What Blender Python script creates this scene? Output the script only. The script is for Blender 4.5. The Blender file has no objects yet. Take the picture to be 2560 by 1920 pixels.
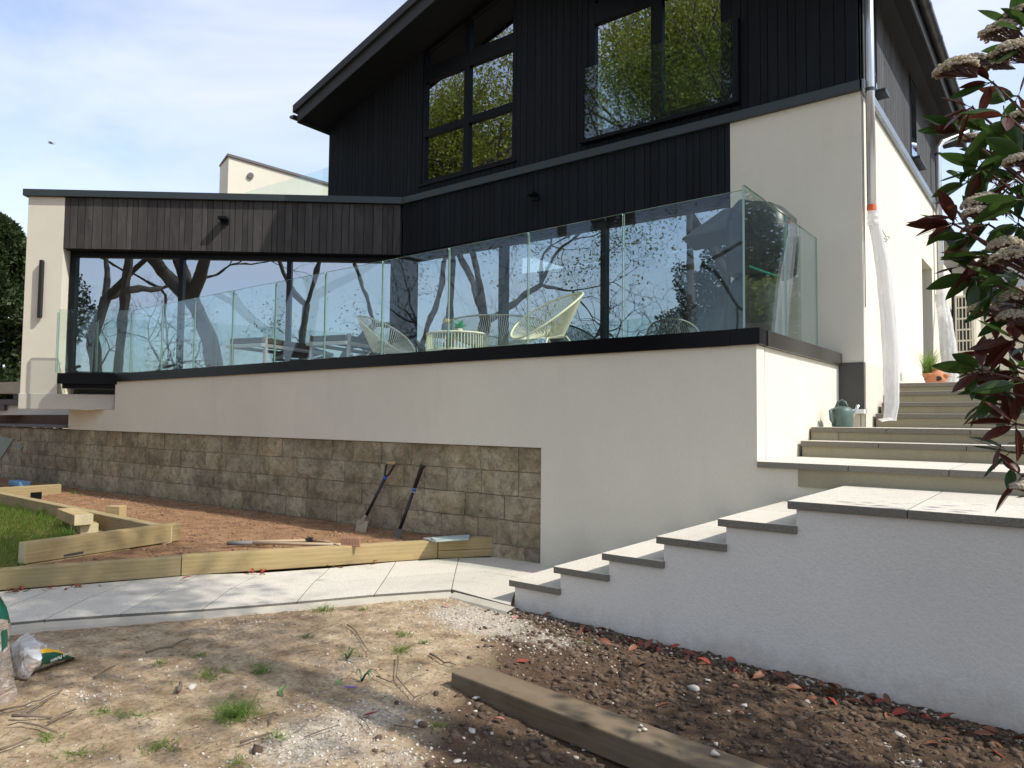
import bpy, bmesh, math, random
import numpy as np
from mathutils import Vector, Matrix, noise as mnoise

random.seed(7); np.random.seed(7)
SC = bpy.context.scene
COL = SC.collection
PI = math.pi
HC = 1.4                                    # eye height of the camera above the local ground datum

# ---------------------------------------------------------------- camera
# house axes: +X runs along the gable front (to the right), +Y runs away from the viewer along the side wall
FPX, PITCH, ROLL, AZ = 1802.56, 0.0500712, 0.0103337, 0.6580015
_cp, _sp, _cr, _sr = math.cos(PITCH), math.sin(PITCH), math.cos(ROLL), math.sin(ROLL)
_fw = np.array([0, _cp, _sp]); _up0 = np.array([0, -_sp, _cp]); _rt0 = np.array([1., 0, 0])
_rt = _cr*_rt0 + _sr*_up0; _up = -_sr*_rt0 + _cr*_up0
_M = np.array([[math.cos(AZ), -math.sin(AZ), 0], [math.sin(AZ), math.cos(AZ), 0], [0, 0, 1.]])
RT, UP, FW = _M@_rt, _M@_up, _M@_fw
CAM = np.array([0, 0, HC])
cd = bpy.data.cameras.new('camera'); cam = bpy.data.objects.new('camera', cd); COL.objects.link(cam)
cd.sensor_width = 36; cd.lens = FPX/2560*36; cd.clip_start = 0.05; cd.clip_end = 2000
cam.matrix_world = Matrix(((RT[0], UP[0], -FW[0], 0), (RT[1], UP[1], -FW[1], 0), (RT[2], UP[2], -FW[2], HC), (0, 0, 0, 1)))
SC.camera = cam

# ---------------------------------------------------------------- sky, sun, exposure
SUNV = Vector((0.90, 0.20, 1.0)).normalized()
w = bpy.data.worlds.new('World'); SC.world = w; w.use_nodes = True
nt = w.node_tree; nt.nodes.clear()
out = nt.nodes.new('ShaderNodeOutputWorld'); bg = nt.nodes.new('ShaderNodeBackground')
sky = nt.nodes.new('ShaderNodeTexSky'); sky.sky_type = 'NISHITA'; sky.sun_disc = False
sky.sun_elevation = math.asin(SUNV.z); sky.sun_rotation = math.atan2(SUNV.x, SUNV.y)
sky.altitude = 50; sky.air_density = 1.0; sky.dust_density = 1.2; sky.ozone_density = 1.5
tc = nt.nodes.new('ShaderNodeTexCoord'); mp = nt.nodes.new('ShaderNodeMapping')
mp.inputs['Scale'].default_value = (1.0, 1.0, 2.6); mp.inputs['Rotation'].default_value = (0.3, 0.2, 0.9)
nz = nt.nodes.new('ShaderNodeTexNoise'); nz.inputs['Scale'].default_value = 2.2; nz.inputs['Detail'].default_value = 7
nz.inputs['Roughness'].default_value = 0.55; nz.inputs['Distortion'].default_value = 0.6
cr = nt.nodes.new('ShaderNodeValToRGB'); cr.color_ramp.elements[0].position = 0.36; cr.color_ramp.elements[1].position = 0.74
cr.color_ramp.elements[0].color = (0.25, 0.25, 0.25, 1); cr.color_ramp.elements[1].color = (0.88, 0.88, 0.88, 1)
mx = nt.nodes.new('ShaderNodeMixRGB'); mx.inputs[2].default_value = (3.95, 4.05, 4.5, 1)
nt.links.new(tc.outputs['Generated'], mp.inputs[0]); nt.links.new(mp.outputs[0], nz.inputs[0]); nt.links.new(nz.outputs[0], cr.inputs[0])
nt.links.new(cr.outputs[0], mx.inputs[0]); nt.links.new(sky.outputs[0], mx.inputs[1])
nt.links.new(mx.outputs[0], bg.inputs[0]); bg.inputs[1].default_value = 0.12; nt.links.new(bg.outputs[0], out.inputs[0])
sl = bpy.data.lights.new('sun', 'SUN'); sl.energy = 2.2; sl.angle = math.radians(0.53); sl.color = (1.0, 0.95, 0.87)
so = bpy.data.objects.new('sun', sl); COL.objects.link(so); so.location = (12, 3, 14)
so.rotation_euler = (-SUNV).to_track_quat('-Z', 'Y').to_euler()
SC.view_settings.view_transform = 'Standard'; SC.view_settings.look = 'None'
SC.view_settings.exposure = 1.14; SC.view_settings.gamma = 1.0; SC.view_settings.use_curve_mapping = False
SC.render.engine = 'CYCLES'
cy = SC.cycles; cy.use_denoising = True; cy.max_bounces = 10; cy.diffuse_bounces = 4; cy.glossy_bounces = 4
cy.transmission_bounces = 6; cy.transparent_max_bounces = 14; cy.caustics_reflective = False; cy.caustics_refractive = False
cy.sample_clamp_indirect = 6.0

# ---------------------------------------------------------------- pixel -> place (2560x1920 photograph pixels)
def ray(px, py):
    return FW + (px-1280)/FPX*RT - (py-960)/FPX*UP
def onv(px, py, v): r = ray(px, py); return CAM + r*(v/r[1])
def onu(px, py, u): r = ray(px, py); return CAM + r*(u/r[0])
def onz(px, py, z): r = ray(px, py); return CAM + r*((z-HC)/r[2])
def onpl(px, py, p0, n):
    r = ray(px, py); return CAM + r*(((np.array(p0)-CAM)@n)/(r@n))

# ---------------------------------------------------------------- frames
VH, UH, UB, VW = 8.02, -1.65, -1.892, 5.516
def FId(a, b, c): return (a, b, c)
J = np.array([-8.47, VH, 0.]); WA = math.radians(40)
DW = np.array([math.cos(WA), math.sin(WA), 0]); NW = np.array([-DW[1], DW[0], 0])
def FWing(s, n, z): p = J + DW*s + NW*n; return (p[0], p[1], z)
OB = np.array([UB, VW, 0.]); _c = np.array([-11.64, 5.078, 0.])
DB = (_c-OB)/np.linalg.norm(_c-OB); NB = np.array([DB[1], -DB[0], 0])
if NB[1] < 0: NB = -NB
LB = float(np.linalg.norm(_c-OB))
def FBal(s, n, z): p = OB + DB*s + NB*n; return (p[0], p[1], z)
def onw(px, py, off=0.): return onpl(px, py, J+NW*off, NW)
def onb(px, py, off=0.): return onpl(px, py, OB+NB*off, NB)
def sw(p): return float((np.array(p)-J)@DW)
def sb(p): return float((np.array(p)-OB)@DB)

# ---------------------------------------------------------------- mesh building
class MB:
    def __init__(s): s.v = []; s.f = []; s.m = []
    def add(s, vs, fs, mi=0):
        o = len(s.v); s.v += [tuple(map(float, p)) for p in vs]; s.f += [tuple(o+i for i in f) for f in fs]; s.m += [mi]*len(fs)
        return s
    def box(s, a0, a1, b0, b1, c0, c1, F=FId, mi=0, top=None):
        vs = [F(a, b, c) for c in (c0, c1) for b in (b0, b1) for a in (a0, a1)]
        fs = [(0, 2, 3, 1), (4, 5, 7, 6), (0, 1, 5, 4), (2, 6, 7, 3), (0, 4, 6, 2), (1, 3, 7, 5)]
        s.add(vs, fs, mi)
        if top is not None: s.m[-5] = top
        return s
    def prism(s, pts, off, mi=0, top=None):          # pts: planar polygon (3D), off: extrusion vector
        n = len(pts); q = [tuple(np.array(p, float)+np.array(off, float)) for p in pts]
        s.add(list(pts)+q, [tuple(range(n)), tuple(range(2*n-1, n-1, -1))]+[(i, (i+1) % n, n+(i+1) % n, n+i) for i in range(n)], mi)
        if top is not None: s.m[-(n+2)] = top
        return s
    def tube(s, path, r, k=8, mi=0, cap=True):
        P = [Vector(p) for p in path]; n = len(P)
        R = r if hasattr(r, '__len__') else [r]*n
        vs = []; t0 = (P[1]-P[0]).normalized()
        a = t0.orthogonal().normalized()
        for i in range(n):
            t = ((P[min(i+1, n-1)]-P[max(i-1, 0)])).normalized()
            a = (a - t*a.dot(t))
            a = a.normalized() if a.length > 1e-6 else t.orthogonal().normalized()
            b = t.cross(a)
            for j in range(k):
                an = 2*PI*j/k; vs.append(P[i]+(a*math.cos(an)+b*math.sin(an))*R[i])
        fs = [(i*k+j, i*k+(j+1) % k, (i+1)*k+(j+1) % k, (i+1)*k+j) for i in range(n-1) for j in range(k)]
        if cap: fs += [tuple(range(k-1, -1, -1)), tuple((n-1)*k+j for j in range(k))]
        return s.add(vs, fs, mi)
    def lathe(s, prof, c=(0, 0, 0), k=24, mi=0, ax=None):
        vs = []; fs = []
        for (r, z) in prof:
            for j in range(k):
                an = 2*PI*j/k; vs.append((c[0]+r*math.cos(an), c[1]+r*math.sin(an), c[2]+z))
        for i in range(len(prof)-1):
            for j in range(k): fs.append((i*k+j, i*k+(j+1) % k, (i+1)*k+(j+1) % k, (i+1)*k+j))
        fs += [tuple(range(k-1, -1, -1)), tuple((len(prof)-1)*k+j for j in range(k))]
        return s.add(vs, fs, mi)
    def mesh(s, name, mats, smooth=False):
        me = bpy.data.meshes.new(name); me.from_pydata(s.v, [], s.f)
        for m in (mats if isinstance(mats, (list, tuple)) else [mats]): me.materials.append(m)
        me.polygons.foreach_set('material_index', s.m)
        bm = bmesh.new(); bm.from_mesh(me); bmesh.ops.recalc_face_normals(bm, faces=bm.faces); bm.to_mesh(me); bm.free()
        if smooth: me.polygons.foreach_set('use_smooth', [True]*len(me.polygons))
        me.update(); return me
    def build(s, name, mats, parent=None, smooth=False, bevel=0, local=False, **kw):
        o = bpy.data.objects.new(name, s.mesh(name, mats, smooth)); COL.objects.link(o)
        if parent is not None: attach(o, parent, local)
        if bevel:
            b = o.modifiers.new('bevel', 'BEVEL'); b.width = bevel; b.segments = 2; b.limit_method = 'ANGLE'
            b.harden_normals = False
        tag(o, **kw); return o
WL = {}
def wmat(o):
    m = Matrix.LocRotScale(o.location, o.rotation_euler, o.scale)
    if o.parent is not None: m = wmat(o.parent) @ o.matrix_parent_inverse @ m
    return m
def attach(o, parent, local=False):
    o.parent = parent
    if not local: o.matrix_parent_inverse = wmat(parent).inverted()
def tag(o, label=None, cat=None, group=None, kind=None):
    if label: o['label'] = label
    if cat: o['category'] = cat
    if group: o['group'] = group
    if kind: o['kind'] = kind
    return o
def empty(name, loc, label, cat, group=None, rot=(0, 0, 0)):
    o = bpy.data.objects.new(name, None); COL.objects.link(o); o.location = [float(a) for a in loc]; o.rotation_euler = rot
    o.empty_display_size = 0.2; return tag(o, label, cat, group)
def npmesh(name, V, F, mats, smooth=False, attrs=None, mi=None, parent=None, **kw):
    V = np.asarray(V, dtype=np.float32); F = np.asarray(F, dtype=np.int32)
    me = bpy.data.meshes.new(name); me.vertices.add(len(V)); me.vertices.foreach_set('co', V.ravel())
    k = F.shape[1]; me.loops.add(F.size); me.loops.foreach_set('vertex_index', F.ravel())
    me.polygons.add(len(F)); me.polygons.foreach_set('loop_start', np.arange(0, F.size, k, dtype=np.int32))
    me.polygons.foreach_set('loop_total', np.full(len(F), k, dtype=np.int32))
    for m in (mats if isinstance(mats, (list, tuple)) else [mats]): me.materials.append(m)
    if mi is not None: me.polygons.foreach_set('material_index', np.asarray(mi, dtype=np.int32))
    me.update(calc_edges=True)
    if smooth: me.polygons.foreach_set('use_smooth', np.ones(len(F), dtype=bool))
    for an, av in (attrs or {}).items():
        a = me.attributes.new(an, 'FLOAT', 'POINT'); a.data.foreach_set('value', np.asarray(av, dtype=np.float32))
    me.validate()
    o = bpy.data.objects.new(name, me); COL.objects.link(o)
    if parent is not None: attach(o, parent)
    return tag(o, **kw)

# ---------------------------------------------------------------- materials
MATS = {}
def newmat(name):
    m = bpy.data.materials.new(name); m.use_nodes = True; MATS[name] = m
    nt = m.node_tree; return m, nt, nt.nodes['Principled BSDF']
def N(nt, t, **k):
    n = nt.nodes.new(t)
    for a, b in k.items(): setattr(n, a, b)
    return n
def coord(nt, kind='Object', scale=(1, 1, 1), rnd=False):
    t = N(nt, 'ShaderNodeTexCoord'); m = N(nt, 'ShaderNodeMapping'); m.inputs['Scale'].default_value = scale
    nt.links.new(t.outputs[kind], m.inputs[0])
    if rnd:
        oi = N(nt, 'ShaderNodeObjectInfo'); cb = N(nt, 'ShaderNodeCombineXYZ'); mu = N(nt, 'ShaderNodeMath', operation='MULTIPLY'); mu.inputs[1].default_value = 37.0
        nt.links.new(oi.outputs['Random'], mu.inputs[0])
        for i in range(3): nt.links.new(mu.outputs[0], cb.inputs[i])
        nt.links.new(cb.outputs[0], m.inputs['Location'])
    return m.outputs[0]
def noise(nt, vec, sc, det=5, rough=0.55, dist=0.0):
    n = N(nt, 'ShaderNodeTexNoise'); n.inputs['Scale'].default_value = sc; n.inputs['Detail'].default_value = det
    n.inputs['Roughness'].default_value = rough; n.inputs['Distortion'].default_value = dist
    nt.links.new(vec, n.inputs['Vector']); return n.outputs['Fac']
def ramp(nt, fac, stops):
    r = N(nt, 'ShaderNodeValToRGB'); e = r.color_ramp.elements
    while len(e) < len(stops): e.new(0.5)
    for i, (p, c) in enumerate(stops):
        e[i].position = p; e[i].color = (*c, 1) if hasattr(c, '__len__') else (c, c, c, 1)
    nt.links.new(fac, r.inputs[0]); return r.outputs[0]
def mix(nt, fac, a, b, mode='MIX'):
    m = N(nt, 'ShaderNodeMixRGB', blend_type=mode)
    for i, x in ((0, fac), (1, a), (2, b)):
        if hasattr(x, 'is_linked') or isinstance(x, bpy.types.NodeSocket): nt.links.new(x, m.inputs[i])
        elif i == 0: m.inputs[0].default_value = x
        else: m.inputs[i].default_value = (*x, 1) if len(x) == 3 else x
    return m.outputs[0]
def bump(nt, h, strength=0.3, dist=0.01, prev=None):
    b = N(nt, 'ShaderNodeBump'); b.inputs['Strength'].default_value = strength; b.inputs['Distance'].default_value = dist
    nt.links.new(h, b.inputs['Height'])
    if prev is not None: nt.links.new(prev, b.inputs['Normal'])
    return b.outputs[0]
def plain(name, col, rough=0.5, metal=0.0, var=0.12, sc=6, bmp=0.0, bsc=60, spec=None):
    m, nt, p = newmat(name); v = coord(nt)
    c = mix(nt, noise(nt, v, sc), [x*(1-var) for x in col], [min(1, x*(1+var)) for x in col])
    nt.links.new(c, p.inputs['Base Color']); p.inputs['Roughness'].default_value = rough; p.inputs['Metallic'].default_value = metal
    if spec is not None: p.inputs['Specular IOR Level'].default_value = spec
    if bmp: nt.links.new(bump(nt, noise(nt, v, bsc, 3), bmp, 0.004), p.inputs['Normal'])
    return m
def render_mat(name, col, grain, strength, stain=(0.52, 0.47, 0.38), samt=0.3):
    m, nt, p = newmat(name); v = coord(nt)
    big = noise(nt, v, 0.7, 6, 0.6)
    c = mix(nt, ramp(nt, big, [(0.3, 0.0), (0.75, 1.0)]), [x*0.87 for x in col], col)
    st = noise(nt, coord(nt, scale=(1.6, 1.6, 0.25)), 1.8, 6, 0.65)
    c = mix(nt, ramp(nt, st, [(0.56, 0.0), (0.8, samt)]), c, stain)
    sp = noise(nt, v, 14, 4, 0.75)
    c = mix(nt, ramp(nt, sp, [(0.68, 0.0), (0.76, 0.35)]), c, [x*0.72 for x in col])
    n1 = noise(nt, v, grain, 4, 0.7)
    c = mix(nt, ramp(nt, n1, [(0.3, 0.22), (0.6, 0.0)]), c, [x*0.6 for x in col])
    if name == 'white_render':
        tg = N(nt, 'ShaderNodeTexCoord'); sx = N(nt, 'ShaderNodeSeparateXYZ'); nt.links.new(tg.outputs['Object'], sx.inputs[0]); ad = N(nt, 'ShaderNodeMath', operation='MULTIPLY_ADD'); ad.inputs[1].default_value = -0.55
        nt.links.new(noise(nt, v, 5, 6, 0.75), ad.inputs[0]); nt.links.new(sx.outputs['Z'], ad.inputs[2])
        c = mix(nt, ramp(nt, ad.outputs[0], [(-0.0, 0.55), (0.04, 0.0)]) if False else ramp(nt, ad.outputs[0], [(0.0, 0.0), (1.0, 0.0)]), c, stain)
        mr = N(nt, 'ShaderNodeMapRange'); mr.inputs[1].default_value = -0.42; mr.inputs[2].default_value = -0.12; mr.inputs[3].default_value = 0.65; mr.inputs[4].default_value = 0.0; nt.links.new(ad.outputs[0], mr.inputs[0])
        c = mix(nt, mr.outputs[0], c, (0.36, 0.28, 0.2))
    nt.links.new(c, p.inputs['Base Color']); p.inputs['Roughness'].default_value = 0.92
    b = bump(nt, n1, strength, 0.006)
    nt.links.new(bump(nt, noise(nt, v, 3, 3), 0.12, 0.03, b), p.inputs['Normal'])
    return m
m_cream = render_mat('cream_render', (0.73, 0.69, 0.575), 95, 0.55)
m_white = render_mat('white_render', (0.82, 0.785, 0.715), 62, 0.75, samt=0.1)
m_plinth = plain('plinth_paint', (0.075, 0.073, 0.07), 0.9, var=0.2, bmp=0.3)
m_plinth_light = render_mat('base_course', (0.60, 0.57, 0.49), 60, 0.3, (0.4, 0.37, 0.28), 0.5)
def cladding(name, lo, hi, rough=0.75):
    m, nt, p = newmat(name); v = coord(nt, scale=(1, 1, 0.045), rnd=True)
    g = noise(nt, v, 55, 6, 0.65); g2 = noise(nt, coord(nt, scale=(1, 1, 0.22), rnd=True), 7, 4, 0.6, 0.8)
    oi = N(nt, 'ShaderNodeObjectInfo')
    c = mix(nt, g, lo, hi); c = mix(nt, ramp(nt, g2, [(0.45, 0.0), (0.8, 0.5)]), c, [x*1.7 for x in hi])
    t = ramp(nt, oi.outputs['Random'], [(0, 0.8), (1, 1.22)])
    c = mix(nt, 1.0, c, t, 'MULTIPLY')
    k = noise(nt, coord(nt, rnd=True), 9, 2); c = mix(nt, ramp(nt, k, [(0.70, 0.0), (0.74, 0.7)]), c, [x*0.4 for x in lo])
    nt.links.new(c, p.inputs['Base Color']); p.inputs['Roughness'].default_value = rough; p.inputs['Specular IOR Level'].default_value = 0.25
    nt.links.new(bump(nt, g, 0.35, 0.003), p.inputs['Normal']); return m
m_clad = cladding('black_stained_boards', (0.0030, 0.0045, 0.0065), (0.0068, 0.0088, 0.0115), 0.8)
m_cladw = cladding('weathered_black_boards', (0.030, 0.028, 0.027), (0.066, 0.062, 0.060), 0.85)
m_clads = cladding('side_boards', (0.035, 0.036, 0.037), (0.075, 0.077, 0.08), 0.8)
m_band = plain('anthracite_flashing', (0.034, 0.044, 0.048), 0.42, 0.0, 0.1, 2, spec=0.4)
m_frame = plain('window_frame_black', (0.005, 0.006, 0.008), 0.4, spec=0.15)
m_coping = plain('gloss_black_coping', (0.004, 0.004, 0.005), 0.22, 0.0, 0.1, spec=0.12)
m_cope2 = plain('dark_bronze_coping', (0.045, 0.042, 0.038), 0.22, 0.3, 0.1)
m_roof = plain('roof_dark', (0.022, 0.024, 0.027), 0.6, var=0.25, bmp=0.2, bsc=30)
m_soffit = plain('soffit_dark', (0.007, 0.008, 0.011), 0.7)
m_gutter = plain('gutter_anthracite', (0.06, 0.062, 0.066), 0.3, 0.5)
m_zinc = plain('galvanised_pipe', (0.55, 0.57, 0.59), 0.3, 0.75, 0.1, 12)
m_orange = plain('orange_tape', (0.75, 0.13, 0.04), 0.5)
m_interior = plain('interior_plaster', (0.30, 0.31, 0.33), 0.9)
m_intfloor = plain('interior_floor', (0.10, 0.11, 0.12), 0.5)
m_curtain = plain('grey_curtain', (0.24, 0.245, 0.26), 0.9, bmp=0.2)
m_deck = plain('terrace_paver', (0.36, 0.35, 0.32), 0.8, bmp=0.2)
m_graycoat = plain('grey_stone_coping', (0.13, 0.12, 0.12), 0.8, bmp=0.3)
m_rubber = plain('rubber_black', (0.012, 0.012, 0.012), 0.45)
m_blue = plain('blue_plastic', (0.02, 0.10, 0.55), 0.4)

def glass(name, tint, ior, wav=0.0, wsc=1.5, base=0.0, dirt=0.0):
    m, nt, p = newmat(name); nt.nodes.remove(p); o = nt.nodes['Material Output']
    fr = N(nt, 'ShaderNodeFresnel'); gm = N(nt, 'ShaderNodeNewGeometry'); im = N(nt, 'ShaderNodeMath', operation='MULTIPLY_ADD')
    im.inputs[1].default_value = 1/ior-ior; im.inputs[2].default_value = ior; nt.links.new(gm.outputs['Backfacing'], im.inputs[0]); nt.links.new(im.outputs[0], fr.inputs[0])
    gl = N(nt, 'ShaderNodeBsdfGlossy'); gl.inputs['Roughness'].default_value = 0.0; gl.inputs['Color'].default_value = (0.80, 0.90, 1, 1)
    tr = N(nt, 'ShaderNodeBsdfTransparent'); tr.inputs[0].default_value = (*tint, 1)
    if wav:
        v = coord(nt, rnd=True); b = bump(nt, noise(nt, v, wsc, 2, 0.4), wav, 0.05)
        nt.links.new(b, gl.inputs['Normal'])
    ms = N(nt, 'ShaderNodeMixShader')
    ad = N(nt, 'ShaderNodeMath', operation='MULTIPLY_ADD'); ad.inputs[1].default_value = 1-base; ad.inputs[2].default_value = base; ad.use_clamp = True
    nt.links.new(fr.outputs[0], ad.inputs[0]); nt.links.new(ad.outputs[0], ms.inputs[0])
    nt.links.new(tr.outputs[0], ms.inputs[1]); nt.links.new(gl.outputs[0], ms.inputs[2])
    last = ms.outputs[0]
    if dirt:
        df = N(nt, 'ShaderNodeBsdfDiffuse'); df.inputs[0].default_value = (0.6, 0.68, 0.66, 1)
        m2 = N(nt, 'ShaderNodeMixShader'); f = noise(nt, coord(nt, scale=(1, 1, 1), rnd=True), 5, 6, 0.7)
        nt.links.new(ramp(nt, f, [(0.35, dirt*0.35), (0.75, dirt)]), m2.inputs[0]); nt.links.new(last, m2.inputs[1]); nt.links.new(df.outputs[0], m2.inputs[2]); last = m2.outputs[0]
    nt.links.new(last, o.inputs[0]); return m
m_wglass = glass('window_glass', (0.50, 0.58, 0.60), 1.9, 0.035, 1.5, 0.40, 0.003)
m_bglass = glass('balustrade_glass', (0.90, 0.95, 0.93), 1.45, 0.0, 1, 0.0, 0.012)
m_gedge = plain('glass_edge_green', (0.30, 0.44, 0.38), 0.15)
m_jglass = glass('juliet_glass', (0.90, 0.95, 0.93), 1.45, 0.03, 1.8, 0.03, 0.006)

def stone_mat():
    m, nt, p = newmat('sandstone_block'); v = coord(nt); oi = N(nt, 'ShaderNodeObjectInfo')
    a = noise(nt, v, 2.2, 7, 0.65); b = noise(nt, v, 7, 7, 0.7, 0.7); c3 = noise(nt, v, 34, 5, 0.75)
    c = ramp(nt, a, [(0.28, (0.21, 0.165, 0.10)), (0.45, (0.35, 0.29, 0.185)), (0.6, (0.47, 0.405, 0.285)), (0.78, (0.40, 0.36, 0.255))])
    c = mix(nt, ramp(nt, b, [(0.44, 0.0), (0.66, 0.7)]), c, (0.095, 0.082, 0.052))
    c = mix(nt, ramp(nt, noise(nt, v, 4.2, 6, 0.7, 1.0), [(0.56, 0.0), (0.72, 0.55)]), c, (0.48, 0.45, 0.37))
    c = mix(nt, ramp(nt, noise(nt, v, 1.3, 5, 0.6), [(0.56, 0.0), (0.72, 0.5)]), c, (0.23, 0.125, 0.07))
    c = mix(nt, ramp(nt, noise(nt, v, 3.0, 6, 0.7), [(0.60, 0.0), (0.74, 0.7)]), c, (0.12, 0.115, 0.04))
    stv = coord(nt, scale=(3.2, 3.2, 0.35)); c = mix(nt, ramp(nt, noise(nt, stv, 2.2, 5, 0.6), [(0.64, 0.0), (0.76, 0.45)]), c, (0.46, 0.44, 0.38))
    c = mix(nt, ramp(nt, noise(nt, v, .9, 7, .7, .8), [(.48, 0.0), (.68, .42)]), c, (.12, .095, .062)); c = mix(nt, ramp(nt, noise(nt, v, 11, 6, .75), [(.58, 0.0), (.70, .45)]), c, (.08, .07, .048))
    t = ramp(nt, oi.outputs['Random'], [(0, (0.84, 0.81, 0.78)), (0.5, (1, 1, 1)), (1, (1.18, 1.14, 1.08))]); c = mix(nt, 1.0, c, t, 'MULTIPLY')
    c = mix(nt, ramp(nt, c3, [(0.35, 0.35), (0.6, 0.0)]), c, (0.05, 0.045, 0.035))
    nt.links.new(c, p.inputs['Base Color']); p.inputs['Roughness'].default_value = 0.95
    bb = bump(nt, b, 0.8, 0.02); nt.links.new(bump(nt, c3, 0.6, 0.008, bb), p.inputs['Normal']); return m
m_stone = stone_mat()
m_mortar = plain('mortar', (0.19, 0.165, 0.115), 0.95, var=0.35, bmp=0.5)
def paving(name, col, rnd=True):
    m, nt, p = newmat(name); v = coord(nt)
    s1 = noise(nt, v, 120, 3, 0.8); s2 = noise(nt, v, 1.6, 6, 0.65); s3 = noise(nt, v, 9, 6, 0.7)
    c = mix(nt, ramp(nt, s1, [(0.40, 0.0), (0.62, 1.0)]), [x*0.74 for x in col], [min(1, x*1.12) for x in col])
    c = mix(nt, ramp(nt, s2, [(0.5, 0.0), (0.75, 0.35)]), c, [x*0.72 for x in col])
    c = mix(nt, ramp(nt, s3, [(0.60, 0.0), (0.74, 0.5)]), c, (0.24, 0.19, 0.13))
    c = mix(nt, ramp(nt, noise(nt, v, 3.2, 7, .72), [(.55, 0.0), (.78, .35)]), c, (.30, .25, .18))
    oi = N(nt, 'ShaderNodeObjectInfo'); c = mix(nt, 1.0, c, ramp(nt, oi.outputs['Random'], [(0, 0.92), (1, 1.06)]), 'MULTIPLY')
    nt.links.new(c, p.inputs['Base Color']); p.inputs['Roughness'].default_value = 0.9
    nt.links.new(bump(nt, s1, 0.35, 0.003), p.inputs['Normal']); return m
m_pave = paving('granite_paving', (0.60, 0.56, 0.475))
m_pavedge = paving('paving_edge', (0.20, 0.185, 0.15))
m_riser = render_mat('concrete_riser', (0.36, 0.325, 0.225), 40, 0.2, (0.16, 0.14, 0.08), 0.7)
def timber(name, cols, ring=1.0, knots=True):
    m, nt, p = newmat(name); v = coord(nt, scale=(0.07, 1, 1), rnd=True)
    wv = N(nt, 'ShaderNodeTexWave', wave_type='BANDS', bands_direction='Z'); wv.inputs['Scale'].default_value = 9; wv.inputs['Distortion'].default_value = 7
    wv.inputs['Detail'].default_value = 3; wv.inputs['Detail Scale'].default_value = 1.2; nt.links.new(v, wv.inputs[0])
    g = noise(nt, v, 70, 5, 0.7)
    c = mix(nt, ramp(nt, wv.outputs[1], [(0.2, 0.3), (0.8, 0.7)]), cols[0], cols[1]); c = mix(nt, ramp(nt, g, [(0.35, 0.35), (0.65, 0.0)]), c, cols[2])
    c = mix(nt, ramp(nt, noise(nt, coord(nt, scale=(0.3, 1, 1), rnd=True), 2.6, 4), [(0.45, 0.0), (0.75, 0.6)]), c, cols[3])
    if knots:
        vo = N(nt, 'ShaderNodeTexVoronoi'); vo.inputs['Scale'].default_value = 2.3; nt.links.new(coord(nt, scale=(1, 1.6, 1.6), rnd=True), vo.inputs['Vector'])
        c = mix(nt, ramp(nt, vo.outputs['Distance'], [(0.035, 1.0), (0.07, 0.5), (0.16, 0.0)]), c, cols[2])
        c = mix(nt, ramp(nt, noise(nt, coord(nt, rnd=True), 3.5, 6, .7), [(.5, 0.0), (.75, .45)]), c, [x*.55 for x in cols[0]])
    nt.links.new(c, p.inputs['Base Color']); p.inputs['Roughness'].default_value = 0.8; p.inputs['Specular IOR Level'].default_value = 0.25
    nt.links.new(bump(nt, g, 0.35, 0.004), p.inputs['Normal']); return m
m_timber = timber('treated_softwood', ((0.39, 0.29, 0.14), (0.50, 0.385, 0.20), (0.22, 0.14, 0.055), (0.33, 0.27, 0.12)))
m_timberg = timber('treated_softwood_greenish', ((0.30, 0.235, 0.12), (0.39, 0.31, 0.165), (0.15, 0.105, 0.045), (0.24, 0.21, 0.095)))
m_timend = timber('end_grain', ((0.52, 0.45, 0.27), (0.60, 0.53, 0.34), (0.40, 0.32, 0.17), (0.48, 0.42, 0.25)), knots=False)
m_oldtim = timber('weathered_timber', ((0.13, 0.095, 0.055), (0.18, 0.135, 0.085), (0.065, 0.045, 0.027), (0.24, 0.195, 0.135)))
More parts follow.
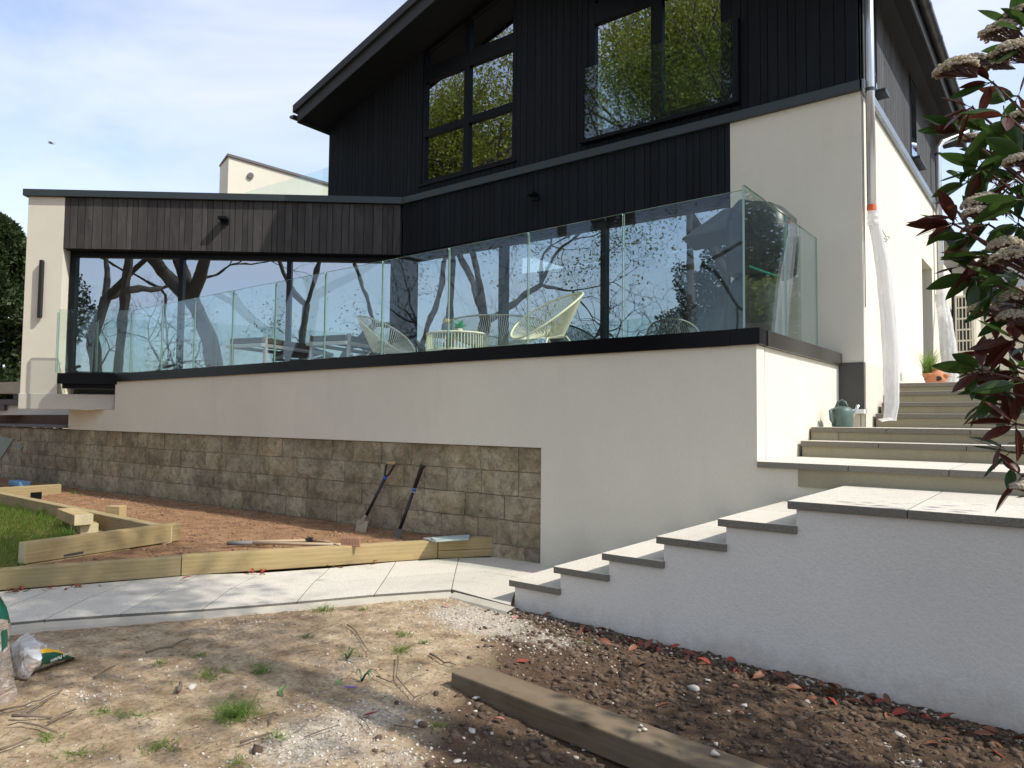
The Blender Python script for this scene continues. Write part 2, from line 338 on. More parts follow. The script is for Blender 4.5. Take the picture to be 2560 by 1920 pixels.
def ground_mat(name, bed=False):
    m, nt, p = newmat(name); v = coord(nt)
    a = noise(nt, v, 1.1, 8, 0.65); b = noise(nt, v, 6, 8, 0.7); c3 = noise(nt, v, 45, 6, 0.75); c4 = noise(nt, v, 160, 3, 0.8)
    if bed:
        c = ramp(nt, b, [(0.3, (0.16, 0.085, 0.045)), (0.55, (0.32, 0.185, 0.10)), (0.8, (0.42, 0.27, 0.16))])
    else:
        tan = ramp(nt, b, [(0.28, (0.15, 0.10, 0.06)), (0.42, (0.32, 0.23, 0.14)), (0.58, (0.48, 0.37, 0.24)), (0.78, (0.60, 0.49, 0.35))])
        at = N(nt, 'ShaderNodeAttribute', attribute_name='soil'); ac = N(nt, 'ShaderNodeAttribute', attribute_name='chalk')
        soil = ramp(nt, b, [(0.3, (0.055, 0.034, 0.021)), (0.6, (0.12, 0.078, 0.05)), (0.85, (0.20, 0.14, 0.095))])
        fs = N(nt, 'ShaderNodeMath', operation='MULTIPLY_ADD'); fs.inputs[1].default_value = 1.1; nt.links.new(at.outputs['Fac'], fs.inputs[0])
        sb_ = N(nt, 'ShaderNodeMath', operation='SUBTRACT'); nt.links.new(b, sb_.inputs[0]); sb_.inputs[1].default_value = 0.5; nt.links.new(sb_.outputs[0], fs.inputs[2])
        c = mix(nt, ramp(nt, fs.outputs[0], [(0.35, 0.0), (0.62, 1.0)]), tan, soil)
        fc = N(nt, 'ShaderNodeMath', operation='MULTIPLY_ADD'); fc.inputs[1].default_value = 1.0; nt.links.new(ac.outputs['Fac'], fc.inputs[0])
        sc_ = N(nt, 'ShaderNodeMath', operation='SUBTRACT'); nt.links.new(noise(nt, v, 14, 7, 0.75), sc_.inputs[0]); sc_.inputs[1].default_value = 0.5; nt.links.new(sc_.outputs[0], fc.inputs[2])
        c = mix(nt, ramp(nt, fc.outputs[0], [(0.38, 0.0), (0.72, 0.75)]), c, ramp(nt, c3, [(0.3, (0.36, 0.31, 0.24)), (0.7, (0.60, 0.55, 0.46))]))
        c = mix(nt, ramp(nt, noise(nt, v, 2.4, 6, 0.7), [(0.58, 0.0), (0.72, 0.2)]), c, (0.16, 0.14, 0.05))
    c = mix(nt, ramp(nt, c3, [(0.33, 0.6), (0.52, 0.0)]), c, (0.06, 0.042, 0.028))
    c = mix(nt, ramp(nt, c4, [(0.60, 0.0), (0.72, 0.5)]), c, (0.52, 0.46, 0.36) if not bed else (0.36, 0.26, 0.17))
    nt.links.new(c, p.inputs['Base Color']); p.inputs['Roughness'].default_value = 0.97; p.inputs['Specular IOR Level'].default_value = 0.15
    bb = bump(nt, b, 0.5, 0.03); bb = bump(nt, c3, 0.8, 0.012, bb); nt.links.new(bump(nt, c4, 0.5, 0.004, bb), p.inputs['Normal']); return m
m_ground = ground_mat('dry_ground'); m_bed = ground_mat('bed_soil_material', True)
def leafm(name, c1, c2, rough=0.45, trans=0.0, hue_attr=False):
    m, nt, p = newmat(name); v = coord(nt); oi = N(nt, 'ShaderNodeObjectInfo')
    g = N(nt, 'ShaderNodeNewGeometry')
    t = mix(nt, g.outputs['Random Per Island'], c1, c2)
    t = mix(nt, noise(nt, v, 30, 3), t, [x*0.7 for x in c1])
    nt.links.new(t, p.inputs['Base Color']); p.inputs['Roughness'].default_value = rough
    if trans:
        o = nt.nodes['Material Output']; tl = N(nt, 'ShaderNodeBsdfTranslucent'); nt.links.new(t, tl.inputs[0])
        ms = N(nt, 'ShaderNodeMixShader'); ms.inputs[0].default_value = trans
        nt.links.new(p.outputs[0], ms.inputs[1]); nt.links.new(tl.outputs[0], ms.inputs[2]); nt.links.new(ms.outputs[0], o.inputs[0])
    return m
m_grass = leafm('grass_blades', (0.13, 0.24, 0.03), (0.30, 0.40, 0.075), 0.6, 0.4)
m_leafg = leafm('photinia_green', (0.035, 0.085, 0.016), (0.085, 0.15, 0.03), 0.3, 0.4)
m_leafr = leafm('photinia_red', (0.085, 0.020, 0.014), (0.17, 0.055, 0.03), 0.32, 0.4)
m_flower = leafm('photinia_blossom', (0.84, 0.75, 0.58), (0.92, 0.87, 0.74), 0.8, 0.55)
m_stem = plain('stem_brown', (0.085, 0.035, 0.025), 0.6)
m_dead = leafm('fallen_red_leaf', (0.30, 0.035, 0.025), (0.42, 0.085, 0.04), 0.5)
m_dead2 = leafm('fallen_brown_leaf', (0.17, 0.06, 0.025), (0.28, 0.11, 0.05), 0.6)
m_bark = plain('bark', (0.085, 0.07, 0.05), 0.9, var=0.4, bmp=0.6, bsc=20)
m_folA = leafm('foliage_olive', (0.09, 0.12, 0.015), (0.20, 0.23, 0.03), 0.6, 0.4)
m_folB = leafm('foliage_dark', (0.018, 0.035, 0.010), (0.045, 0.07, 0.018), 0.6, 0.3)
m_folC = leafm('foliage_spring', (0.22, 0.25, 0.025), (0.38, 0.38, 0.05), 0.6, 0.4)
m_pebw = plain('white_chip', (0.52, 0.48, 0.41), 0.9, var=0.2, bmp=0.3)
def clodmat(name, lo, hi):
    m, nt, p = newmat(name); g = N(nt, 'ShaderNodeNewGeometry'); v = coord(nt)
    c = mix(nt, g.outputs['Random Per Island'], lo, hi); c = mix(nt, ramp(nt, noise(nt, v, 60, 4, .7), [(.4, .5), (.65, 0.0)]), c, [x*.5 for x in lo])
    nt.links.new(c, p.inputs['Base Color']); p.inputs['Roughness'].default_value = .97; nt.links.new(bump(nt, noise(nt, v, 110, 4, .75), .7, .005), p.inputs['Normal']); return m
m_clod = clodmat('soil_clod', (0.075, 0.048, 0.03), (0.19, 0.13, 0.088)); m_clodt = clodmat('tan_clod', (0.28, 0.20, 0.13), (0.52, 0.43, 0.30)); m_clodb = clodmat('bed_clod', (0.22, 0.12, 0.065), (0.40, 0.25, 0.15))
m_twig = plain('twig_grey', (0.15, 0.115, 0.08), 0.85, var=0.3)

# ================================================================ SETTING: ground
def gbase(x, y):
    b = 0.047 - 0.031*(x+3.2)
    b = np.where(x < -3.6, 0.059 + 0.0*(x), b)
    return np.clip(b, -0.09, 0.06)
def fbm(x, y, s, octv=4, seed=0):
    rng = np.random.RandomState(seed); o = np.zeros_like(x); a = 1.0
    for k in range(octv):
        th = rng.rand(6)*2*PI; ph = rng.rand(6)*2*PI; t = np.zeros_like(x)
        for i in range(6): t += np.sin((x*np.cos(th[i])+y*np.sin(th[i]))*s*(0.7+0.12*i)+ph[i]+1.7*np.sin((x*np.sin(th[i])-y*np.cos(th[i]))*s*0.6+ph[5-i]))
        o += a*t/6; a *= 0.5; s *= 2.1
    return o
def axis(lo, hi, st, far):
    c = list(np.arange(lo, hi, st)); a = []; d = st; x = hi
    while x < far: a.append(x); d *= 1.35; x += d
    b = []; d = st; x = lo-st
    while x > -far: b.append(x); d *= 1.35; x -= d
    return np.array(b[::-1]+c+a)
gx, gy = axis(-7.6, 0.5, 0.0165, 400), axis(0.9, 4.9, 0.0165, 400)
GX, GY = np.meshgrid(gx, gy); Z = gbase(GX, GY)
fine = (GX > -8) & (GX < 1.2) & (GY > 0.5) & (GY < 5.6)
rel = 0.018*fbm(GX, GY, 1.3, 5, 3)
soilm = np.clip(1.25 - ((GX+0.6)*-0.62 + (GY-1.6)*0.18 + 0.25*fbm(GX, GY, 1.5, 3, 9)), 0, 1)
_q = [onz(*p, 0.02)[:2] for p in ((1280, 1535), (1150, 1640), (1120, 1720), (1130, 1920), (2560, 1900))]
# dark soil lies between the wall foot and the old timber and below it on the right
def sd_line(ax, ay, bx, by): return ((bx-ax)*(GY-ay)-(by-ay)*(GX-ax))/math.hypot(bx-ax, by-ay)
pA, pB = onz(1330, 1545, 0.02), onz(1010, 1915, 0.0)
side = sd_line(pA[0], pA[1], pB[0], pB[1])
soilm = 1/(1+np.exp(-(side*5.0 + 0.9*fbm(GX, GY, 2.2, 4, 5))))
def blob(px, py, r, z=0.02):
    c = onz(px, py, z); return np.exp(-(((GX-c[0])**2+(GY-c[1])**2)/(r*r)))
chalk = np.clip(0.85*blob(1230, 1570, 0.32)+0.7*blob(1150, 1545, 0.3)+0.55*blob(1400, 1610, 0.28)+0.8*blob(760, 1880, 0.30, 0)+0.55*blob(950, 1800, 0.22, 0)
        + 0.6*blob(880, 1665, 0.10)+0.5*blob(240, 1760, 0.16)+0.5*blob(1010, 1900, 0.15)+0.55*blob(2300, 1880, 0.12)+0.3*blob(620, 1570, 0.2), 0, 1)
rel += soilm*0.013*fbm(GX, GY, 9, 4, 12)
rel += (0.004+0.004*soilm)*fbm(GX, GY, 24, 3, 21)
rel += np.random.RandomState(6).normal(0, 1, GX.shape)*(0.0012+0.002*soilm)
Z = Z + np.where(fine, rel, rel*0.3)
# flat under the path, lower under the built parts
Z = np.where((GX < -3.0) & (GY > 5.2), 0.0, Z); Z = np.where((GY > 5.3) | (GX < -7.6), -0.03, Z)
Z = np.where((GX > -3.2) & (GY > 4.3) & (GY < 30), -0.15, Z)
GZ = Z
nx, ny = len(gx), len(gy)
idx = np.arange(nx*ny).reshape(ny, nx)
F4 = np.stack([idx[:-1, :-1], idx[:-1, 1:], idx[1:, 1:], idx[1:, :-1]], -1).reshape(-1, 4)
ground = npmesh('ground', np.stack([GX, GY, Z], -1).reshape(-1, 3), F4, m_ground, True, {'soil': soilm.ravel(), 'chalk': chalk.ravel()}, kind='structure')
def gz(x, y):
    i = min(max(np.searchsorted(gx, x)-1, 0), nx-2); j = min(max(np.searchsorted(gy, y)-1, 0), ny-2)
    tx = (x-gx[i])/(gx[i+1]-gx[i]); ty = (y-gy[j])/(gy[j+1]-gy[j])
    return float(GZ[j, i]*(1-tx)*(1-ty)+GZ[j, i+1]*tx*(1-ty)+GZ[j+1, i]*(1-tx)*ty+GZ[j+1, i+1]*tx*ty)
def ong(px, py):
    p = onz(px, py, 0.02)
    for _ in range(4): p = onz(px, py, gz(p[0], p[1]))
    return p

# planting bed and lawn base behind the timber edging
ZP = 0.09
front = [onz(-420, 1511, ZP), onz(0, 1477, ZP), onz(451, 1440, ZP), onz(1095, 1396.5, ZP), onz(1251, 1390, ZP)]
bx, by = np.arange(-19, -3.6, 0.04), np.arange(-0.5, 5.7, 0.04)
BX, BY = np.meshgrid(bx, by)
BZ = 0.215 + 0.016*fbm(BX, BY, 1.7, 5, 31) + 0.006*fbm(BX, BY, 18, 3, 8)
diag = [onz(61, 1411, 0.25), onz(452, 1351, 0.24), onz(-600, 1235, 0.24)]
BZ -= 0.03*np.clip((BX*0 + 1), 0, 1)*(np.abs(BX+9.5) < 0.0)
jx = np.arange(len(bx)*len(by)).reshape(len(by), len(bx))
cx, cy_ = (BX[:-1, :-1]+BX[1:, 1:])/2, (BY[:-1, :-1]+BY[1:, 1:])/2
keep = np.ones_like(cx, bool)
fp = np.array([[p[0], p[1]] for p in front])
xl = np.interp(cy_, fp[:, 1], fp[:, 0])      # x of the edging at that y
keep &= cx < xl-0.03
wl = OB[1]+(cx-OB[0])*DB[1]/DB[0]; keep &= cy_ < wl+0.15
BF = np.stack([jx[:-1, :-1], jx[:-1, 1:], jx[1:, 1:], jx[1:, :-1]], -1)[keep]
npmesh('bed_soil', np.stack([BX, BY, BZ], -1).reshape(-1, 3), BF, m_bed, True, kind='structure')
def bz(x, y): return 0.215

# ---------------------------------------------------------------- path slabs
path = empty('paved_path', front[2], 'pale speckled stone path curving from the left edge to the foot of the steps', 'path')
def slab(parent, pts, z, th=0.045, name='paving_slab', inset=0.002, mats=None, bev=0.004):
    c = np.mean([p[:2] for p in pts], 0); q = []
    for p in pts:
        d = np.array(p[:2])-c; L = np.linalg.norm(d); d = d*(1-inset*1.3/L); q.append((c[0]+d[0], c[1]+d[1], z))
    return MB().prism(q, (0, 0, -th), 0).buildp(name, parent, mats, bev) if False else _slab(q, th, name, parent, mats or (m_pave, m_pavedge), bev)
def _slab(q, th, name, parent, mats, bev):
    b = MB(); n = len(q); lo = [(p[0], p[1], p[2]-th) for p in q]
    b.add(list(q)+lo, [tuple(range(n))], 0); o = 0
    b.f += [tuple(range(2*n-1, n-1, -1))]+[(i, (i+1) % n, n+(i+1) % n, n+i) for i in range(n)]; b.m += [1]*(n+1)
    return b.build(name, list(mats), parent, bevel=bev)
def P(px, py, z=ZP): return onz(px, py, z)
# joints as pixel pairs (far edge, middle, near edge)
jt = [((-330, 1512), (-470, 1570), (-620, 1640)), ((-60, 1484), (-190, 1528), (-330, 1590)), ((150, 1466), (40, 1508), (-90, 1566)),
      ((339, 1450), (221, 1494), (110, 1549)), ((500, 1436), (404, 1480), (300, 1535)), ((655, 1432), (578, 1471), (506, 1523)),
      ((824, 1420), (782, 1458), (742, 1504)), ((990, 1404), (965, 1443), (936, 1486)), ((1147, 1394), (1138, 1430), (1129, 1473))]
for (a, b) in zip(jt[:-1], jt[1:]):
    slab(path, [P(*a[0]), P(*b[0]), P(*b[1]), P(*a[1])], ZP)
    slab(path, [P(*a[1]), P(*b[1]), P(*b[2]), P(*a[2])], ZP)
slab(path, [P(1147, 1394), P(1345, 1392), P(1352, 1403), P(1208, 1428), P(1138, 1430)], ZP)
slab(path, [P(1138, 1430), P(1208, 1428), P(1300, 1444), P(1276, 1513), P(1129, 1473)], ZP)
slab(path, [P(1208, 1428), P(1352, 1403), P(1460, 1410), P(1300, 1444)], ZP)
# mortar haunch along the near edge of the path
hb = MB(); hp = [P(-330, 1600), P(110, 1556), P(506, 1530), P(742, 1511), P(936, 1493), P(1129, 1480), P(1280, 1518)]
for a, b in zip(hp[:-1], hp[1:]):
    d = np.array([b[1]-a[1], -(b[0]-a[0]), 0]); d /= np.linalg.norm(d)
    if d[1] > 0: d = -d
    A, B = np.array(a)-d*0.03, np.array(b)-d*0.03
    hb.add([(*A[:2], 0.085), (*B[:2], 0.085), (*(B+d*0.075)[:2], 0.066), (*(A+d*0.075)[:2], 0.066), (*(B+d*0.11)[:2], 0.0), (*(A+d*0.11)[:2], 0.0)], [(0, 1, 2, 3), (3, 2, 4, 5)])
hb.build('mortar_haunch', m_pavedge if False else plain('mortar_pale', (0.42, 0.385, 0.31), 0.95, var=0.2, bmp=0.5), path)

# ================================================================ HOUSE
def zr(z): return z+HC
house = empty('house', (-6, 9, 0.0), 'black timber clad gabled house with cream rendered base and flat roofed wing', 'house')
Z_BAND0, Z_BAND1 = 4.865, 4.97
Z_CL0 = 4.05
def roofz(u):
    return min(6.58+0.31*(u+10.41), 6.36+0.31*(-1.65-u))
W1 = (-8.06, -6.20); W2 = (-4.98, -3.05); Z_W = 5.115; Z_W2T = 6.95
# carcass behind the boards
wb = MB()
def carc(u0, u1, z0, z1=None, v0=8.045, v1=8.30):
    if z1 is None:
        us = [u0]+([-6.387] if u0 < -6.387 < u1 else [])+[u1]
        pts = [(u0, v0, z0), (u1, v0, z0)]+[(u, v0, roofz(u)-0.005) for u in us[::-1]]
        wb.prism(pts, (0, v1-v0, 0))
    else: wb.box(u0, u1, v0, v1, z0, z1)
carc(-10.405, W1[0], 4.6); carc(W1[1], W2[0], Z_CL0+0.01); carc(W2[1], UH-0.02, 4.9); carc(W1[0], W1[1], Z_CL0+0.01, Z_W); carc(W2[0], W2[1], Z_CL0+0.01, Z_W)
carc(-8.45, W1[0], Z_CL0+0.01, 4.6); carc(W2[0], W2[1], 7.1); carc(W2[1], -3.045, Z_CL0+0.01, 4.9)
wb.build('gable_wall', m_soffit, house)
MB().box(-3.04, UH, VH, 8.30, 1.95, Z_BAND0).box(-3.04, UH, VH, 8.30, 0.9, 1.948).build('rendered_wall', m_cream, house)
# cladding boards
rb = random.Random(3)
def boards(u0, u1, zf0, zf1, mat, F=FId, n0=VH, th=0.022, seed=1, holes=(), lo=0.082, hi=0.142):
    r = random.Random(seed); u = u0
    while u < u1-0.03:
        wd = r.choice((lo, (lo+hi)/2, hi)); e = min(u+wd, u1); t = th+r.uniform(-0.003, 0.003)
        segs = [(zf0(u, e), None)]
        cuts = [(max(u, h[0]), min(e, h[1]), h) for h in holes if h[0] < e-0.004 and h[1] > u+0.004]
        def piece(a, b, z0, z1f):
            za, zb = (z1f(a), z1f(b)) if callable(z1f) else (z1f, z1f)
            if min(za, zb)-z0 < 0.01 or b-a < 0.006: return
            bm_ = MB(); g_ = 0.0045 if mat is not m_clad else 0.0035; pts = [F(a+g_, n0, z0), F(b-g_, n0, z0), F(b-g_, n0, zb), F(a+g_, n0, za)]
            off = np.array(F(a, n0+t, z0))-np.array(F(a, n0, z0)); bm_.prism(pts, off).build('cladding_board', mat, house)
        if not cuts: piece(u, e, zf0(u, e), zf1)
        else:
            a, b, h = cuts[0]
            if a > u+0.006: piece(u, a, zf0(u, e), zf1)
            if b < e-0.006: piece(b, e, zf0(u, e), zf1)
            piece(a, b, zf0(u, e), h[2])
            if h[3] is not None: piece(a, b, h[3], zf1)
        u = e
rz = lambda u: roofz(u)-0.01
boards(-10.405, UH-0.004, lambda a, b: 4.60 if b < -8.40 else Z_BAND1+0.003, rz, m_clad, seed=5,
       holes=((W1[0], W1[1], Z_W, None), (W2[0], W2[1], Z_W, 7.1)))
boards(-8.46, -3.045, lambda a, b: Z_CL0, lambda u: Z_BAND0-0.003, m_clad, seed=8)
# flashing band on the gable
MB().box(-8.50, UH+0.03, VH-0.05, VH-0.002, Z_BAND0, Z_BAND1).build('flashing_band', m_band, house, bevel=0.004)
# side wall
VS1 = 13.75
def onside(px, py): return onu(px, py, UH)
sd = onside(2307, 800)[1]; sd2 = onside(2332, 800)[1]
dz0, dz1 = 1.87, float(onside(2310, 650)[2])
sdb = MB().box(UH-0.28, UH, 8.302, sd, 0.6, Z_BAND0).box(UH-0.28, UH, sd2, VS1, 0.6, Z_BAND0).box(UH-0.28, UH, sd, sd2, dz1, Z_BAND0).box(UH-0.28, UH, sd, sd2, 0.6, dz0)
sdb.build('side_wall_render', m_cream, house)
MB().box(UH-0.26, UH-0.03, 8.302, VS1, Z_BAND0+0.001, 6.33).build('side_wall_core', m_soffit, house)
MB().box(UH+0.002, UH+0.05, VH-0.05, VS1+0.03, Z_BAND0+0.0, Z_BAND1).build('side_flashing', plain('side_flashing_metal', (0.22, 0.25, 0.28), 0.25, 0.6), house, bevel=0.004)
sv1a, sv1b = onside(2189, 100)[1], onside(2196, 100)[1]; sv2a, sv2b = onside(2281, 400)[1], onside(2296, 400)[1]
FS = lambda a, b, c: (UH-0.02+(VH-b), a, c)   # side frame: a along Y, b as depth
boards(VH+0.03, VS1, lambda a, b: Z_BAND1+0.003, lambda u: 6.325, m_clads, F=FS, n0=VH, seed=11,
       holes=((sv1a, sv1b, 5.18, None), (sv2a, sv2b, 5.12, None)))
for (a, b, z) in ((sv1a, sv1b, 5.18), (sv2a, sv2b, 5.12)):
    wd = MB().box(UH-0.045, UH-0.015, a+0.005, b-0.005, z, 6.32).build('side_window', m_frame, house)
    MB().box(UH-0.014, UH-0.010, a+0.05, b-0.05, z+0.05, 6.27).build('pane', m_wglass, wd)
    MB().box(UH-0.02, UH+0.10, a-0.03, b+0.03, z-0.045, z-0.005).build('sill', m_band, wd)
MB().box(UH-0.20, UH-0.14, sd+0.001, sd2-0.001, dz0+0.001, dz1-0.001).build('side_door', m_frame, house)
MB().box(UH-0.135, UH-0.13, sd+0.08, sd2-0.08, dz0+0.1, dz1-0.08).build('door_glass', m_wglass, house)
# dark plinth on the gable corner, base course on the side
MB().box(-2.2, UH-0.002, VH-0.012, VH-0.001, 1.5, 2.03).build('dark_plinth', m_plinth, house)
MB().box(UH+0.001, UH+0.012, VH+0.002, VS1, 0.95, 2.03).build('side_base_course', m_plinth_light, house, bevel=0.003)
for k in range(6):
    p = onside(2250, 940); MB().box(UH+0.013, UH+0.018, p[1]-0.05, p[1]+0.06, p[2]-0.06+k*0.02, p[2]-0.052+k*0.02).build('air_vent_slat', m_interior, house)
pv = onside(2250, 940)
# roof
VV, VR1 = 7.43, 14.7
EU0, EU1, RU = -10.47, -1.34, -6.387
def rline(off=0.0):
    return [(EU0, roofz(EU0)+off), (RU, roofz(RU)+off), (EU1, roofz(EU1)+off)]
lo, hi = rline(0.0), rline(0.24)
rf = MB(); rf.prism([(lo[0][0], VV, lo[0][1]), (lo[1][0], VV, lo[1][1]), (hi[1][0], VV, hi[1][1]), (hi[0][0], VV, hi[0][1])], (0, VR1-VV, 0))
rf.prism([(lo[1][0], VV, lo[1][1]), (lo[2][0], VV, lo[2][1]), (hi[2][0], VV, hi[2][1]), (hi[1][0], VV, hi[1][1])], (0, VR1-VV, 0))
rfo = rf.build('roof', m_soffit, house)
for sgn in (0, 1):
    A, B = (0, 1) if sgn == 0 else (1, 2)
    l2, h2 = rline(-0.035), rline(0.165); l3, h3 = rline(0.168), rline(0.30)
    e = 0.10
    def ext(p, k): return (p[0]-(e if (sgn == 0 and k == 0) else 0)+(e if (sgn == 1 and k == 1) else 0), p[1]-(e*0.31 if (sgn == 0 and k == 0) or (sgn == 1 and k == 1) else 0))
    MB().prism([(l2[A][0], VV-0.03, l2[A][1]), (l2[B][0], VV-0.03, l2[B][1]), (h2[B][0], VV-0.03, h2[B][1]), (h2[A][0], VV-0.03, h2[A][1])], (0, 0.028, 0)).build('barge_board', m_roof, house, bevel=0.004)
    a0, b0, b1, a1 = ext(l3[A], 0), ext(l3[B], 1), ext(h3[B], 1), ext(h3[A], 0)
    MB().prism([(a0[0], VV-0.075, a0[1]), (b0[0], VV-0.075, b0[1]), (b1[0], VV-0.075, b1[1]), (a1[0], VV-0.075, a1[1])], (0, VR1-VV+0.1, 0)).build('roof_covering', m_roof, house, bevel=0.006)
MB().box(EU0-0.02, EU0-0.001, VV-0.03, VR1, roofz(EU0)-0.05, roofz(EU0)+0.16).build('eaves_fascia', m_roof, house)
MB().box(EU1+0.001, EU1+0.02, VV-0.03, VR1, roofz(EU1)-0.04, roofz(EU1)+0.16).build('eaves_fascia', m_roof, house)
MB().box(UH-0.02, EU1-0.003, VH, VR1, 6.318, 6.332).build('soffit', m_soffit, house)
MB().prism([(UH, VR1-0.9, 6.0), (EU1+0.02, VR1-0.9, 6.25), (EU1+0.02, VR1-0.9, 6.44), (UH, VR1-0.9, 6.44)], (0, 0.9, 0)).build('eaves_box', m_roof, house) if False else None
def gutter(u, z, v0, v1, name='gutter'):
    g = MB(); r = 0.062; k = 12
    prof = [(u+r*math.cos(PI+PI*i/k), z+r*math.sin(PI+PI*i/k)) for i in range(k+1)]
    inn = [(u+(r-0.005)*math.cos(PI+PI*i/k), z+(r-0.005)*math.sin(PI+PI*i/k)) for i in range(k+1)][::-1]
    pts = [(a, v0, b) for a, b in prof+inn]; n = len(pts)
    g.add(pts+[(p[0], v1, p[2]) for p in pts], [(i, (i+1) % n, n+(i+1) % n, n+i) for i in range(n)])
    g.add([(a, v0, b) for a, b in prof], [tuple(range(k+1))]); g.add([(a, v1, b) for a, b in prof], [tuple(range(k+1))])
    o = g.build(name, m_gutter, house, smooth=False)
    v = v0+0.4
    while v < v1:
        b = MB(); pr = [(u+(r+0.006)*math.cos(PI+PI*i/k), z+(r+0.006)*math.sin(PI+PI*i/k)) for i in range(k+1)]
        for (w0, w1) in ((v, v+0.035), (v+0.05, v+0.085)):
            b.add([(a, w0, c) for a, c in pr]+[(a, w1, c) for a, c in pr], [(i, i+1, k+2+i, k+1+i) for i in range(k)])
        b.build('gutter_joint', m_gutter, o); v += 0.92
    return o
gutter(-1.252, 6.42, 7.36, 14.72); gutter(-10.60, 6.66, 7.36, 12)
# windows
def window(parent, F, n, u0, u1, z0, z1, cols, rows, name='window', fr=0.055, dep=0.09, zt=None, mat=m_wglass):
    """frame lattice with panes; cols/rows = lists of (start,end) bars inside"""
    f = MB(); T = (lambda u: z1) if zt is None else zt
    def bar(a0, a1, c0, c1): f.box(a0, a1, n, n+dep, c0, c1, F)
    xs = [u0+fr]+[x for c in cols for x in c]+[u1-fr]; zs = [z0+fr]+[x for c in rows for x in c]+[None]
    def pr(pts, d=dep, nn=n): return [F(p[0], nn, p[1]) for p in pts]
    offv = np.array(F(0, n+dep, 0))-np.array(F(0, n, 0))
    f.prism(pr([(u0, z0), (u0+fr, z0), (u0+fr, T(u0+fr)), (u0, T(u0))]), offv); f.prism(pr([(u1-fr, z0), (u1, z0), (u1, T(u1)), (u1-fr, T(u1-fr))]), offv)
    bar(u0+fr, u1-fr, z0, z0+fr)
    f.prism(pr([(u0+fr, T(u0+fr)-fr), (u1-fr, T(u1-fr)-fr), (u1-fr, T(u1-fr)), (u0+fr, T(u0+fr))]), offv)
    for c in cols: f.prism(pr([(c[0], z0+fr), (c[1], z0+fr), (c[1], T(c[1])-fr), (c[0], T(c[0])-fr)]), offv)
    for r in rows:
        for i in range(0, len(xs), 2): f.prism([F(a, n+0.002, b) for a, b in ((xs[i], r[0]), (xs[i+1], r[0]), (xs[i+1], r[1]), (xs[i], r[1]))], offv*0.95)
    fo = f.build(name, m_frame, parent, bevel=0.003)
    for i in range(0, len(xs), 2):
        for j in range(0, len(zs), 2):
            a, b = xs[i], xs[i+1]; c = zs[j]; d = zs[j+1]
            ta, tb = (T(a)-fr, T(b)-fr) if d is None else (d, d)
            if min(ta, tb) < c+0.02: continue
            nn = n+dep*0.5; pts = [F(a-0.004, nn, c-0.004), F(b+0.004, nn, c-0.004), F(b+0.004, nn, tb+0.004), F(a-0.004, nn, ta+0.004)]
            MB().add(pts, [(0, 1, 2, 3)]).build('pane', mat, fo)
    return fo
window(house, FId, VH+0.01, W1[0]+0.002, W1[1]-0.002, Z_W+0.002, None, [(-7.19, -7.085)], [(5.875, 5.985), (6.765, 7.01)], zt=lambda u: roofz(u)-0.02)
window(house, FId, VH+0.01, W2[0]+0.002, W2[1]-0.002, Z_W+0.002, 7.09, [(-4.06, -3.905)], [(6.675, 6.95)], fr=0.10)
MB().box(W1[0]-0.04, W1[1]+0.04, VH-0.035, VH-0.002, Z_W-0.035, Z_W-0.002).build('window_sill', m_frame, house)
# juliet balustrade in front of window 2
jg = MB().box(-4.975, -2.97, 7.935, 7.945, 5.10, 6.055).build('juliet_glass', m_jglass, house)
MB().box(-5.04, -4.978, 7.92, VH-0.001, 5.06, 6.05).box(-2.967, -2.905, 7.92, VH-0.001, 5.06, 6.05).box(-4.977, -2.968, 7.92, VH-0.001, 5.055, 5.098).build('juliet_channel', m_frame, house)
# terrace doors under the gable
TD = (-8.44, -3.045); ZF = 2.0
window(house, FId, VH+0.13, TD[0]+0.02, TD[1], ZF, Z_CL0-0.02, [(-6.57, -6.46), (-4.85, -4.78)], [], name='sliding_door', fr=0.075, dep=0.12)
MB().box(-8.47, -3.045, VH+0.03, VH+0.29, Z_CL0+0.0, Z_CL0+0.009).build('door_soffit', m_soffit, house)
# wing
s_c = sw(onw(163, 489)); s_end = sw(onw(72, 486)); ZWB = 1.72
wm = MB()
wm.box(s_end, s_c-0.001, 0.0, 0.45, 1.735, 4.865, FWing)
wm.box(s_end, -0.10, 0.45, 0.75, 4.06, 4.865, FWing)
wm.build('wing_pier', m_cream, house)
MB().box(s_c, -0.02, 0.03, 0.449, Z_CL0+0.005, 4.865, FWing).build('wing_lintel', m_soffit, house)
boards(s_c+0.004, -0.03, lambda a, b: Z_CL0, lambda u: 4.862, m_cladw, F=FWing, n0=0.0, seed=21, lo=0.085, hi=0.150)
MB().box(s_end-0.06, -0.012, -0.06, 0.60, 4.868, 4.975, FWing).build('wing_parapet_flashing', m_band, house, bevel=0.004)
s_b1 = sw(onw(286, 1025)); zb0, zb1 = zr(0.098), zr(0.336)
MB().box(s_end-0.012, s_b1, -0.015, 0.35, zb0, zb1, FWing).build('wing_base', m_plinth_light, house, bevel=0.004)
MB().box(s_end, s_b1-0.01, 0.0, 0.30, zb1+0.001, 1.73, FWing).build('wing_base_upper', m_cream, house)
MB().box(s_end+0.01, s_b1+3.2, 0.36, 5.0, 1.55, 1.72, FWing).build('wing_floor_slab', m_plinth_light, house)
s_g0 = sw(onw(172, 700, 0.2))
def wx(x): return sw(onw(x, 760, 0.24))
window(house, FWing, 0.18, s_c+0.02, -0.12, 2.02, Z_CL0-0.005, [(wx(448), wx(459)), (wx(717), wx(728))], [], name='sliding_door', fr=0.085, dep=0.12)
MB().box(s_c+0.002, -0.05, 0.02, 0.30, Z_CL0+0.0005, Z_CL0+0.0045, FWing).build('wing_soffit', m_soffit, house)
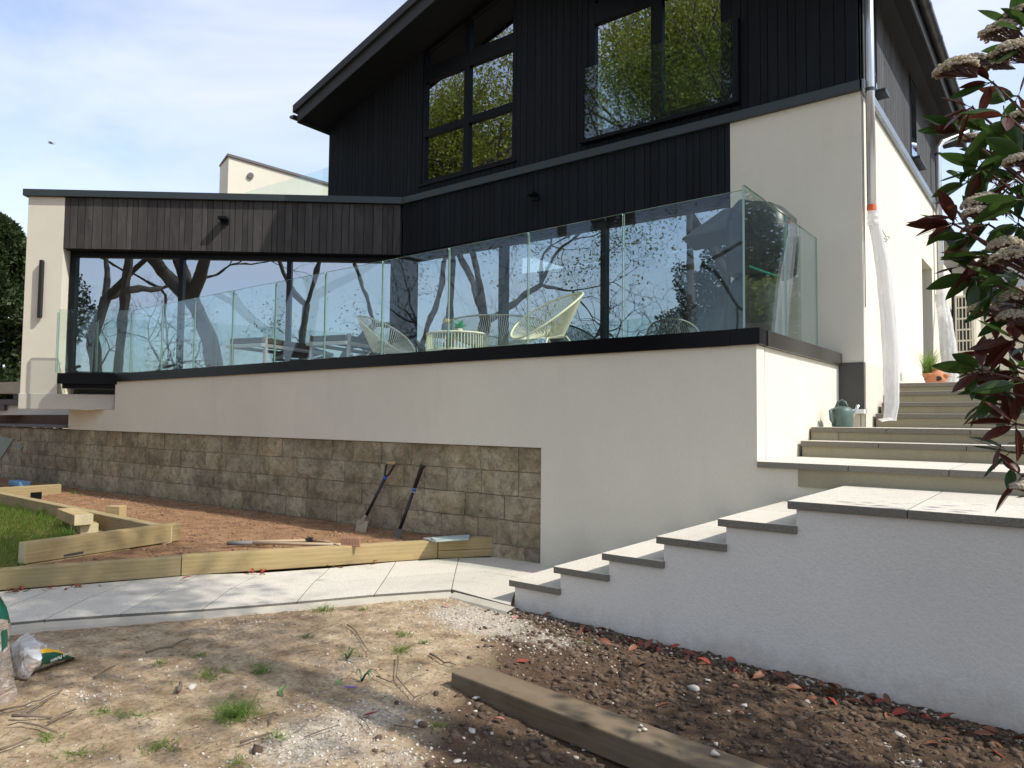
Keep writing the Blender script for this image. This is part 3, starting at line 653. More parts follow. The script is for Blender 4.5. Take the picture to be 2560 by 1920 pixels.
# wing side, back, roof
MB().box(s_end, s_end+0.3, 0.76, 4.2, 1.73, 4.865, FWing).build('wing_side_wall', m_cream, house)
MB().box(s_end+0.02, -0.2, 0.62, 4.2, 4.70, 4.80, FWing).build('flat_roof', m_roof, house)
# rear parapet with round vent, roof terrace glass
pp = [onv(545, 390, 11.4), onv(569, 388, 11.0), onv(822, 452, 11.8)]
pz = zr(4.0)
ra = onw(547, 480, 3.0); rb_ = onw(569, 480, 2.6)
rw = MB(); A = onv(569, 481, 10.9); B = onv(830, 481, 13.6); A2 = onv(548, 481, 11.2)
topA, topB = onv(569, 392, 10.9)[2], onv(822, 465, 13.52)[2]
rw.add([(A[0], A[1], 4.6), (B[0], B[1], 4.6), (B[0], B[1], topB), (A[0], A[1], topA), (A2[0], A2[1], 4.6), (A2[0], A2[1], topA+0.0), (B[0]-0.3, B[1]+0.3, 4.6), (B[0]-0.3, B[1]+0.3, topB)],
       [(0, 1, 2, 3), (0, 3, 5, 4), (4, 5, 7, 6), (3, 2, 7, 5)])
rwo = rw.build('rear_parapet_wall', m_cream, house)
dAB = (B-A)/np.linalg.norm(B-A); nAB = np.array([dAB[1], -dAB[0], 0])
def topc(p, z, o): return (p[0]+o[0], p[1]+o[1], z)
cp_ = MB(); oo = nAB*0.05
cp_.add([topc(A, topA, oo-dAB*0.04), topc(B, topB, oo), topc(B, topB+0.07, oo), topc(A, topA+0.07, oo-dAB*0.04), (A2[0]-0.05, A2[1], topA), (A2[0]-0.05, A2[1], topA+0.05), (B[0]-0.3, B[1]+0.3, topB), (B[0]-0.3, B[1]+0.3, topB+0.06)],
        [(0, 1, 2, 3), (0, 3, 5, 4), (3, 2, 7, 5), (0, 4, 6, 1), (4, 5, 7, 6), (1, 6, 7, 2)])
cp_.build('parapet_coping', m_graycoat, rwo)
pc = onpl(626, 440, A, nAB); c0 = np.array(pc)+nAB*0.005
MB().tube([c0, c0+nAB*0.06], 0.085, 20).build('round_vent', m_graycoat, rwo)
# roof terrace glass
g0, g1 = onz(612, 481, 4.9), None
ga, gb = FWing(-4.2, 1.2, 0), FWing(-0.9, 3.4, 0)
ga = onw(610, 482, 1.6); gb = onw(830, 480, 4.2)
zt0 = zr(3.5)+0.0
def gl2(a, b, zb, zta, ztb, nm='roof_terrace_glass'):
    d = (np.array(b)-np.array(a)); d[2] = 0; L = np.linalg.norm(d); d /= L; n = np.array([d[1], -d[0], 0])*0.006
    m = MB(); m.prism([(a[0], a[1], zb), (b[0], b[1], zb), (b[0], b[1], ztb), (a[0], a[1], zta)], n); return m.build(nm, m_bglass, house)
tl = [(612, 481.5), (678, 462), (754, 440), (822, 418)]
offs = [1.3, 1.45, 1.6, 1.75]; pts = [onw(x, y, o) for (x, y), o in zip(tl, offs)]
for a, b in zip(pts[:-1], pts[1:]):
    d = (b-a)*0.006; gl2(a+d, b-d, 4.7, a[2], b[2])
# interior rooms
it = MB(); it.box(-8.3, -1.95, 8.32, 12.5, 1.93, 1.96)
it.build('interior_floor', m_intfloor, house)
MB().box(-13.0, -1.95, 12.5, 12.6, 1.96, 4.6).box(-2.03, -1.95, 8.32, 12.49, 1.97, 4.6).build('interior_wall', m_interior, house)
MB().box(-8.3, -1.95, 8.32, 12.49, 4.605, 4.64).build('interior_ceiling', m_interior, house)
MB().box(-10.3, -1.95, 11.5, 11.6, 5.0, 7.7).box(-10.38, -10.31, 8.31, 13.7, 4.62, 6.5).box(-10.3, -1.95, 8.31, 11.49, 4.66, 4.70).build('upper_room_wall', m_interior, house)
MB().box(s_end+0.35, 3.6, 4.0, 4.1, 1.97, 4.6, FWing).box(s_end+0.31, s_end+0.35, 0.5, 4.1, 1.97, 4.6, FWing).build('wing_room_wall', m_interior, house)
MB().box(s_end+0.35, 1.2, 0.31, 3.99, 1.90, 1.925, FWing).build('wing_room_floor', m_intfloor, house)
MB().box(s_end+0.35, 1.2, 0.76, 3.99, 4.5, 4.52, FWing).build('wing_room_ceiling', m_interior, house)
MB().box(s_end+1.1, s_end+1.9, 1.6, 2.2, 1.93, 2.75, FWing).build('white_counter', m_white, house, bevel=0.01)
def curtain(F, u0, u1, n, z0, z1):
    m = MB(); k = max(6, int((u1-u0)/0.025)); vs = []
    for i in range(k+1):
        u = u0+(u1-u0)*i/k; o = 0.03*math.sin(i*1.9)+0.012*math.sin(i*0.7); vs += [F(u, n+o, z0), F(u, n+o, z1)]
    m.add(vs, [(2*i, 2*i+2, 2*i+3, 2*i+1) for i in range(k)]); m.build('curtain', m_curtain, house, smooth=True)
for (a, b) in ((-8.2, -7.8), (-6.85, -6.5), (-5.0, -4.55), (-4.35, -4.1), (-3.5, -3.1)): curtain(FId, a, b, 8.42, 1.98, 4.03)
curtain(FWing, s_c+0.25, s_c+0.45, 0.5, 1.98, 4.0); curtain(FWing, wx(405)-0.1, wx(405)+0.12, 0.5, 1.98, 4.0)
# downpipes
def downpipe(u, v, ztop, zbot, swan=False):
    m = MB()
    if swan: m.tube([(-1.252, v+0.9, 6.36), (-1.25, v+0.86, 6.27), (u+0.05, v+0.08, 5.93), (u, v, 5.82), (u, v, zbot)], 0.045, 14)
    else: m.tube([(u, v, ztop), (u, v, zbot)], 0.045, 16)
    o = m.build('downpipe', m_zinc, house, smooth=True)
    for z in ((4.86, 6.0) if not swan else (4.9, 5.7)): MB().lathe([(0.050, 0), (0.050, 0.035)], (u, v, z), 16).build('pipe_bracket', m_gutter, o)
    MB().lathe([(0.047, 0), (0.047, 0.05)], (u, v, zbot-0.01), 16).build('orange_tape', m_orange, o)
    return o
dp1 = onu(2179, 500, -1.57); dp1z = float(onu(2184, 528, -1.57)[2])
downpipe(-1.57, float(dp1[1]), 6.9, dp1z)
dp2 = onu(2349, 600, -1.57); dp2z = float(onu(2350, 715, -1.57)[2])
downpipe(-1.57, float(dp2[1]), 6, dp2z, True)
# thin cable run next to the corner
MB().tube([(UH+0.012, VH+0.06, 4.8), (UH+0.012, VH+0.05, 2.6)], 0.006, 6).build('wall_cable', m_interior, house)
# rear annex beyond the house
ax = MB().box(-2.2, -1.62, VS1+0.02, 18.5, 0.9, 4.1).build('annex_wall', m_cream, house)
MB().box(-1.615, -1.60, 14.9, 15.5, 2.6, 3.75).build('annex_window', m_frame, house)

# ================================================================ neighbouring building behind
nb = empty('outbuilding', onv(2400, 950, 17.0), 'white gabled outbuilding with a steep dark roof behind the heat pump', 'outbuilding')
q = [onv(x, y, 17.0) for x, y in ((2359, 990), (2700, 990), (2700, 905), (2480, 765), (2362, 600), (2359, 600))]
MB().prism([tuple(p) for p in q], (0, 3.5, 0)).build('gable_wall', m_cream, nb)
q = [onv(x, y, 16.8) for x, y in ((2352, 585), (2480, 757), (2720, 985), (2735, 955), (2495, 722), (2362, 545))]
MB().prism([tuple(p) for p in q], (0, 4, 0)).build('roof', m_roof, nb, bevel=0.01)
q0, q1 = onv(2369, 770, 16.97), onv(2380, 672, 16.97)
MB().box(min(q0[0], q1[0]), max(q0[0], q1[0]), 16.9, 16.97, q0[2], q1[2]).build('window', m_frame, nb)
nb2 = empty('garage', onv(2520, 950, 24.0), 'pale rendered garage wall with a grey strip seen through the shrub', 'garage')
q0, q1 = onv(2440, 985, 24), onv(2900, 620, 24)
MB().box(q0[0], q1[0], 24, 27, q0[2], q1[2]).build('wall', m_white, nb2)
q2, q3 = onv(2440, 882, 24), onv(2900, 868, 24)
MB().box(q2[0], q3[0], 23.93, 23.99, q2[2], q3[2]).build('grey_strip', m_band, nb2)
q4 = onv(2452, 900, 23.9)
MB().tube([(q4[0], 23.9, q0[2]), (q4[0], 23.9, q1[2])], 0.05, 10).build('downpipe', m_zinc, nb2)

# ================================================================ TERRACE
ter = empty('terrace', (-6, 6.5, 1.9), 'raised terrace with long cream rendered front wall and glossy black coping', 'terrace')
zcR, zcL = zr(0.727), zr(0.655)
def zc(s): return zcR+(zcL-zcR)*s/LB
ZST_R, ZST_L = zr(-0.257), zr(-0.232)
s_st = sb(onb(1352, 1250)); s_l = sb(onb(171, 1050)); s_lu = sb(onb(286, 1025))
def zst(s): return ZST_R+(ZST_L-ZST_R)*s/LB
tw = MB()
def wallpoly(pts, n0, n1, m=tw): m.prism([FBal(s, n0, z) for s, z in pts], np.array(FBal(0, n1, 0))-np.array(FBal(0, n0, 0)))
wallpoly([(-0.56, -0.1), (s_st, -0.1), (s_st, zst(s_st)), (s_l, zst(s_l)), (s_l, zb0-0.002), (s_lu, zb0-0.002), (s_lu, zc(s_lu)-0.125), (0, zc(0)-0.125), (0, 1.059), (-0.56, 1.059)], 0, 0.25)
tw.build('front_wall', m_cream, ter)
MB().box(UB-0.25, UB-0.001, VW+0.25, VH-0.001, 0.8, zcR-0.13).box(UB-0.25, UB, VW+0.005, VW+0.249, 1.0, zcR-0.13).build('side_wall', m_cream, ter)
MB().box(UB-0.0005, UB+0.0015, VW+0.186, VW+0.189, 1.0, zcR-0.135).build('movement_joint', m_graycoat, ter)
# coping: front in two lengths, corner, side
def cope(s0, s1, m=m_coping, n0=-0.035, n1=0.18, parent=ter, dz=0.0):
    b = MB(); pts = [FBal(s0, n0, zc(s0)-0.128+dz), FBal(s1, n0, zc(s1)-0.128+dz), FBal(s1, n0, zc(s1)+dz), FBal(s0, n0, zc(s0)+dz)]
    b.prism(pts, np.array(FBal(0, n1, 0))-np.array(FBal(0, n0, 0))); return b.build('coping', m, parent, bevel=0.003)
s_j1, s_j2 = sb(onb(1825, 830, -.035)), sb(onb(1140, 885, -.035))
cope(-0.035, s_j1-0.001, dz=0.002); cope(s_j1+0.001, s_j2-0.001); cope(s_j2+0.001, LB+0.0)
MB().box(UB-0.18, UB+0.036, VW+0.175, VH-0.002, zcR-0.128, zcR).build('coping', m_cope2, ter, bevel=0.003)
# left return box of the coping, in front of the wing pier
s0w = sw(onw(143, 940, -0.21)); s1w = sw(_c+np.array([0.0, 0, 0]))
cz = zcL
MB().box(s0w, s1w+0.0, -0.215, 0.02, cz-0.165, cz, FWing).build('coping_box', m_frame, ter, bevel=0.003)
MB().box(s0w+0.05, s1w-0.05, -0.16, 0.02, cz-0.235, cz-0.1655, FWing).build('coping_box_lower', m_frame, ter, bevel=0.003)
# deck slabs
dk = MB()
dpoly = [FBal(0.25, 0.2, 0), FBal(LB-0.3, 0.2, 0), FWing(-4.3, 0.17, 0), FWing(-0.05, 0.2, 0), (-8.4, VH+0.12, 0), (UB-0.2, VH-0.001, 0)]
dk.prism([(p[0], p[1], 1.93) for p in dpoly], (0, 0, 0.07)).build('deck', m_deck, ter)

# glass balustrade
bal = empty('glass_balustrade', (UB, VW, zcR), 'frameless glass balustrade along the terrace edge', 'balustrade')
jx_ = [1861, 1557, 1319, 1120, 954, 811, 687, 581, 486, 405, 330]
js = [sb(onb(x, 800, 0.06)) for x in jx_]
ztR = float(onb(1861, 473.5, 0.06)[2]); ztL = float(onb(330, 776, 0.06)[2])
def zg(s): return ztR+(ztL-ztR)*(s-js[0])/(js[-1]-js[0])
def pane(F, s0, s1, z0, z1, z2, z3, n, th=0.017):
    b = MB(); pts = [F(s0, n, z0), F(s1, n, z1), F(s1, n, z2), F(s0, n, z3)]
    off = np.array(F(0, n+th, 0))-np.array(F(0, n, 0)); q = [tuple(np.array(p)+off) for p in pts]
    b.add(pts, [(0, 1, 2, 3)], 0); b.add(q, [(0, 1, 2, 3)], 0)
    b.add(pts+q, [(0, 1, 5, 4), (1, 2, 6, 5), (2, 3, 7, 6), (3, 0, 4, 7)], 1)
    o = b.build('glass_panel', [m_bglass, m_gedge], bal); return o
for a, b in zip(js[:-1], js[1:]):
    pane(FBal, a+0.008, b-0.008, zc(a)+0.003, zc(b)+0.003, zg(b), zg(a), 0.06)
# side panels
ux = UB-0.065
vj = [float(onu(x, 700, ux)[1]) for x in (1861, 1966, 2044)]
FSd = lambda a, b, c: (ux-b, a, c)
for a, b in zip(vj[:-1], vj[1:]): pane(FSd, a+0.012, b-0.008, zcR+0.003, zcR+0.003, ztR, ztR, 0.0)
# left return panels, parallel to the wing
sgl = sw(onw(150, 850, -0.15)); sgm = sw(onw(162, 850, -0.15)); sgr = sw(np.array(FBal(js[-1], 0.06, 0)))
nret = float((np.array(FBal(js[-1], 0.06, 0))-J)@NW)
pane(FWing, sgm+0.006, sgr-0.012, cz+0.003, cz+0.003, ztL+0.0, ztL+0.0, nret)
zsm = float(onw(147, 785, -0.15)[2])
pane(FWing, s0w+0.03, sgm-0.006, cz+0.003, cz+0.003, zsm, zsm, nret)

# ================================================================ STONE WALL
stw = empty('stone_wall', FBal(s_st+3, 0.1, 0.1), 'weathered coursed sandstone block wall under the terrace front', 'stone wall')
MB().prism([FBal(s_st+0.002, 0.041, -0.1), FBal(15.5, 0.041, -0.1), FBal(15.5, 0.041, zst(15.5)-0.003), FBal(s_st+0.002, 0.041, zst(s_st)-0.003)], np.array(FBal(0, 0.245, 0))-np.array(FBal(0, 0.037, 0))).build('mortar_bed', m_mortar, stw)
rs = random.Random(12)
def stone(s0, s1, z0, z1):
    nx_, nz_ = 4, 3; n0 = rs.uniform(0.022, 0.032); vs = []
    seed = rs.uniform(0, 99)
    for j in range(nz_+1):
        for i in range(nx_+1):
            e = (i in (0, nx_)) or (j in (0, nz_)); s = s0+(s1-s0)*i/nx_; z = z0+(z1-z0)*j/nz_
            n = n0+(0.007 if e else rs.uniform(-0.006, 0.003)); c_ = (i in (0, nx_)) and (j in (0, nz_))
            if c_: s += (0.004 if i == 0 else -0.004); z += (0.004 if j == 0 else -0.004)
            s += rs.uniform(-0.003, 0.003); z += rs.uniform(-0.003, 0.003)
            vs.append(FBal(s, n, z))
    fs = [(j*(nx_+1)+i, j*(nx_+1)+i+1, (j+1)*(nx_+1)+i+1, (j+1)*(nx_+1)+i) for j in range(nz_) for i in range(nx_)]
    ring = [i for i in range(nx_+1)]+[(j+1)*(nx_+1)-1 for j in range(1, nz_+1)]+[nz_*(nx_+1)+i for i in range(nx_-1, -1, -1)]+[j*(nx_+1) for j in range(nz_-1, 0, -1)]
    o = len(vs)
    for k in ring:
        p = np.array(vs[k]); back = p+NB*(0.075-((p-OB)@NB)); vs.append(tuple(back))
    fs += [(ring[k], ring[(k+1) % len(ring)], o+(k+1) % len(ring), o+k) for k in range(len(ring))]
    MB().add(vs, fs).build('stone', m_stone, stw)
zt = 0; CH = 0.232
for c in range(6):
    s = s_st+0.012
    first = True
    while s < 15.3:
        L = rs.choice((0.30, 0.36, 0.44, 0.45, 0.46, 0.47, 0.48, 0.55)) if not first else rs.choice((0.18, 0.26, 0.42))
        first = False; e = min(s+L, 15.4)
        z1 = zst((s+e)/2)-0.008-CH*c; stone(s+0.004, e-0.004, z1-CH+0.008, z1)
        s = e
# far lower ledge and dark store under the wing
MB().prism([FBal(s_l+0.01, -0.05, 1.19), FBal(15.5, -0.05, 1.19), FBal(15.5, -0.05, 1.235), FBal(s_l+0.01, -0.05, 1.235)], np.array(NB)*0.5).build('wall_cap', m_graycoat, stw)
MB().prism([FBal(s_l+0.01, 0.35, 1.236), FBal(15.5, 0.35, 1.236), FBal(15.5, 0.35, 1.40), FBal(s_l+0.01, 0.35, 1.40)], np.array(NB)*0.2).build('rubble_strip', plain('rusty_earth', (0.10, 0.05, 0.03), 0.95, var=0.5, bmp=0.5), stw)

# white stepped wall beyond, far left
fs_ = empty('garden_steps', onz(60, 1060, 1.4+0.001) if False else onv(60, 1060, 6.5), 'white rendered side of far steps with dark treads at the left edge', 'steps')
def onw2(px, py, off): return onw(px, py, off)
def poly_w(name, mat, px, off, dep, parent, **k):
    pts = [tuple(onw(x, y, off)) for x, y in px]; return MB().prism(pts, tuple(NW*dep)).build(name, mat, parent, **k)
poly_w('stepped_wall', m_white, [(-200, 1038), (-200, 1034), (2, 1026), (2, 1013), (42, 1013), (42, 999), (140, 999), (185, 1030), (185, 1037)], 2.6, 0.3, fs_)
poly_w('tread', m_graycoat, [(-60, 1013), (10, 1013), (10, 1026), (-60, 1026)], 2.5, 1.2, fs_)
poly_w('tread', m_graycoat, [(-60, 998.5), (44, 998.5), (44, 1012), (-60, 1012)], 2.5, 1.2, fs_)
poly_w('tread', m_graycoat, [(33, 985), (140, 985), (140, 998), (33, 998)], 2.9, 1.2, fs_)
poly_w('upper_bank', plain('bank_grey', (0.17, 0.15, 0.12), 0.95, var=0.3, bmp=0.4), [(-300, 955), (140, 955), (140, 984), (-300, 984)], 4.2, 1.2, fs_)

# ================================================================ STEPS
st = empty('lower_steps', (-2.2, 4.9, 0.2), 'lower flight of pale stone treads beside a white rendered stringer wall', 'steps')
SU = [-3.255, -2.864, -2.478, -2.083, -1.68, -1.273]; SZ = [0.241, 0.388, 0.526, 0.678, 0.825, 0.962]
VS_ = 4.2; TH = 0.046
sp = [(SU[0]+0.04, -0.2), (3.2, -0.2), (3.2, SZ[5]-TH-0.001), (SU[5]+0.045, SZ[5]-TH-0.001)]
for i in range(4, -1, -1):
    sp += [(SU[i+1]+0.045, SZ[i]-TH-0.001), (SU[i]+0.045 if i else SU[0]+0.04, SZ[i]-TH-0.001)]
MB().prism([(u, VS_+0.02, z) for u, z in sp], (0, 0.22, 0)).build('stringer_wall', m_white, st)
def wallv(u): return OB[1]+(u-OB[0])*DB[1]/DB[0] if u < UB else VW
for i in range(5):
    u0, u1 = SU[i], SU[i+1]+0.05
    vv = [VS_-0.005, 4.205+0.62, wallv(u0)-0.006]
    for a, b in zip(vv[:-1], vv[1:]):
        _slab([(u0, a+0.002, SZ[i]), (u1, a+0.002, SZ[i]), (u1, b-0.002, SZ[i]), (u0, b-0.002, SZ[i])], TH, 'tread', st, (m_pave, m_pavedge), 0.004)
    MB().box(u0+0.04, u0+0.2, VS_+0.241, wallv(u0)-0.003, (SZ[i-1] if i else 0.05)-0.03, SZ[i]-TH-0.001).build('riser', m_riser, st)
ZT = SZ[5]
ux_ = [SU[5], -0.67, -0.07, 0.53, 1.13, 1.73, 2.33, 3.2]
for k in range(7):
    for (a, b) in ((VS_-0.005, 4.83), (4.834, 5.56)):
        sh = 0.0 if a < 4.5 else 0.0
        _slab([(ux_[k]+0.002, a, ZT), (ux_[k+1]-0.002, a, ZT), (ux_[k+1]-0.002, b, ZT), (ux_[k]+0.002, b, ZT)], TH, 'landing_slab', st, (m_pave, m_pavedge), 0.004)
MB().box(SU[5]+0.04, SU[5]+0.2, VS_+0.241, wallv(-1.3)-0.003, SZ[4]-0.03, ZT-TH-0.001).build('riser', m_riser, st)
us = empty('upper_steps', (0, 7, 1.2), 'upper flight of wide stone steps climbing beside the house', 'steps')
UP_ = [(5.49, 1.107, UB+0.005), (6.557, 1.246, UB+0.022), (6.912, 1.366, UB+0.022), (8.336, 1.508, UH+0.03), (8.60, 1.632, UH+0.03), (8.90, 1.761, UH+0.03), (9.22, 1.868, UH+0.03)]
prev = ZT
for i, (v, z, ul) in enumerate(UP_):
    vb = UP_[i+1][0]+0.06 if i < 6 else 24.0
    th = 0.046
    if i == 0: xs = [ul, float(onv(2120, 1164, v)[0]), float(onv(2372, 1179, v)[0])]
    elif i == 1: xs = [ul, float(onv(2196, 1108, v)[0]), float(onv(2416, 1115, v)[0])]
    elif i == 2: xs = [ul, float(onv(2215, 1070, v)[0]), float(onv(2425, 1074, v)[0])]
    else: xs = [ul+0.02*rs.random(), ul+0.9+0.1*i]
    while xs[-1] < 2.8: xs.append(xs[-1]+0.9)
    for a, b in zip(xs[:-1], xs[1:]):
        if i == 6:
            _slab([(a+0.002, v, z), (b-0.002, v, z), (b-0.002, v+0.9, z), (a+0.002, v+0.9, z)], th, 'paving_slab', us, (m_pave, m_pavedge), 0.004)
        else: _slab([(a+0.002, v, z), (b-0.002, v, z), (b-0.002, vb, z), (a+0.002, vb, z)], th, 'tread', us, (m_pave, m_pavedge), 0.004)
    lx = -1.335 if i == 0 else ul+0.008
    MB().box(lx if i else UB+0.3, 2.8, v+0.03, v+0.2, prev-0.03, z-th-0.001).build('riser', m_riser, us)
    prev = z
MB().box(UH+0.02, 6, 10.124, 26, 1.6, 1.866).build('upper_yard', m_pave, us)
MB().box(UB+0.012, UH-0.001, 6.93, VH-0.013, 1.0, 1.363).build('landing_base', m_riser, us)
MB().box(-1.60, -0.3, 13.2, 13.9, 1.868, 2.13).build('rear_step', m_riser, us)
pl_ = onv(2137, 1030, 7.93)
ledge = MB().box(float(onv(2125, 1030, 7.9)[0]), float(onv(2162, 1030, 7.9)[0]), 7.86, 8.0, float(onv(2140, 1034, 7.9)[2]), float(onv(2140, 1023, 7.9)[2])).build('pipe_outlet', plain('white_plastic', (0.7, 0.7, 0.68), 0.4), None, label='short white plastic bracket with tangled wires below the dark plinth', cat='bracket')
lb = onv(2140, 1060, 7.9)
MB().tube([(float(onv(2152, 1035, 7.93)[0]), 7.93, float(onv(2152, 1035, 7.93)[2])), (float(onv(2152, 1035, 7.93)[0]), 7.93, 1.37)], 0.004, 6).build('hanging_wire', m_rubber, None, label='thin dark wire hanging from the white bracket to the landing', cat='wire')

# ================================================================ TIMBERS
def beam(name, A, B, h, wdt, mat, label, group=None, away=1, cat='timber', endmat=None, bev=0.006, zoff=0.0, rot=0):
    """beam whose bottom front edge runs A->B; width goes away from the viewer"""
    A = np.array(A, float); B = np.array(B, float); d = B-A; L = np.linalg.norm(d); ang = math.atan2(d[1], d[0]); 
    pit = math.asin(d[2]/L)
    b = MB(); b.box(0, L, 0, wdt*away, 0, h)
    o = bpy.data.objects.new(name, None)
    me = b.mesh(name, [mat]); 
    if endmat:
        me.materials.append(endmat)
        for p in me.polygons:
            if abs(p.normal.x) > 0.9: p.material_index = 1
    o = bpy.data.objects.new(name, me); COL.objects.link(o); o.location = A; o.rotation_euler = (rot, -pit, ang)
    bb = o.modifiers.new('bevel', 'BEVEL'); bb.width = bev; bb.segments = 2
    return tag(o, label, cat, group)
G1 = 'new pale timber edging beams'
def hgt(A, B): pass
fA = P(-420, 1511); fB = P(451, 1440); fC = P(1095, 1396.5); fD = P(1251, 1390)
beam('timber_beam', fA, fB, 0.155, 0.10, m_timberg, 'long greenish timber beam edging the path at its left end', G1, endmat=m_timend)
fB2 = P(453, 1440)
beam('timber_beam', fB2, P(1094, 1396.5), 0.165, 0.10, m_timber, 'long yellow timber beam edging the path in front of the rake', G1, endmat=m_timend)
u0 = P(1096, 1396.5)
beam('timber_beam', u0, fD, 0.072, 0.10, m_timber, 'lower of two short stacked timbers where the path meets the stone wall', G1, endmat=m_timend)
u1_, d1_ = np.array(u0), np.array(fD); u1_[2] += 0.074; d1_[2] += 0.074
beam('timber_beam', u1_, d1_, 0.105, 0.11, m_timber, 'upper of two short stacked timbers where the path meets the stone wall', G1, endmat=m_timend)
a, b = onz(61, 1411, 0.245), onz(452, 1351, 0.225)
beam('timber_beam', a, b, 0.165, 0.09, m_timber, 'bright yellow timber beam with knots and a metal bracket lying diagonally', G1, endmat=m_timend)
a2, b2 = np.array(a), np.array(b); dd = (b2-a2)/np.linalg.norm(b2-a2)
beam('timber_beam', a2-np.array([0, 0, 0.085])+dd*0.01, a2+dd*0.9-np.array([0, 0, 0.085]), 0.08, 0.085, m_timber, 'thin plank half buried under the diagonal knotted beam', G1, endmat=m_timend)
zb_ = 0.375
c0_, c1_ = onz(-500, 1192, zb_), onz(428, 1322, zb_)
def toptimber(pfar0, pfar1, ztop, h, wdt, mat, label):
    A_ = onz(*pfar0, ztop); B_ = onz(*pfar1, ztop); A_[2] = B_[2] = ztop-h
    return beam('timber_beam', A_, B_, h, wdt, mat, label, G1, endmat=m_timend)
toptimber((-300, 1172), (405, 1317.5), 0.375, 0.17, 0.10, m_timberg, 'long timber beam behind the grass meeting the knotted beam at a corner')
A_ = onz(0, 1219.5, 0.36); B_ = onz(154, 1210.5, 0.36); dl = (B_-A_); A_ = A_-dl*3
A_[2] = B_[2] = 0.20
beam('timber_beam', A_, B_, 0.16, 0.09, m_timberg, 'shaded timber beam running up to the stone wall at the back left', G1, endmat=m_timend)
bk = onz(74, 1231, 0.33); dlu = dl/np.linalg.norm(dl); nb_ = np.array([dlu[1], -dlu[0], 0])
MB().prism([tuple(bk+nb_*0.03), tuple(bk+nb_*0.03+dlu*0.14), tuple(bk+nb_*0.03+dlu*0.14+np.array([0, 0, -0.10])), tuple(bk+nb_*0.03+np.array([0, 0, -0.10]))], tuple(nb_*0.006)).build('joining_plate', m_frame, None, label='black joining plate on the shaded back timber', cat='bracket')
# stack of offcuts and post
def block(p0, p1, z0, h, wdt, L, label, mat=m_timber):
    A = onz(*p0, z0); B = onz(*p1, z0); d = (B-A)/np.linalg.norm(B-A); wd = np.linalg.norm(B-A)
    n = np.array([-d[1], d[0], 0]); a_ = math.atan2(n[1], n[0])
    b_ = MB().box(0, L, -wd, 0, 0, h); me = b_.mesh('timber_offcut', [mat, m_timend])
    for p in me.polygons:
        if abs(p.normal.x) > 0.9: p.material_index = 1
    o = bpy.data.objects.new('timber_offcut', me); COL.objects.link(o); o.location = A; o.rotation_euler = (0, 0, a_)
    bb = o.modifiers.new('bevel', 'BEVEL'); bb.width = 0.005; bb.segments = 2
    return tag(o, label, 'timber', 'short timber offcuts stacked by the grass')
block((200, 1338), (246, 1334), 0.205, 0.105, 0.2, 0.78, 'lower short timber offcut with pale sawn end beside the grass')
block((185, 1315), (233, 1311), 0.312, 0.105, 0.2, 0.70, 'upper short timber offcut resting on the lower one beside the grass')
pa, pb = onz(222, 1312, 0.21), onz(247, 1308, 0.21)
b_ = MB(); b_.box(-0.09, 0.09, -0.06, 0.06, 0, 0.175)
o = b_.build('timber_post', m_timber, None, bevel=0.004, label='square timber post stub standing behind the stacked offcuts', cat='post'); o.location = (pa+pb)/2+np.array([-0.05, 0.25, 0]); o.rotation_euler = (0, 0, 0.5)
# metal bracket leaning on the diagonal beam
def onp(px, py, a=a, b=b):
    d = (b-a)/np.linalg.norm(b-a); n = np.array([d[1], -d[0], 0]); return onpl(px, py, a+n*0.004, n), d, n
k0, d_, n_ = onp(160, 1387); k1, _, _ = onp(209, 1378)
mb_ = MB(); zz = 0.075
dn = n_ if n_[1] < 0 else -n_
base = [k0+np.array([0, 0, 0.0]), k1]
mb_.prism([tuple(k0), tuple(k1), tuple(k1+np.array([0, 0, -0.05])+dn*0.01), tuple(k0+np.array([0, 0, -0.05])+dn*0.01)], tuple(dn*0.004))
mb_.prism([tuple(k0+np.array([0, 0, -0.05])+dn*0.01), tuple(k1+np.array([0, 0, -0.05])+dn*0.01), tuple(k1+np.array([0, 0, -0.07])+dn*0.05), tuple(k0+np.array([0, 0, -0.07])+dn*0.05)], (0, 0, -0.004))
mb_.build('angle_bracket', plain('galvanised_bracket', (0.16, 0.165, 0.18), 0.4, 0.6), None, label='grey metal angle bracket leaning on the knotted diagonal beam', cat='bracket')
# foreground sleeper
zf = 0.11
tA, tB = onz(1127, 1682, zf), onz(1778, 1920, zf); tbk = onz(1186, 1657.5, zf)
dv = (tB-tA)/np.linalg.norm(tB-tA); nn_ = np.array([-dv[1], dv[0], 0]); 
if (tbk-tA)@nn_ < 0: nn_ = -nn_
wds = abs((tbk-tA)@nn_)
A0 = tA.copy(); A0[2] = 0.0; B0 = tA+dv*2.6; B0[2] = -0.03
o = beam('old_timber_sleeper', A0, B0, 0.115, wds if nn_@np.array([-dv[1], dv[0], 0]) > 0 else -wds, m_oldtim, 'heavy weathered brown sleeper lying on the soil in the foreground', None, endmat=m_oldtim, bev=0.008, cat='timber')

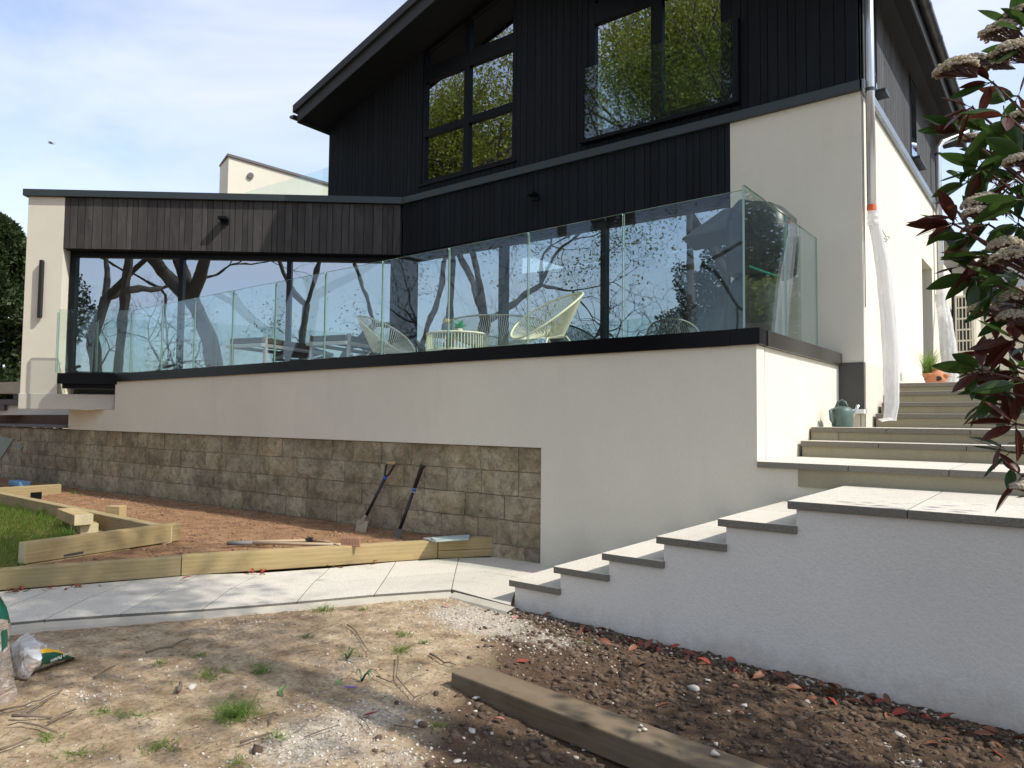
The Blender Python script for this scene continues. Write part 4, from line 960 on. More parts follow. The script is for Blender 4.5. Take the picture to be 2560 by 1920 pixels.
# ================================================================ leaning board and blue thing far left
lw = 0.0
def quadbox(name, px, vfun, th, mat, label, cat):
    pts = [vfun(*p) for p in px]; n = np.cross(np.array(pts[1])-np.array(pts[0]), np.array(pts[2])-np.array(pts[0])); n /= np.linalg.norm(n)
    return MB().prism([tuple(p) for p in pts], tuple(n*th)).build(name, mat, None, bevel=0.005, label=label, cat=cat)
tblm = plain('sage_green_panel', (0.19, 0.22, 0.18), 0.6)
tl_ = empty('folding_table', onz(0, 1200, 0.25), 'grey green folding table tipped on its side against the dark wall', 'table')
q = [onw(-75, 1150, 0.9), onw(-60, 1082, 0.6), onw(33, 1098, 0.6), onw(0, 1147, 0.5), onw(-40, 1190, 0.4)]
n = np.cross(q[1]-q[0], q[2]-q[0]); n /= np.linalg.norm(n)
MB().prism([tuple(p) for p in q], tuple(NW*0.05)).build('table_top', tblm, tl_, bevel=0.006)
q = [onw(33, 1112, 0.56), onw(38, 1107, 0.56), onw(56, 1118, 0.56), onw(50, 1126, 0.56)]
MB().prism([tuple(p) for p in q], tuple(NW*0.04)).build('leg', tblm, tl_)
q = [onz(-25, 1215, 0.24), onz(20, 1215, 0.24)]
MB().box(q[0][0], q[0][0]+0.5, q[0][1]+0.25, q[0][1]+0.42, 0.23, 0.32).build('blue_bag', plain('pale_blue', (0.16, 0.32, 0.52), 0.7), None, bevel=0.02, label='small pale blue packet in the dark corner behind the back timber', cat='packet')

# ================================================================ TOOLS
def tool_line(p0, off0, p1, off1): return onb(*p0, off0), onb(*p1, off1)
def spade():
    T, Bm = onb(978, 1158, -0.03), onb(915, 1290, -0.16)
    e = empty('spade', Bm, 'dirty square mouthed spade with a D grip leaning on the stone wall', 'spade')
    d = (T-Bm)/np.linalg.norm(T-Bm); w_ = DB
    j0 = onb(962, 1196, -0.055)
    MB().tube([Bm-d*0.02, j0], 0.0165, 12).build('shaft', m_rubber, e, smooth=True)
    MB().tube([j0-d*0.01, j0+d*0.02], 0.019, 12).build('blue_collar', m_blue, e, smooth=True)
    w_ = np.array(DB)*1.0; tl2 = T-w_*0.05; tr2 = T+w_*0.05
    MB().tube([j0+d*0.02, j0+d*0.05-w_*0.03, T-w_*0.055-d*0.03, T-w_*0.055], 0.012, 8).build('grip_fork', m_rubber, e, smooth=True)
    MB().tube([j0+d*0.02, j0+d*0.05+w_*0.03, T+w_*0.055-d*0.03, T+w_*0.055], 0.012, 8).build('grip_fork', m_rubber, e, smooth=True)
    MB().tube([T-w_*0.06, T+w_*0.06], 0.017, 10).build('grip_bar', plain('worn_wood', (0.42, 0.29, 0.14), 0.6), e, smooth=True)
    bl = MB(); m_dirt = plain('dried_mud', (0.33, 0.26, 0.18), 0.95, var=0.35, bmp=0.7, bsc=90)
    c = [onb(893, 1299, -0.17), onb(921, 1303, -0.17), onb(909, 1350, -0.30), onb(884, 1346, -0.30)]
    n = np.cross(c[1]-c[0], c[3]-c[0]); n /= np.linalg.norm(n)
    bl.prism([tuple(p) for p in c], tuple(n*0.006)); bl.tube([Bm+d*0.01, (c[0]+c[1])/2-(d*0.05)], [0.018, 0.03], 8)
    bl.build('blade', m_dirt, e, bevel=0.002)
spade()
T, Bm = onb(1057, 1162, -0.03), onb(1000, 1322, -0.22)
e = empty('spade', Bm, 'black shafted spade without a D grip leaning on the stone wall', 'spade')
d = (T-Bm)/np.linalg.norm(T-Bm); L_ = np.linalg.norm(T-Bm)
MB().tube([Bm, T-d*0.3], [0.019, 0.0165], 12).build('shaft', m_rubber, e, smooth=True)
MB().tube([T-d*0.285, T-d*0.255], 0.0205, 12).build('blue_collar', m_blue, e, smooth=True)
MB().tube([T-d*0.25, T-d*0.03, T-d*0.025, T], [0.020, 0.022, 0.029, 0.029], 12).build('hand_grip', m_rubber, e, smooth=True)
c = [onb(990, 1320, -0.22), onb(1008, 1322, -0.22), onb(1000, 1352, -0.32), onb(982, 1352, -0.32)]
MB().prism([tuple(p) for p in c], (0.002, -0.006, 0.0)).build('blade', plain('muddy_steel', (0.10, 0.08, 0.065), 0.8, bmp=0.5), e)
# rake lying on the bed
ZB_ = 0.245
m_wood = plain('ash_handle', (0.40, 0.30, 0.19), 0.6, var=0.2)
m_rust = plain('rusty_steel', (0.30, 0.16, 0.10), 0.7, var=0.4)
rk = empty('rake', onz(853, 1362, ZB_), 'garden rake with rusty tines lying on the soil behind the long beam', 'rake')
h0, h1 = onz(640, 1358, ZB_), onz(853, 1362, ZB_+0.01)
MB().tube([onz(568, 1358, ZB_), onz(632, 1357.5, ZB_)], 0.019, 10).build('hand_grip', plain('grey_grip', (0.16, 0.155, 0.15), 0.7), rk, smooth=True)
MB().tube([onz(632, 1357.5, ZB_), h1], 0.0145, 10).build('handle', m_wood, rk, smooth=True)
r0, r1 = onz(852, 1362, ZB_+0.01), onz(900, 1366, ZB_+0.01)
MB().tube([r0, r1], 0.009, 6).build('rake_bar', m_rust, rk)
for i in range(13):
    p = r0+(r1-r0)*(i+0.2)/12.5
    MB().tube([p, p+np.array([-0.012, 0.01, 0.06]), p+np.array([-0.025, 0.02, 0.085])], [0.0075, 0.006, 0.003], 5).build('tine', m_rust, rk)
hd = empty('hoe', onz(775, 1352, ZB_), 'second long pale handled tool lying behind the rake on the soil', 'garden tool')
MB().tube([onz(600, 1355, ZB_), onz(772, 1351.5, ZB_)], 0.0145, 10).build('handle', m_wood, hd, smooth=True)
MB().tube([onz(772, 1351.5, ZB_), onz(815, 1354, ZB_+0.02), onz(848, 1362, ZB_+0.02)], [0.012, 0.008, 0.006], 8).build('neck', m_wood, hd, smooth=True)
rr = random.Random(5)
m = MB()
for i in range(60):
    p = onz(766+rr.uniform(0, 14), 1352+rr.uniform(-3, 3), ZB_+0.01); m.tube([p, p+np.array([rr.uniform(-.02, .02), rr.uniform(-.02, .02), rr.uniform(0, .03)])], 0.004, 4)
m.build('muddy_collar', m_rubber, hd)
# pale slab offcuts on the timber
t0 = u1_+np.array([0, 0, 0.105])
zz = float(t0[2])
for k, (pp_, lab) in enumerate((([(1090, 1351), (1172, 1346), (1174, 1336), (1078, 1343)], 'upper pale blue grey slate offcut resting on the timber edging'), ([(1058, 1344), (1090, 1352), (1115, 1349), (1085, 1342)], 'lower pale blue grey slate offcut jutting out to the left on the timber'))):
    pts = [onz(x, y, zz+0.022-k*0.016) for x, y in pp_]
    MB().prism([tuple(p) for p in pts], (0, 0, -0.015)).build('slate_offcut', plain('pale_slate', (0.42, 0.48, 0.46), 0.5, bmp=0.2), None, bevel=0.002, label=lab, cat='slate')

# ================================================================ TERRACE FURNITURE
ZD = 2.0
m_string = plain('lime_string', (0.70, 0.69, 0.50), 0.5)
m_stringd = plain('grey_string', (0.42, 0.43, 0.30), 0.6)
def string_chair(c, rz, label, w=0.78, h=0.86, mat=m_string, name='string_chair', cat='chair', ns=78, tilt=0.62, rl=None):
    e = empty(name, (c[0], c[1], ZD), label, cat, 'string seats on the terrace', rot=(0, 0, rz))
    ring = []; K = 56; a = w/2; lb = 0.50
    for i in range(K):
        t = 2*PI*i/K; y = lb*math.sin(t); x = a*math.cos(t)
        ring.append((x*(1.0-0.05*math.sin(t)), y*math.cos(tilt)-0.02, 0.60+y*math.sin(tilt)+0.05*math.cos(2*t)*0.5))
    base = [(a*0.42*math.cos(2*PI*i/K), 0.17*math.sin(2*PI*i/K)+0.0, 0.335+0.02*math.sin(2*PI*i/K)) for i in range(K)]
    def loop(path, r, nm, m_, par):
        b = MB(); P_ = path+[path[0], path[1]]; b.tube(P_, r, 7, cap=False); return b.build(nm, m_, par, smooth=True, local=True)
    loop(ring, 0.0125, 'rim', mat, e); loop(base, 0.008, 'seat_ring', mat, e)
    s = MB()
    for i in range(ns):
        t = i/ns*K; i0 = int(t) % K; f = t-int(t)
        A = np.array(ring[i0])*(1-f)+np.array(ring[(i0+1) % K])*f; B = np.array(base[i0])*(1-f)+np.array(base[(i0+1) % K])*f
        s.tube([tuple(A), tuple(A*0.5+B*0.5+np.array([0, 0, -0.012])), tuple(B)], 0.0060, 4, cap=False)
    for i in range(14):
        x = a*0.42*math.cos(PI*(i+0.5)/14); y = 0.17*math.sin(PI*(i+0.5)/14); s.tube([(x, -y, 0.335), (x, y, 0.335)], 0.003, 4, cap=False)
    s.build('woven_strings', mat, e, local=True, kind='stuff')
    for (sx, sy) in ((-1, -1), (1, -1), (-1, 1), (1, 1)):
        MB().tube([(sx*a*0.40, sy*0.12, 0.34), (sx*a*0.78, sy*0.34, 0.0)], 0.009, 7).build('leg', m_stringd if False else mat, e, smooth=True, local=True)
    MB().tube([(-a*0.6, -0.24, 0.16), (a*0.6, -0.24, 0.16)], 0.006, 6).build('crossbar', mat, e, local=True)
    return e
def at_v(px, v): p = onv(px, 850, v); return p
cc = at_v(962, 6.9); string_chair(cc, math.radians(100), 'left lime string chair facing the round table')
cc = at_v(1372, 6.6); string_chair(cc, math.radians(-18), 'right lime string chair turned towards the round table')
cc = at_v(1240, 7.3); string_chair(cc, math.radians(37), 'wide grey string sofa behind the round table', w=1.35, h=0.8, mat=m_stringd, name='string_sofa', cat='sofa', ns=120, tilt=0.55)
tcn = at_v(1143, 6.45)
tb = empty('round_table', (tcn[0], tcn[1], ZD), 'low round lime string table between the two string chairs', 'table')
R_ = 0.365; HT = 0.42
def circ(r, z, c=tcn): return [(c[0]+r*math.cos(2*PI*i/40), c[1]+r*math.sin(2*PI*i/40), z) for i in range(42)]
MB().tube(circ(R_, ZD+HT), 0.013, 7, cap=False).build('top_rim', m_string, tb, smooth=True)
MB().tube(circ(R_*1.02, ZD+0.22), 0.009, 7, cap=False).build('middle_ring', m_string, tb, smooth=True)
MB().tube(circ(R_*0.8, ZD+0.02), 0.010, 7, cap=False).build('base_ring', m_string, tb, smooth=True)
s = MB()
for i in range(62):
    t = 2*PI*i/62; f = lambda r, z: (tcn[0]+r*math.cos(t), tcn[1]+r*math.sin(t), z)
    s.tube([f(R_, ZD+HT), f(R_*1.02, ZD+0.22), f(R_*0.8, ZD+0.02)], 0.0055, 4, cap=False)
s.build('woven_strings', m_string, tb, kind='stuff')
MB().lathe([(R_-0.005, 0), (R_-0.005, 0.008)], (tcn[0], tcn[1], ZD+HT-0.006), 36).build('glass_top', m_bglass, tb)
# lantern and succulent
lc = onv(1117, 820, tcn[1]+0.05); lt = empty('lantern', (lc[0], tcn[1]+0.05, ZD+HT+0.004), 'glass lantern with brass top standing on the round table', 'lantern')
L0 = (lc[0], tcn[1]+0.05, ZD+HT+0.004)
MB().lathe([(0.06, 0), (0.065, 0.01), (0.065, 0.14), (0.05, 0.16)], L0, 20).build('glass_jar', plain('smoked_glass', (0.10, 0.11, 0.12), 0.1, spec=0.6), lt, smooth=True)
MB().lathe([(0.052, 0.16), (0.055, 0.165), (0.055, 0.205), (0.03, 0.22)], L0, 20).build('brass_top', plain('brass', (0.62, 0.48, 0.2), 0.3, 0.9), lt, smooth=True)
MB().tube([(L0[0]+0.05*math.cos(PI*i/10), L0[1], L0[2]+0.2+0.06*math.sin(PI*i/10)) for i in range(11)], 0.004, 6).build('handle', m_rubber, lt, smooth=True)
pcn = onv(1148, 820, tcn[1]-0.12); P0 = (pcn[0], tcn[1]-0.12, ZD+HT+0.004)
su = empty('succulent', P0, 'small spiky green succulent in a pale pot on the round table', 'plant')
MB().lathe([(0.025, 0), (0.045, 0.012), (0.045, 0.04), (0.035, 0.05)], P0, 18).build('pot', plain('pale_pot', (0.6, 0.55, 0.42), 0.6), su, smooth=True)
s = MB()
for i in range(46):
    t = rr.uniform(0, 2*PI); el = rr.uniform(0.2, 1.5); L = rr.uniform(0.09, 0.13); d = np.array([math.cos(t)*math.cos(el), math.sin(t)*math.cos(el), math.sin(el)])
    p = np.array(P0)+np.array([0, 0, 0.05]); s.tube([p, p+d*L*0.5, p+d*L], [0.006, 0.0065, 0.001], 4)
s.build('leaves', plain('succulent_green', (0.05, 0.33, 0.16), 0.5), su)
# sun loungers
m_lf = plain('lounger_frame', (0.42, 0.42, 0.40), 0.35, 0.4); m_lt = plain('lounger_fabric', (0.05, 0.045, 0.04), 0.9)
def lounger(px, v, rz, label):
    c = at_v(px, v); e = empty('sun_lounger', (c[0], c[1], ZD), label, 'sun lounger', 'sun loungers on the terrace', rot=(0, 0, rz))
    MB().box(-0.33, 0.33, -0.95, 0.95, 0.30, 0.34).box(-0.29, 0.29, -0.91, 0.91, 0.299, 0.341).build('frame', m_lf, e, bevel=0.01, local=True) if False else None
    f = MB(); f.box(-0.34, -0.30, -0.95, 0.95, 0.41, 0.46).box(0.30, 0.34, -0.95, 0.95, 0.41, 0.46).box(-0.299, 0.299, -0.95, -0.91, 0.41, 0.459).box(-0.299, 0.299, 0.91, 0.95, 0.41, 0.459)
    f.build('frame', m_lf, e, bevel=0.004, local=True)
    MB().box(-0.298, 0.298, -0.905, 0.15, 0.48, 0.55).build('seat_sling', m_lt, e, local=True)
    b = MB(); b.prism([(-0.298, 0.16, 0.50), (0.298, 0.16, 0.50), (0.298, 0.80, 0.42), (-0.298, 0.80, 0.42)], (0, -0.01, 0.03)); b.build('back_sling', m_lt, e, local=True)
    for (x, y) in ((-0.32, -0.85), (0.32, -0.85), (-0.32, 0.8), (0.32, 0.8)):
        MB().box(x-0.02, x+0.02, y-0.02, y+0.02, 0, 0.409 if y > 0 else 0.57).build('leg', m_lf, e, local=True)
lounger(722, 6.75, math.radians(14), 'left grey sun lounger with brown sling near the wing doors')
lounger(915, 7.2, math.radians(14), 'right grey sun lounger behind the left string chair')
sp_ = at_v(822, 7.3)
pot = empty('slatted_planter', (sp_[0], sp_[1], ZD), 'dark ribbed planter standing between the sun loungers', 'planter')
MB().lathe([(0.17, 0), (0.2, 0.02), (0.2, 0.36), (0.17, 0.37)], (sp_[0], sp_[1], ZD), 22).build('tub', m_rubber, pot)
# covered barbecue in the corner
bq = empty('covered_barbecue', (-2.7, 7.3, ZD), 'barbecue wrapped in a shiny dark plastic cover in the terrace corner', 'barbecue')
m_cov = plain('black_plastic_cover', (0.022, 0.030, 0.027), 0.38, spec=0.4, bmp=0.9, bsc=9)
def grow(rings, name, mat, parent, n=26, seed=1, amp=0.02):
    """soft draped volume: rings of (cx,cy,z,rx,ry)"""
    vs = []; r_ = random.Random(seed); ph = [r_.uniform(0, 6.28) for _ in range(6)]
    for k, (cx_, cy0, z, rx, ry) in enumerate(rings):
        for j in range(n):
            t = 2*PI*j/n; c_, s_ = math.cos(t), math.sin(t); sq = 1/max(abs(c_), abs(s_))**0.55
            wob = 1+amp*math.sin(5*t+ph[0]+k*0.7)+amp*math.sin(9*t+ph[1]-k*1.1)+amp*r_.uniform(-1, 1)
            vs.append((cx_+rx*c_*sq*wob, cy0+ry*s_*sq*wob, z+amp*0.8*math.sin(3*t+ph[2]+k)))
    fs = [(i*n+j, i*n+(j+1) % n, (i+1)*n+(j+1) % n, (i+1)*n+j) for i in range(len(rings)-1) for j in range(n)]
    fs += [tuple(range(n-1, -1, -1)), tuple((len(rings)-1)*n+j for j in range(n))]
    return MB().add(vs, fs).build(name, mat, parent, smooth=True)
gcx = float(onv(1905, 700, 6.85)[0]); zt_ = float(onv(1870, 512, 6.85)[2]); zm = float(onv(1930, 690, 6.85)[2])
wq = 0.30
grow([(gcx-0.02, 6.85, zm, wq*0.78, 0.26), (gcx, 6.85, zm+0.03, wq*0.98, 0.30), (gcx+0.01, 6.85, zm+0.28, wq*1.02, 0.31), (gcx, 6.85, zt_-0.18, wq*0.97, 0.30), (gcx-0.04, 6.85, zt_-0.06, wq*0.72, 0.25), (gcx-0.1, 6.85, zt_, wq*0.35, 0.16)], 'hood_cover', m_cov, bq, seed=4, amp=0.02)
grow([(gcx-0.1, 6.87, ZD+0.02, 0.24, 0.22), (gcx-0.1, 6.87, ZD+0.3, 0.25, 0.22), (gcx-0.08, 6.86, zm-0.08, 0.22, 0.21), (gcx-0.06, 6.86, zm-0.01, 0.20, 0.2)], 'lower_cover', m_cov, bq, seed=6, amp=0.035)
q = [onv(1700, 598, 6.75), onv(1862, 560, 6.6), onv(1862, 514, 6.75), onv(1810, 520, 6.85)]
MB().prism([tuple(p) for p in q], (0.0, 0.35, -0.06)).build('side_shelf_cover', m_cov, bq, bevel=0.02)
MB().tube([onv(1873, 666, 6.5), onv(1940, 690, 6.5)], 0.010, 8).build('green_edge', plain('green_trim', (0.02, 0.28, 0.17), 0.3), bq)

# ================================================================ wall lights
def wall_box_light(px, py, F, on, label, w_=0.115, d=0.13, h=0.05):
    p = on(px, py); return p
p = onw(563, 554); s0 = sw(p)
e = empty('wall_light', FWing(s0, -0.03, p[2]), 'small square black wall light on the weathered wing boards', 'wall light', 'square wall lights')
MB().box(s0-0.06, s0+0.06, -0.035, -0.003, p[2]-0.045, p[2]+0.045, FWing).build('back_plate', m_frame, e, bevel=0.003)
MB().box(s0-0.06, s0+0.07, -0.17, -0.036, p[2]+0.0, p[2]+0.045, FWing).build('lamp_head', m_frame, e, bevel=0.003)
p = onv(1343, 495, VH)
e = empty('wall_light', (p[0], VH-0.03, p[2]), 'small square black wall light on the dark gable boards', 'wall light', 'square wall lights')
MB().box(p[0]-0.055, p[0]+0.055, VH-0.06, VH-0.026, p[2]-0.045, p[2]+0.045).build('back_plate', m_frame, e, bevel=0.003)
MB().box(p[0]-0.055, p[0]+0.055, VH-0.19, VH-0.061, p[2]+0.0, p[2]+0.045).build('lamp_head', m_frame, e, bevel=0.003)
p0, p1 = onw(109, 652), onw(109, 796); s0 = sw(p0)
e = empty('wall_light', FWing(s0, -0.03, p1[2]), 'tall narrow black wall light on the cream wing pier', 'wall light')
MB().box(s0-0.022, s0+0.026, -0.075, -0.02, p1[2], p0[2], FWing).build('light_bar', m_rubber, e, bevel=0.003)
MB().box(s0-0.015, s0+0.018, -0.0195, -0.001, p1[2]+0.02, p0[2]-0.02, FWing).build('mounting_rail', m_frame, e)
# loose cables
pc = onv(1980, 540, VH-0.01)
cb = [onv(x, y, VH-0.03) for x, y in ((1978, 540), (1985, 548), (1976, 560), (1970, 575), (1975, 588), (1980, 600), (1977, 615), (1982, 632), (1974, 598), (1978, 585))]
MB().tube([tuple(c) for c in cb], 0.006, 6).build('loose_cable', m_rubber, None, smooth=True, label='loop of loose black cable hanging from the cream wall behind the glass', cat='cable')
cb = [onu(x, y, UH+0.02) for x, y in ((2197, 560), (2207, 578), (2215, 592), (2222, 590), (2223, 597), (2216, 600), (2212, 594))]
MB().tube([tuple(c) for c in cb], 0.006, 6).build('loose_cable', m_zinc, None, smooth=True, label='bent grey wire sticking out of the sunlit side wall by the downpipe', cat='cable')

# ================================================================ plastic sleeves on the downpipes
m_slv, nt, p = newmat('milky_plastic'); 
p.inputs['Base Color'].default_value = (0.80, 0.80, 0.80, 1); p.inputs['Roughness'].default_value = 0.32
o_ = nt.nodes['Material Output']; tr = N(nt, 'ShaderNodeBsdfTransparent'); tr.inputs[0].default_value = (0.95, 0.95, 0.95, 1); tl = N(nt, 'ShaderNodeBsdfTranslucent'); tl.inputs[0].default_value = (0.85, 0.85, 0.85, 1)
m1 = N(nt, 'ShaderNodeMixShader'); m1.inputs[0].default_value = 0.45; m2 = N(nt, 'ShaderNodeMixShader')
vv = coord(nt, scale=(8, 8, 0.8)); nf = noise(nt, vv, 3, 4, 0.6)
nt.links.new(p.outputs[0], m1.inputs[1]); nt.links.new(tl.outputs[0], m1.inputs[2]); nt.links.new(ramp(nt, nf, [(0.3, 0.08), (0.7, 0.5)]), m2.inputs[0])
nt.links.new(m1.outputs[0], m2.inputs[1]); nt.links.new(tr.outputs[0], m2.inputs[2]); nt.links.new(m2.outputs[0], o_.inputs[0])
nt.links.new(bump(nt, nf, 0.8, 0.02), p.inputs['Normal'])
def sleeve(pxs, v, r, label, ufix=None, seed=1, zcut=None):
    r_ = random.Random(seed); n = 30; vs = []; path = []
    for i, (x, y, k) in enumerate(pxs):
        path.append((onv(x, y, v[i]), r*k))
    M_ = 26; pts = []
    for i in range(M_+1):
        t = i/M_*(len(path)-1); a = min(int(t), len(path)-2); f = t-a
        pts.append((path[a][0]*(1-f)+path[a+1][0]*f, path[a][1]*(1-f)+path[a+1][1]*f))
    ph = [r_.uniform(0, 6.3) for _ in range(4)]
    for i, (c, rr_) in enumerate(pts):
        for j in range(n):
            t = 2*PI*j/n; w_ = 1+0.10*math.sin(7*t+ph[0]+i*0.15)+0.08*math.sin(11*t+ph[1]-i*0.2)+0.04*r_.uniform(-1, 1)
            vs.append((c[0]+rr_*math.cos(t)*w_, c[1]+rr_*0.45*math.sin(t)*w_, c[2]))
    fs = [(i*n+j, i*n+(j+1) % n, (i+1)*n+(j+1) % n, (i+1)*n+j) for i in range(M_) for j in range(n)]
    e = empty('plastic_sleeve', tuple(pts[-1][0]), label, 'plastic sleeve', 'plastic sleeves hanging from downpipes')
    MB().add(vs, fs).build('loose_sleeve', m_slv, e, smooth=True)
    return e, pts
v1 = float(dp1[1]); 
e1, pt1 = sleeve([(2186, 560, 1.0), (2196, 610, 1.1), (2208, 680, 1.25), (2219, 780, 1.25), (2228, 880, 1.3), (2229, 960, 1.3), (2230, 1010, 1.25), (2224, 1052, 1.1)], [v1, v1, v1, v1-0.02, v1-0.03, v1-0.06, v1-0.08, v1-0.12], 0.052, 'long wrinkled white plastic sleeve on the near downpipe')
c0 = pt1[0][0]
MB().lathe([(0.055, 0), (0.058, 0.02), (0.052, 0.05), (0.059, 0.08), (0.052, 0.11), (0.056, 0.14)], (c0[0]-0.01, c0[1], c0[2]-0.01), 20).build('taped_collar', m_slv, e1)
q = [onv(2195, 1049, v1-0.15), onv(2225, 1044, v1-0.15), onv(2232, 1050, v1-0.2), onv(2205, 1055, v1-0.3)]
MB().prism([tuple(c) for c in q], (0, 0, 0.006)).build('sleeve_tail', m_slv, e1, bevel=0.002)
v2 = float(dp2[1])
e2, pt2 = sleeve([(2351, 735, 1.0), (2356, 760, 1.3), (2362, 800, 1.6), (2370, 860, 1.7), (2377, 920, 1.7), (2378, 955, 1.5)], [v2, v2, v2-0.2, v2-0.3, v2-0.4, v2-0.5], 0.06, 'clear plastic sleeve on the far downpipe behind the terracotta pot', seed=5)
c0 = pt2[0][0]; MB().lathe([(0.055, 0), (0.06, 0.04), (0.054, 0.08), (0.06, 0.13)], (c0[0], c0[1], c0[2]-0.01), 20).build('taped_collar', m_slv, e2)

# ================================================================ watering can, pot, heat pump
ZL = UP_[2][1]
c = onz(2110, 1066, ZL) if False else onv(2106, 1060, 7.35); cx0, cy0 = float(c[0]), 7.35
sc = np.linalg.norm(onv(2131, 1060, 7.35)-onv(2077, 1060, 7.35))   # body width
wcn = empty('watering_can', (cx0, cy0, ZL), 'weathered green plastic watering can on the landing by the side wall', 'watering can')
m_wc = plain('faded_green_plastic', (0.07, 0.115, 0.10), 0.5, var=0.45, sc=14)
R1_ = sc/2*0.98; Hh = sc*1.02
def el(prof, c, sx, sy, k=28):
    b = MB().lathe(prof, (0, 0, 0), k); b.v = [(c[0]+x*sx, c[1]+y*sy, c[2]+z) for x, y, z in b.v]; return b
el([(R1_*0.93, 0), (R1_, 0.02), (R1_, Hh*0.70), (R1_*0.93, Hh*0.85), (R1_*0.70, Hh*0.96), (R1_*0.3, Hh)], (cx0, cy0, ZL+0.002), 1.0, 1.1).build('body', m_wc, wcn, smooth=True)
MB().tube([(cx0-R1_*0.55, cy0-0.03, ZL+Hh*0.9), (cx0-R1_*0.35, cy0-0.02, ZL+Hh*1.2), (cx0, cy0, ZL+Hh*1.3), (cx0+R1_*0.3, cy0, ZL+Hh*1.2), (cx0+R1_*0.5, cy0, ZL+Hh*0.93)], 0.013, 10).build('top_handle', m_wc, wcn, smooth=True)
MB().tube([(cx0-R1_*0.75, cy0-R1_*0.7, ZL+Hh*0.85), (cx0-R1_*0.85, cy0-R1_*1.25, ZL+Hh*0.78), (cx0-R1_*0.75, cy0-R1_*1.35, ZL+Hh*0.35), (cx0-R1_*0.55, cy0-R1_*0.95, ZL+Hh*0.15)], 0.014, 10).build('rear_handle', m_wc, wcn, smooth=True)
MB().tube([(cx0+R1_*0.7, cy0+R1_*0.4, ZL+Hh*0.45), (cx0+R1_*1.15, cy0+R1_*0.6, ZL+Hh*0.8), (cx0+R1_*1.35, cy0+R1_*0.7, ZL+Hh*1.08)], [0.02, 0.014, 0.016], 10).build('spout', m_zinc, wcn, smooth=True)
# terracotta pot
zpz = UP_[6][1]; pcv = 9.75
pc_ = onv(2337, 956, pcv); w_t = np.linalg.norm(onv(2367, 950, pcv)-onv(2311, 950, pcv))/2; hh = (onv(2337, 915, pcv)[2]-pc_[2])
zpb = zpz+0.002
tp = empty('terracotta_pot', (pc_[0], pcv, zpb), 'orange terracotta strawberry pot with side pockets on the top step', 'pot')
m_tc = plain('terracotta', (0.48, 0.19, 0.09), 0.8, var=0.2, bmp=0.15)
hh = float(hh)+max(0, float(pc_[2])-zpb)*0
MB().lathe([(w_t*0.72, 0), (w_t*0.95, hh*0.1), (w_t, hh*0.35), (w_t*0.92, hh*0.6), (w_t*0.55, hh*0.82), (w_t*0.5, hh*0.9), (w_t*0.58, hh*0.93), (w_t*0.58, hh*1.0), (w_t*0.45, hh*1.0), (w_t*0.4, hh*0.9)], (pc_[0]+w_t*0.1, pcv, zpb), 30).build('body', m_tc, tp, smooth=True)
MB().lathe([(w_t*0.22, 0), (w_t*0.35, hh*0.1), (w_t*0.40, hh*0.22), (w_t*0.33, hh*0.22), (w_t*0.25, hh*0.1)], (pc_[0]+w_t*0.98, pcv-0.02, zpb+hh*0.38), 18).build('pocket', m_tc, tp, smooth=True)
MB().lathe([(w_t*0.3, 0), (w_t*0.52, hh*0.15), (w_t*0.6, hh*0.35), (w_t*0.5, hh*0.35), (w_t*0.3, hh*0.2)], (pc_[0]-w_t*0.5, pcv-0.05, zpb+hh*0.32), 18).build('pocket', m_tc, tp, smooth=True)
b = MB().lathe([(w_t*0.30, 0), (w_t*0.30, 0.012)], (0, 0, 0), 20); b.v = [(pc_[0]+w_t*0.45+x, pcv-w_t*0.97+z*0.5, zpb+hh*0.33+y*0.8) for x, y, z in b.v]
b.build('pocket_hole', m_rubber, tp)
def blades(name, center, n, L, spread, mat, seed, wd=0.004, up=0.9, parent=None, r0=0.05, **kw):
    r_ = np.random.RandomState(seed); V = []; F = []; o = 0
    for i in range(n):
        a = r_.rand()*2*PI; rr_ = r0*r_.rand()*1.15; lean = spread*(0.2+r_.rand()); L_ = L*(0.5+0.6*r_.rand()); az = r_.rand()*2*PI
        p = np.array([center[0]+rr_*math.cos(a), center[1]+rr_*math.sin(a), center[2]]); d = np.array([math.cos(az), math.sin(az), 0]); s_ = np.array([-d[1], d[0], 0])*wd*(0.6+0.8*r_.rand())
        for k in range(4):
            t = k/3; q_ = p+d*lean*L_*t*t+np.array([0, 0, L_*up*t*(1-0.35*lean*t)]); V += [q_-s_*(1-t*0.85), q_+s_*(1-t*0.85)]
        F += [(o+2*k, o+2*k+1, o+2*k+3, o+2*k+2) for k in range(3)]; o += 8
    return npmesh(name, V, F, mat, parent=parent, **kw)
blades('grass_plant', (pc_[0]-w_t*0.45, pcv-0.03, zpb+hh*0.6), 330, 0.42, 0.75, m_grass, 4, wd=0.0022, r0=0.06, label='tuft of fine green grass growing from the terracotta pot', cat='plant')
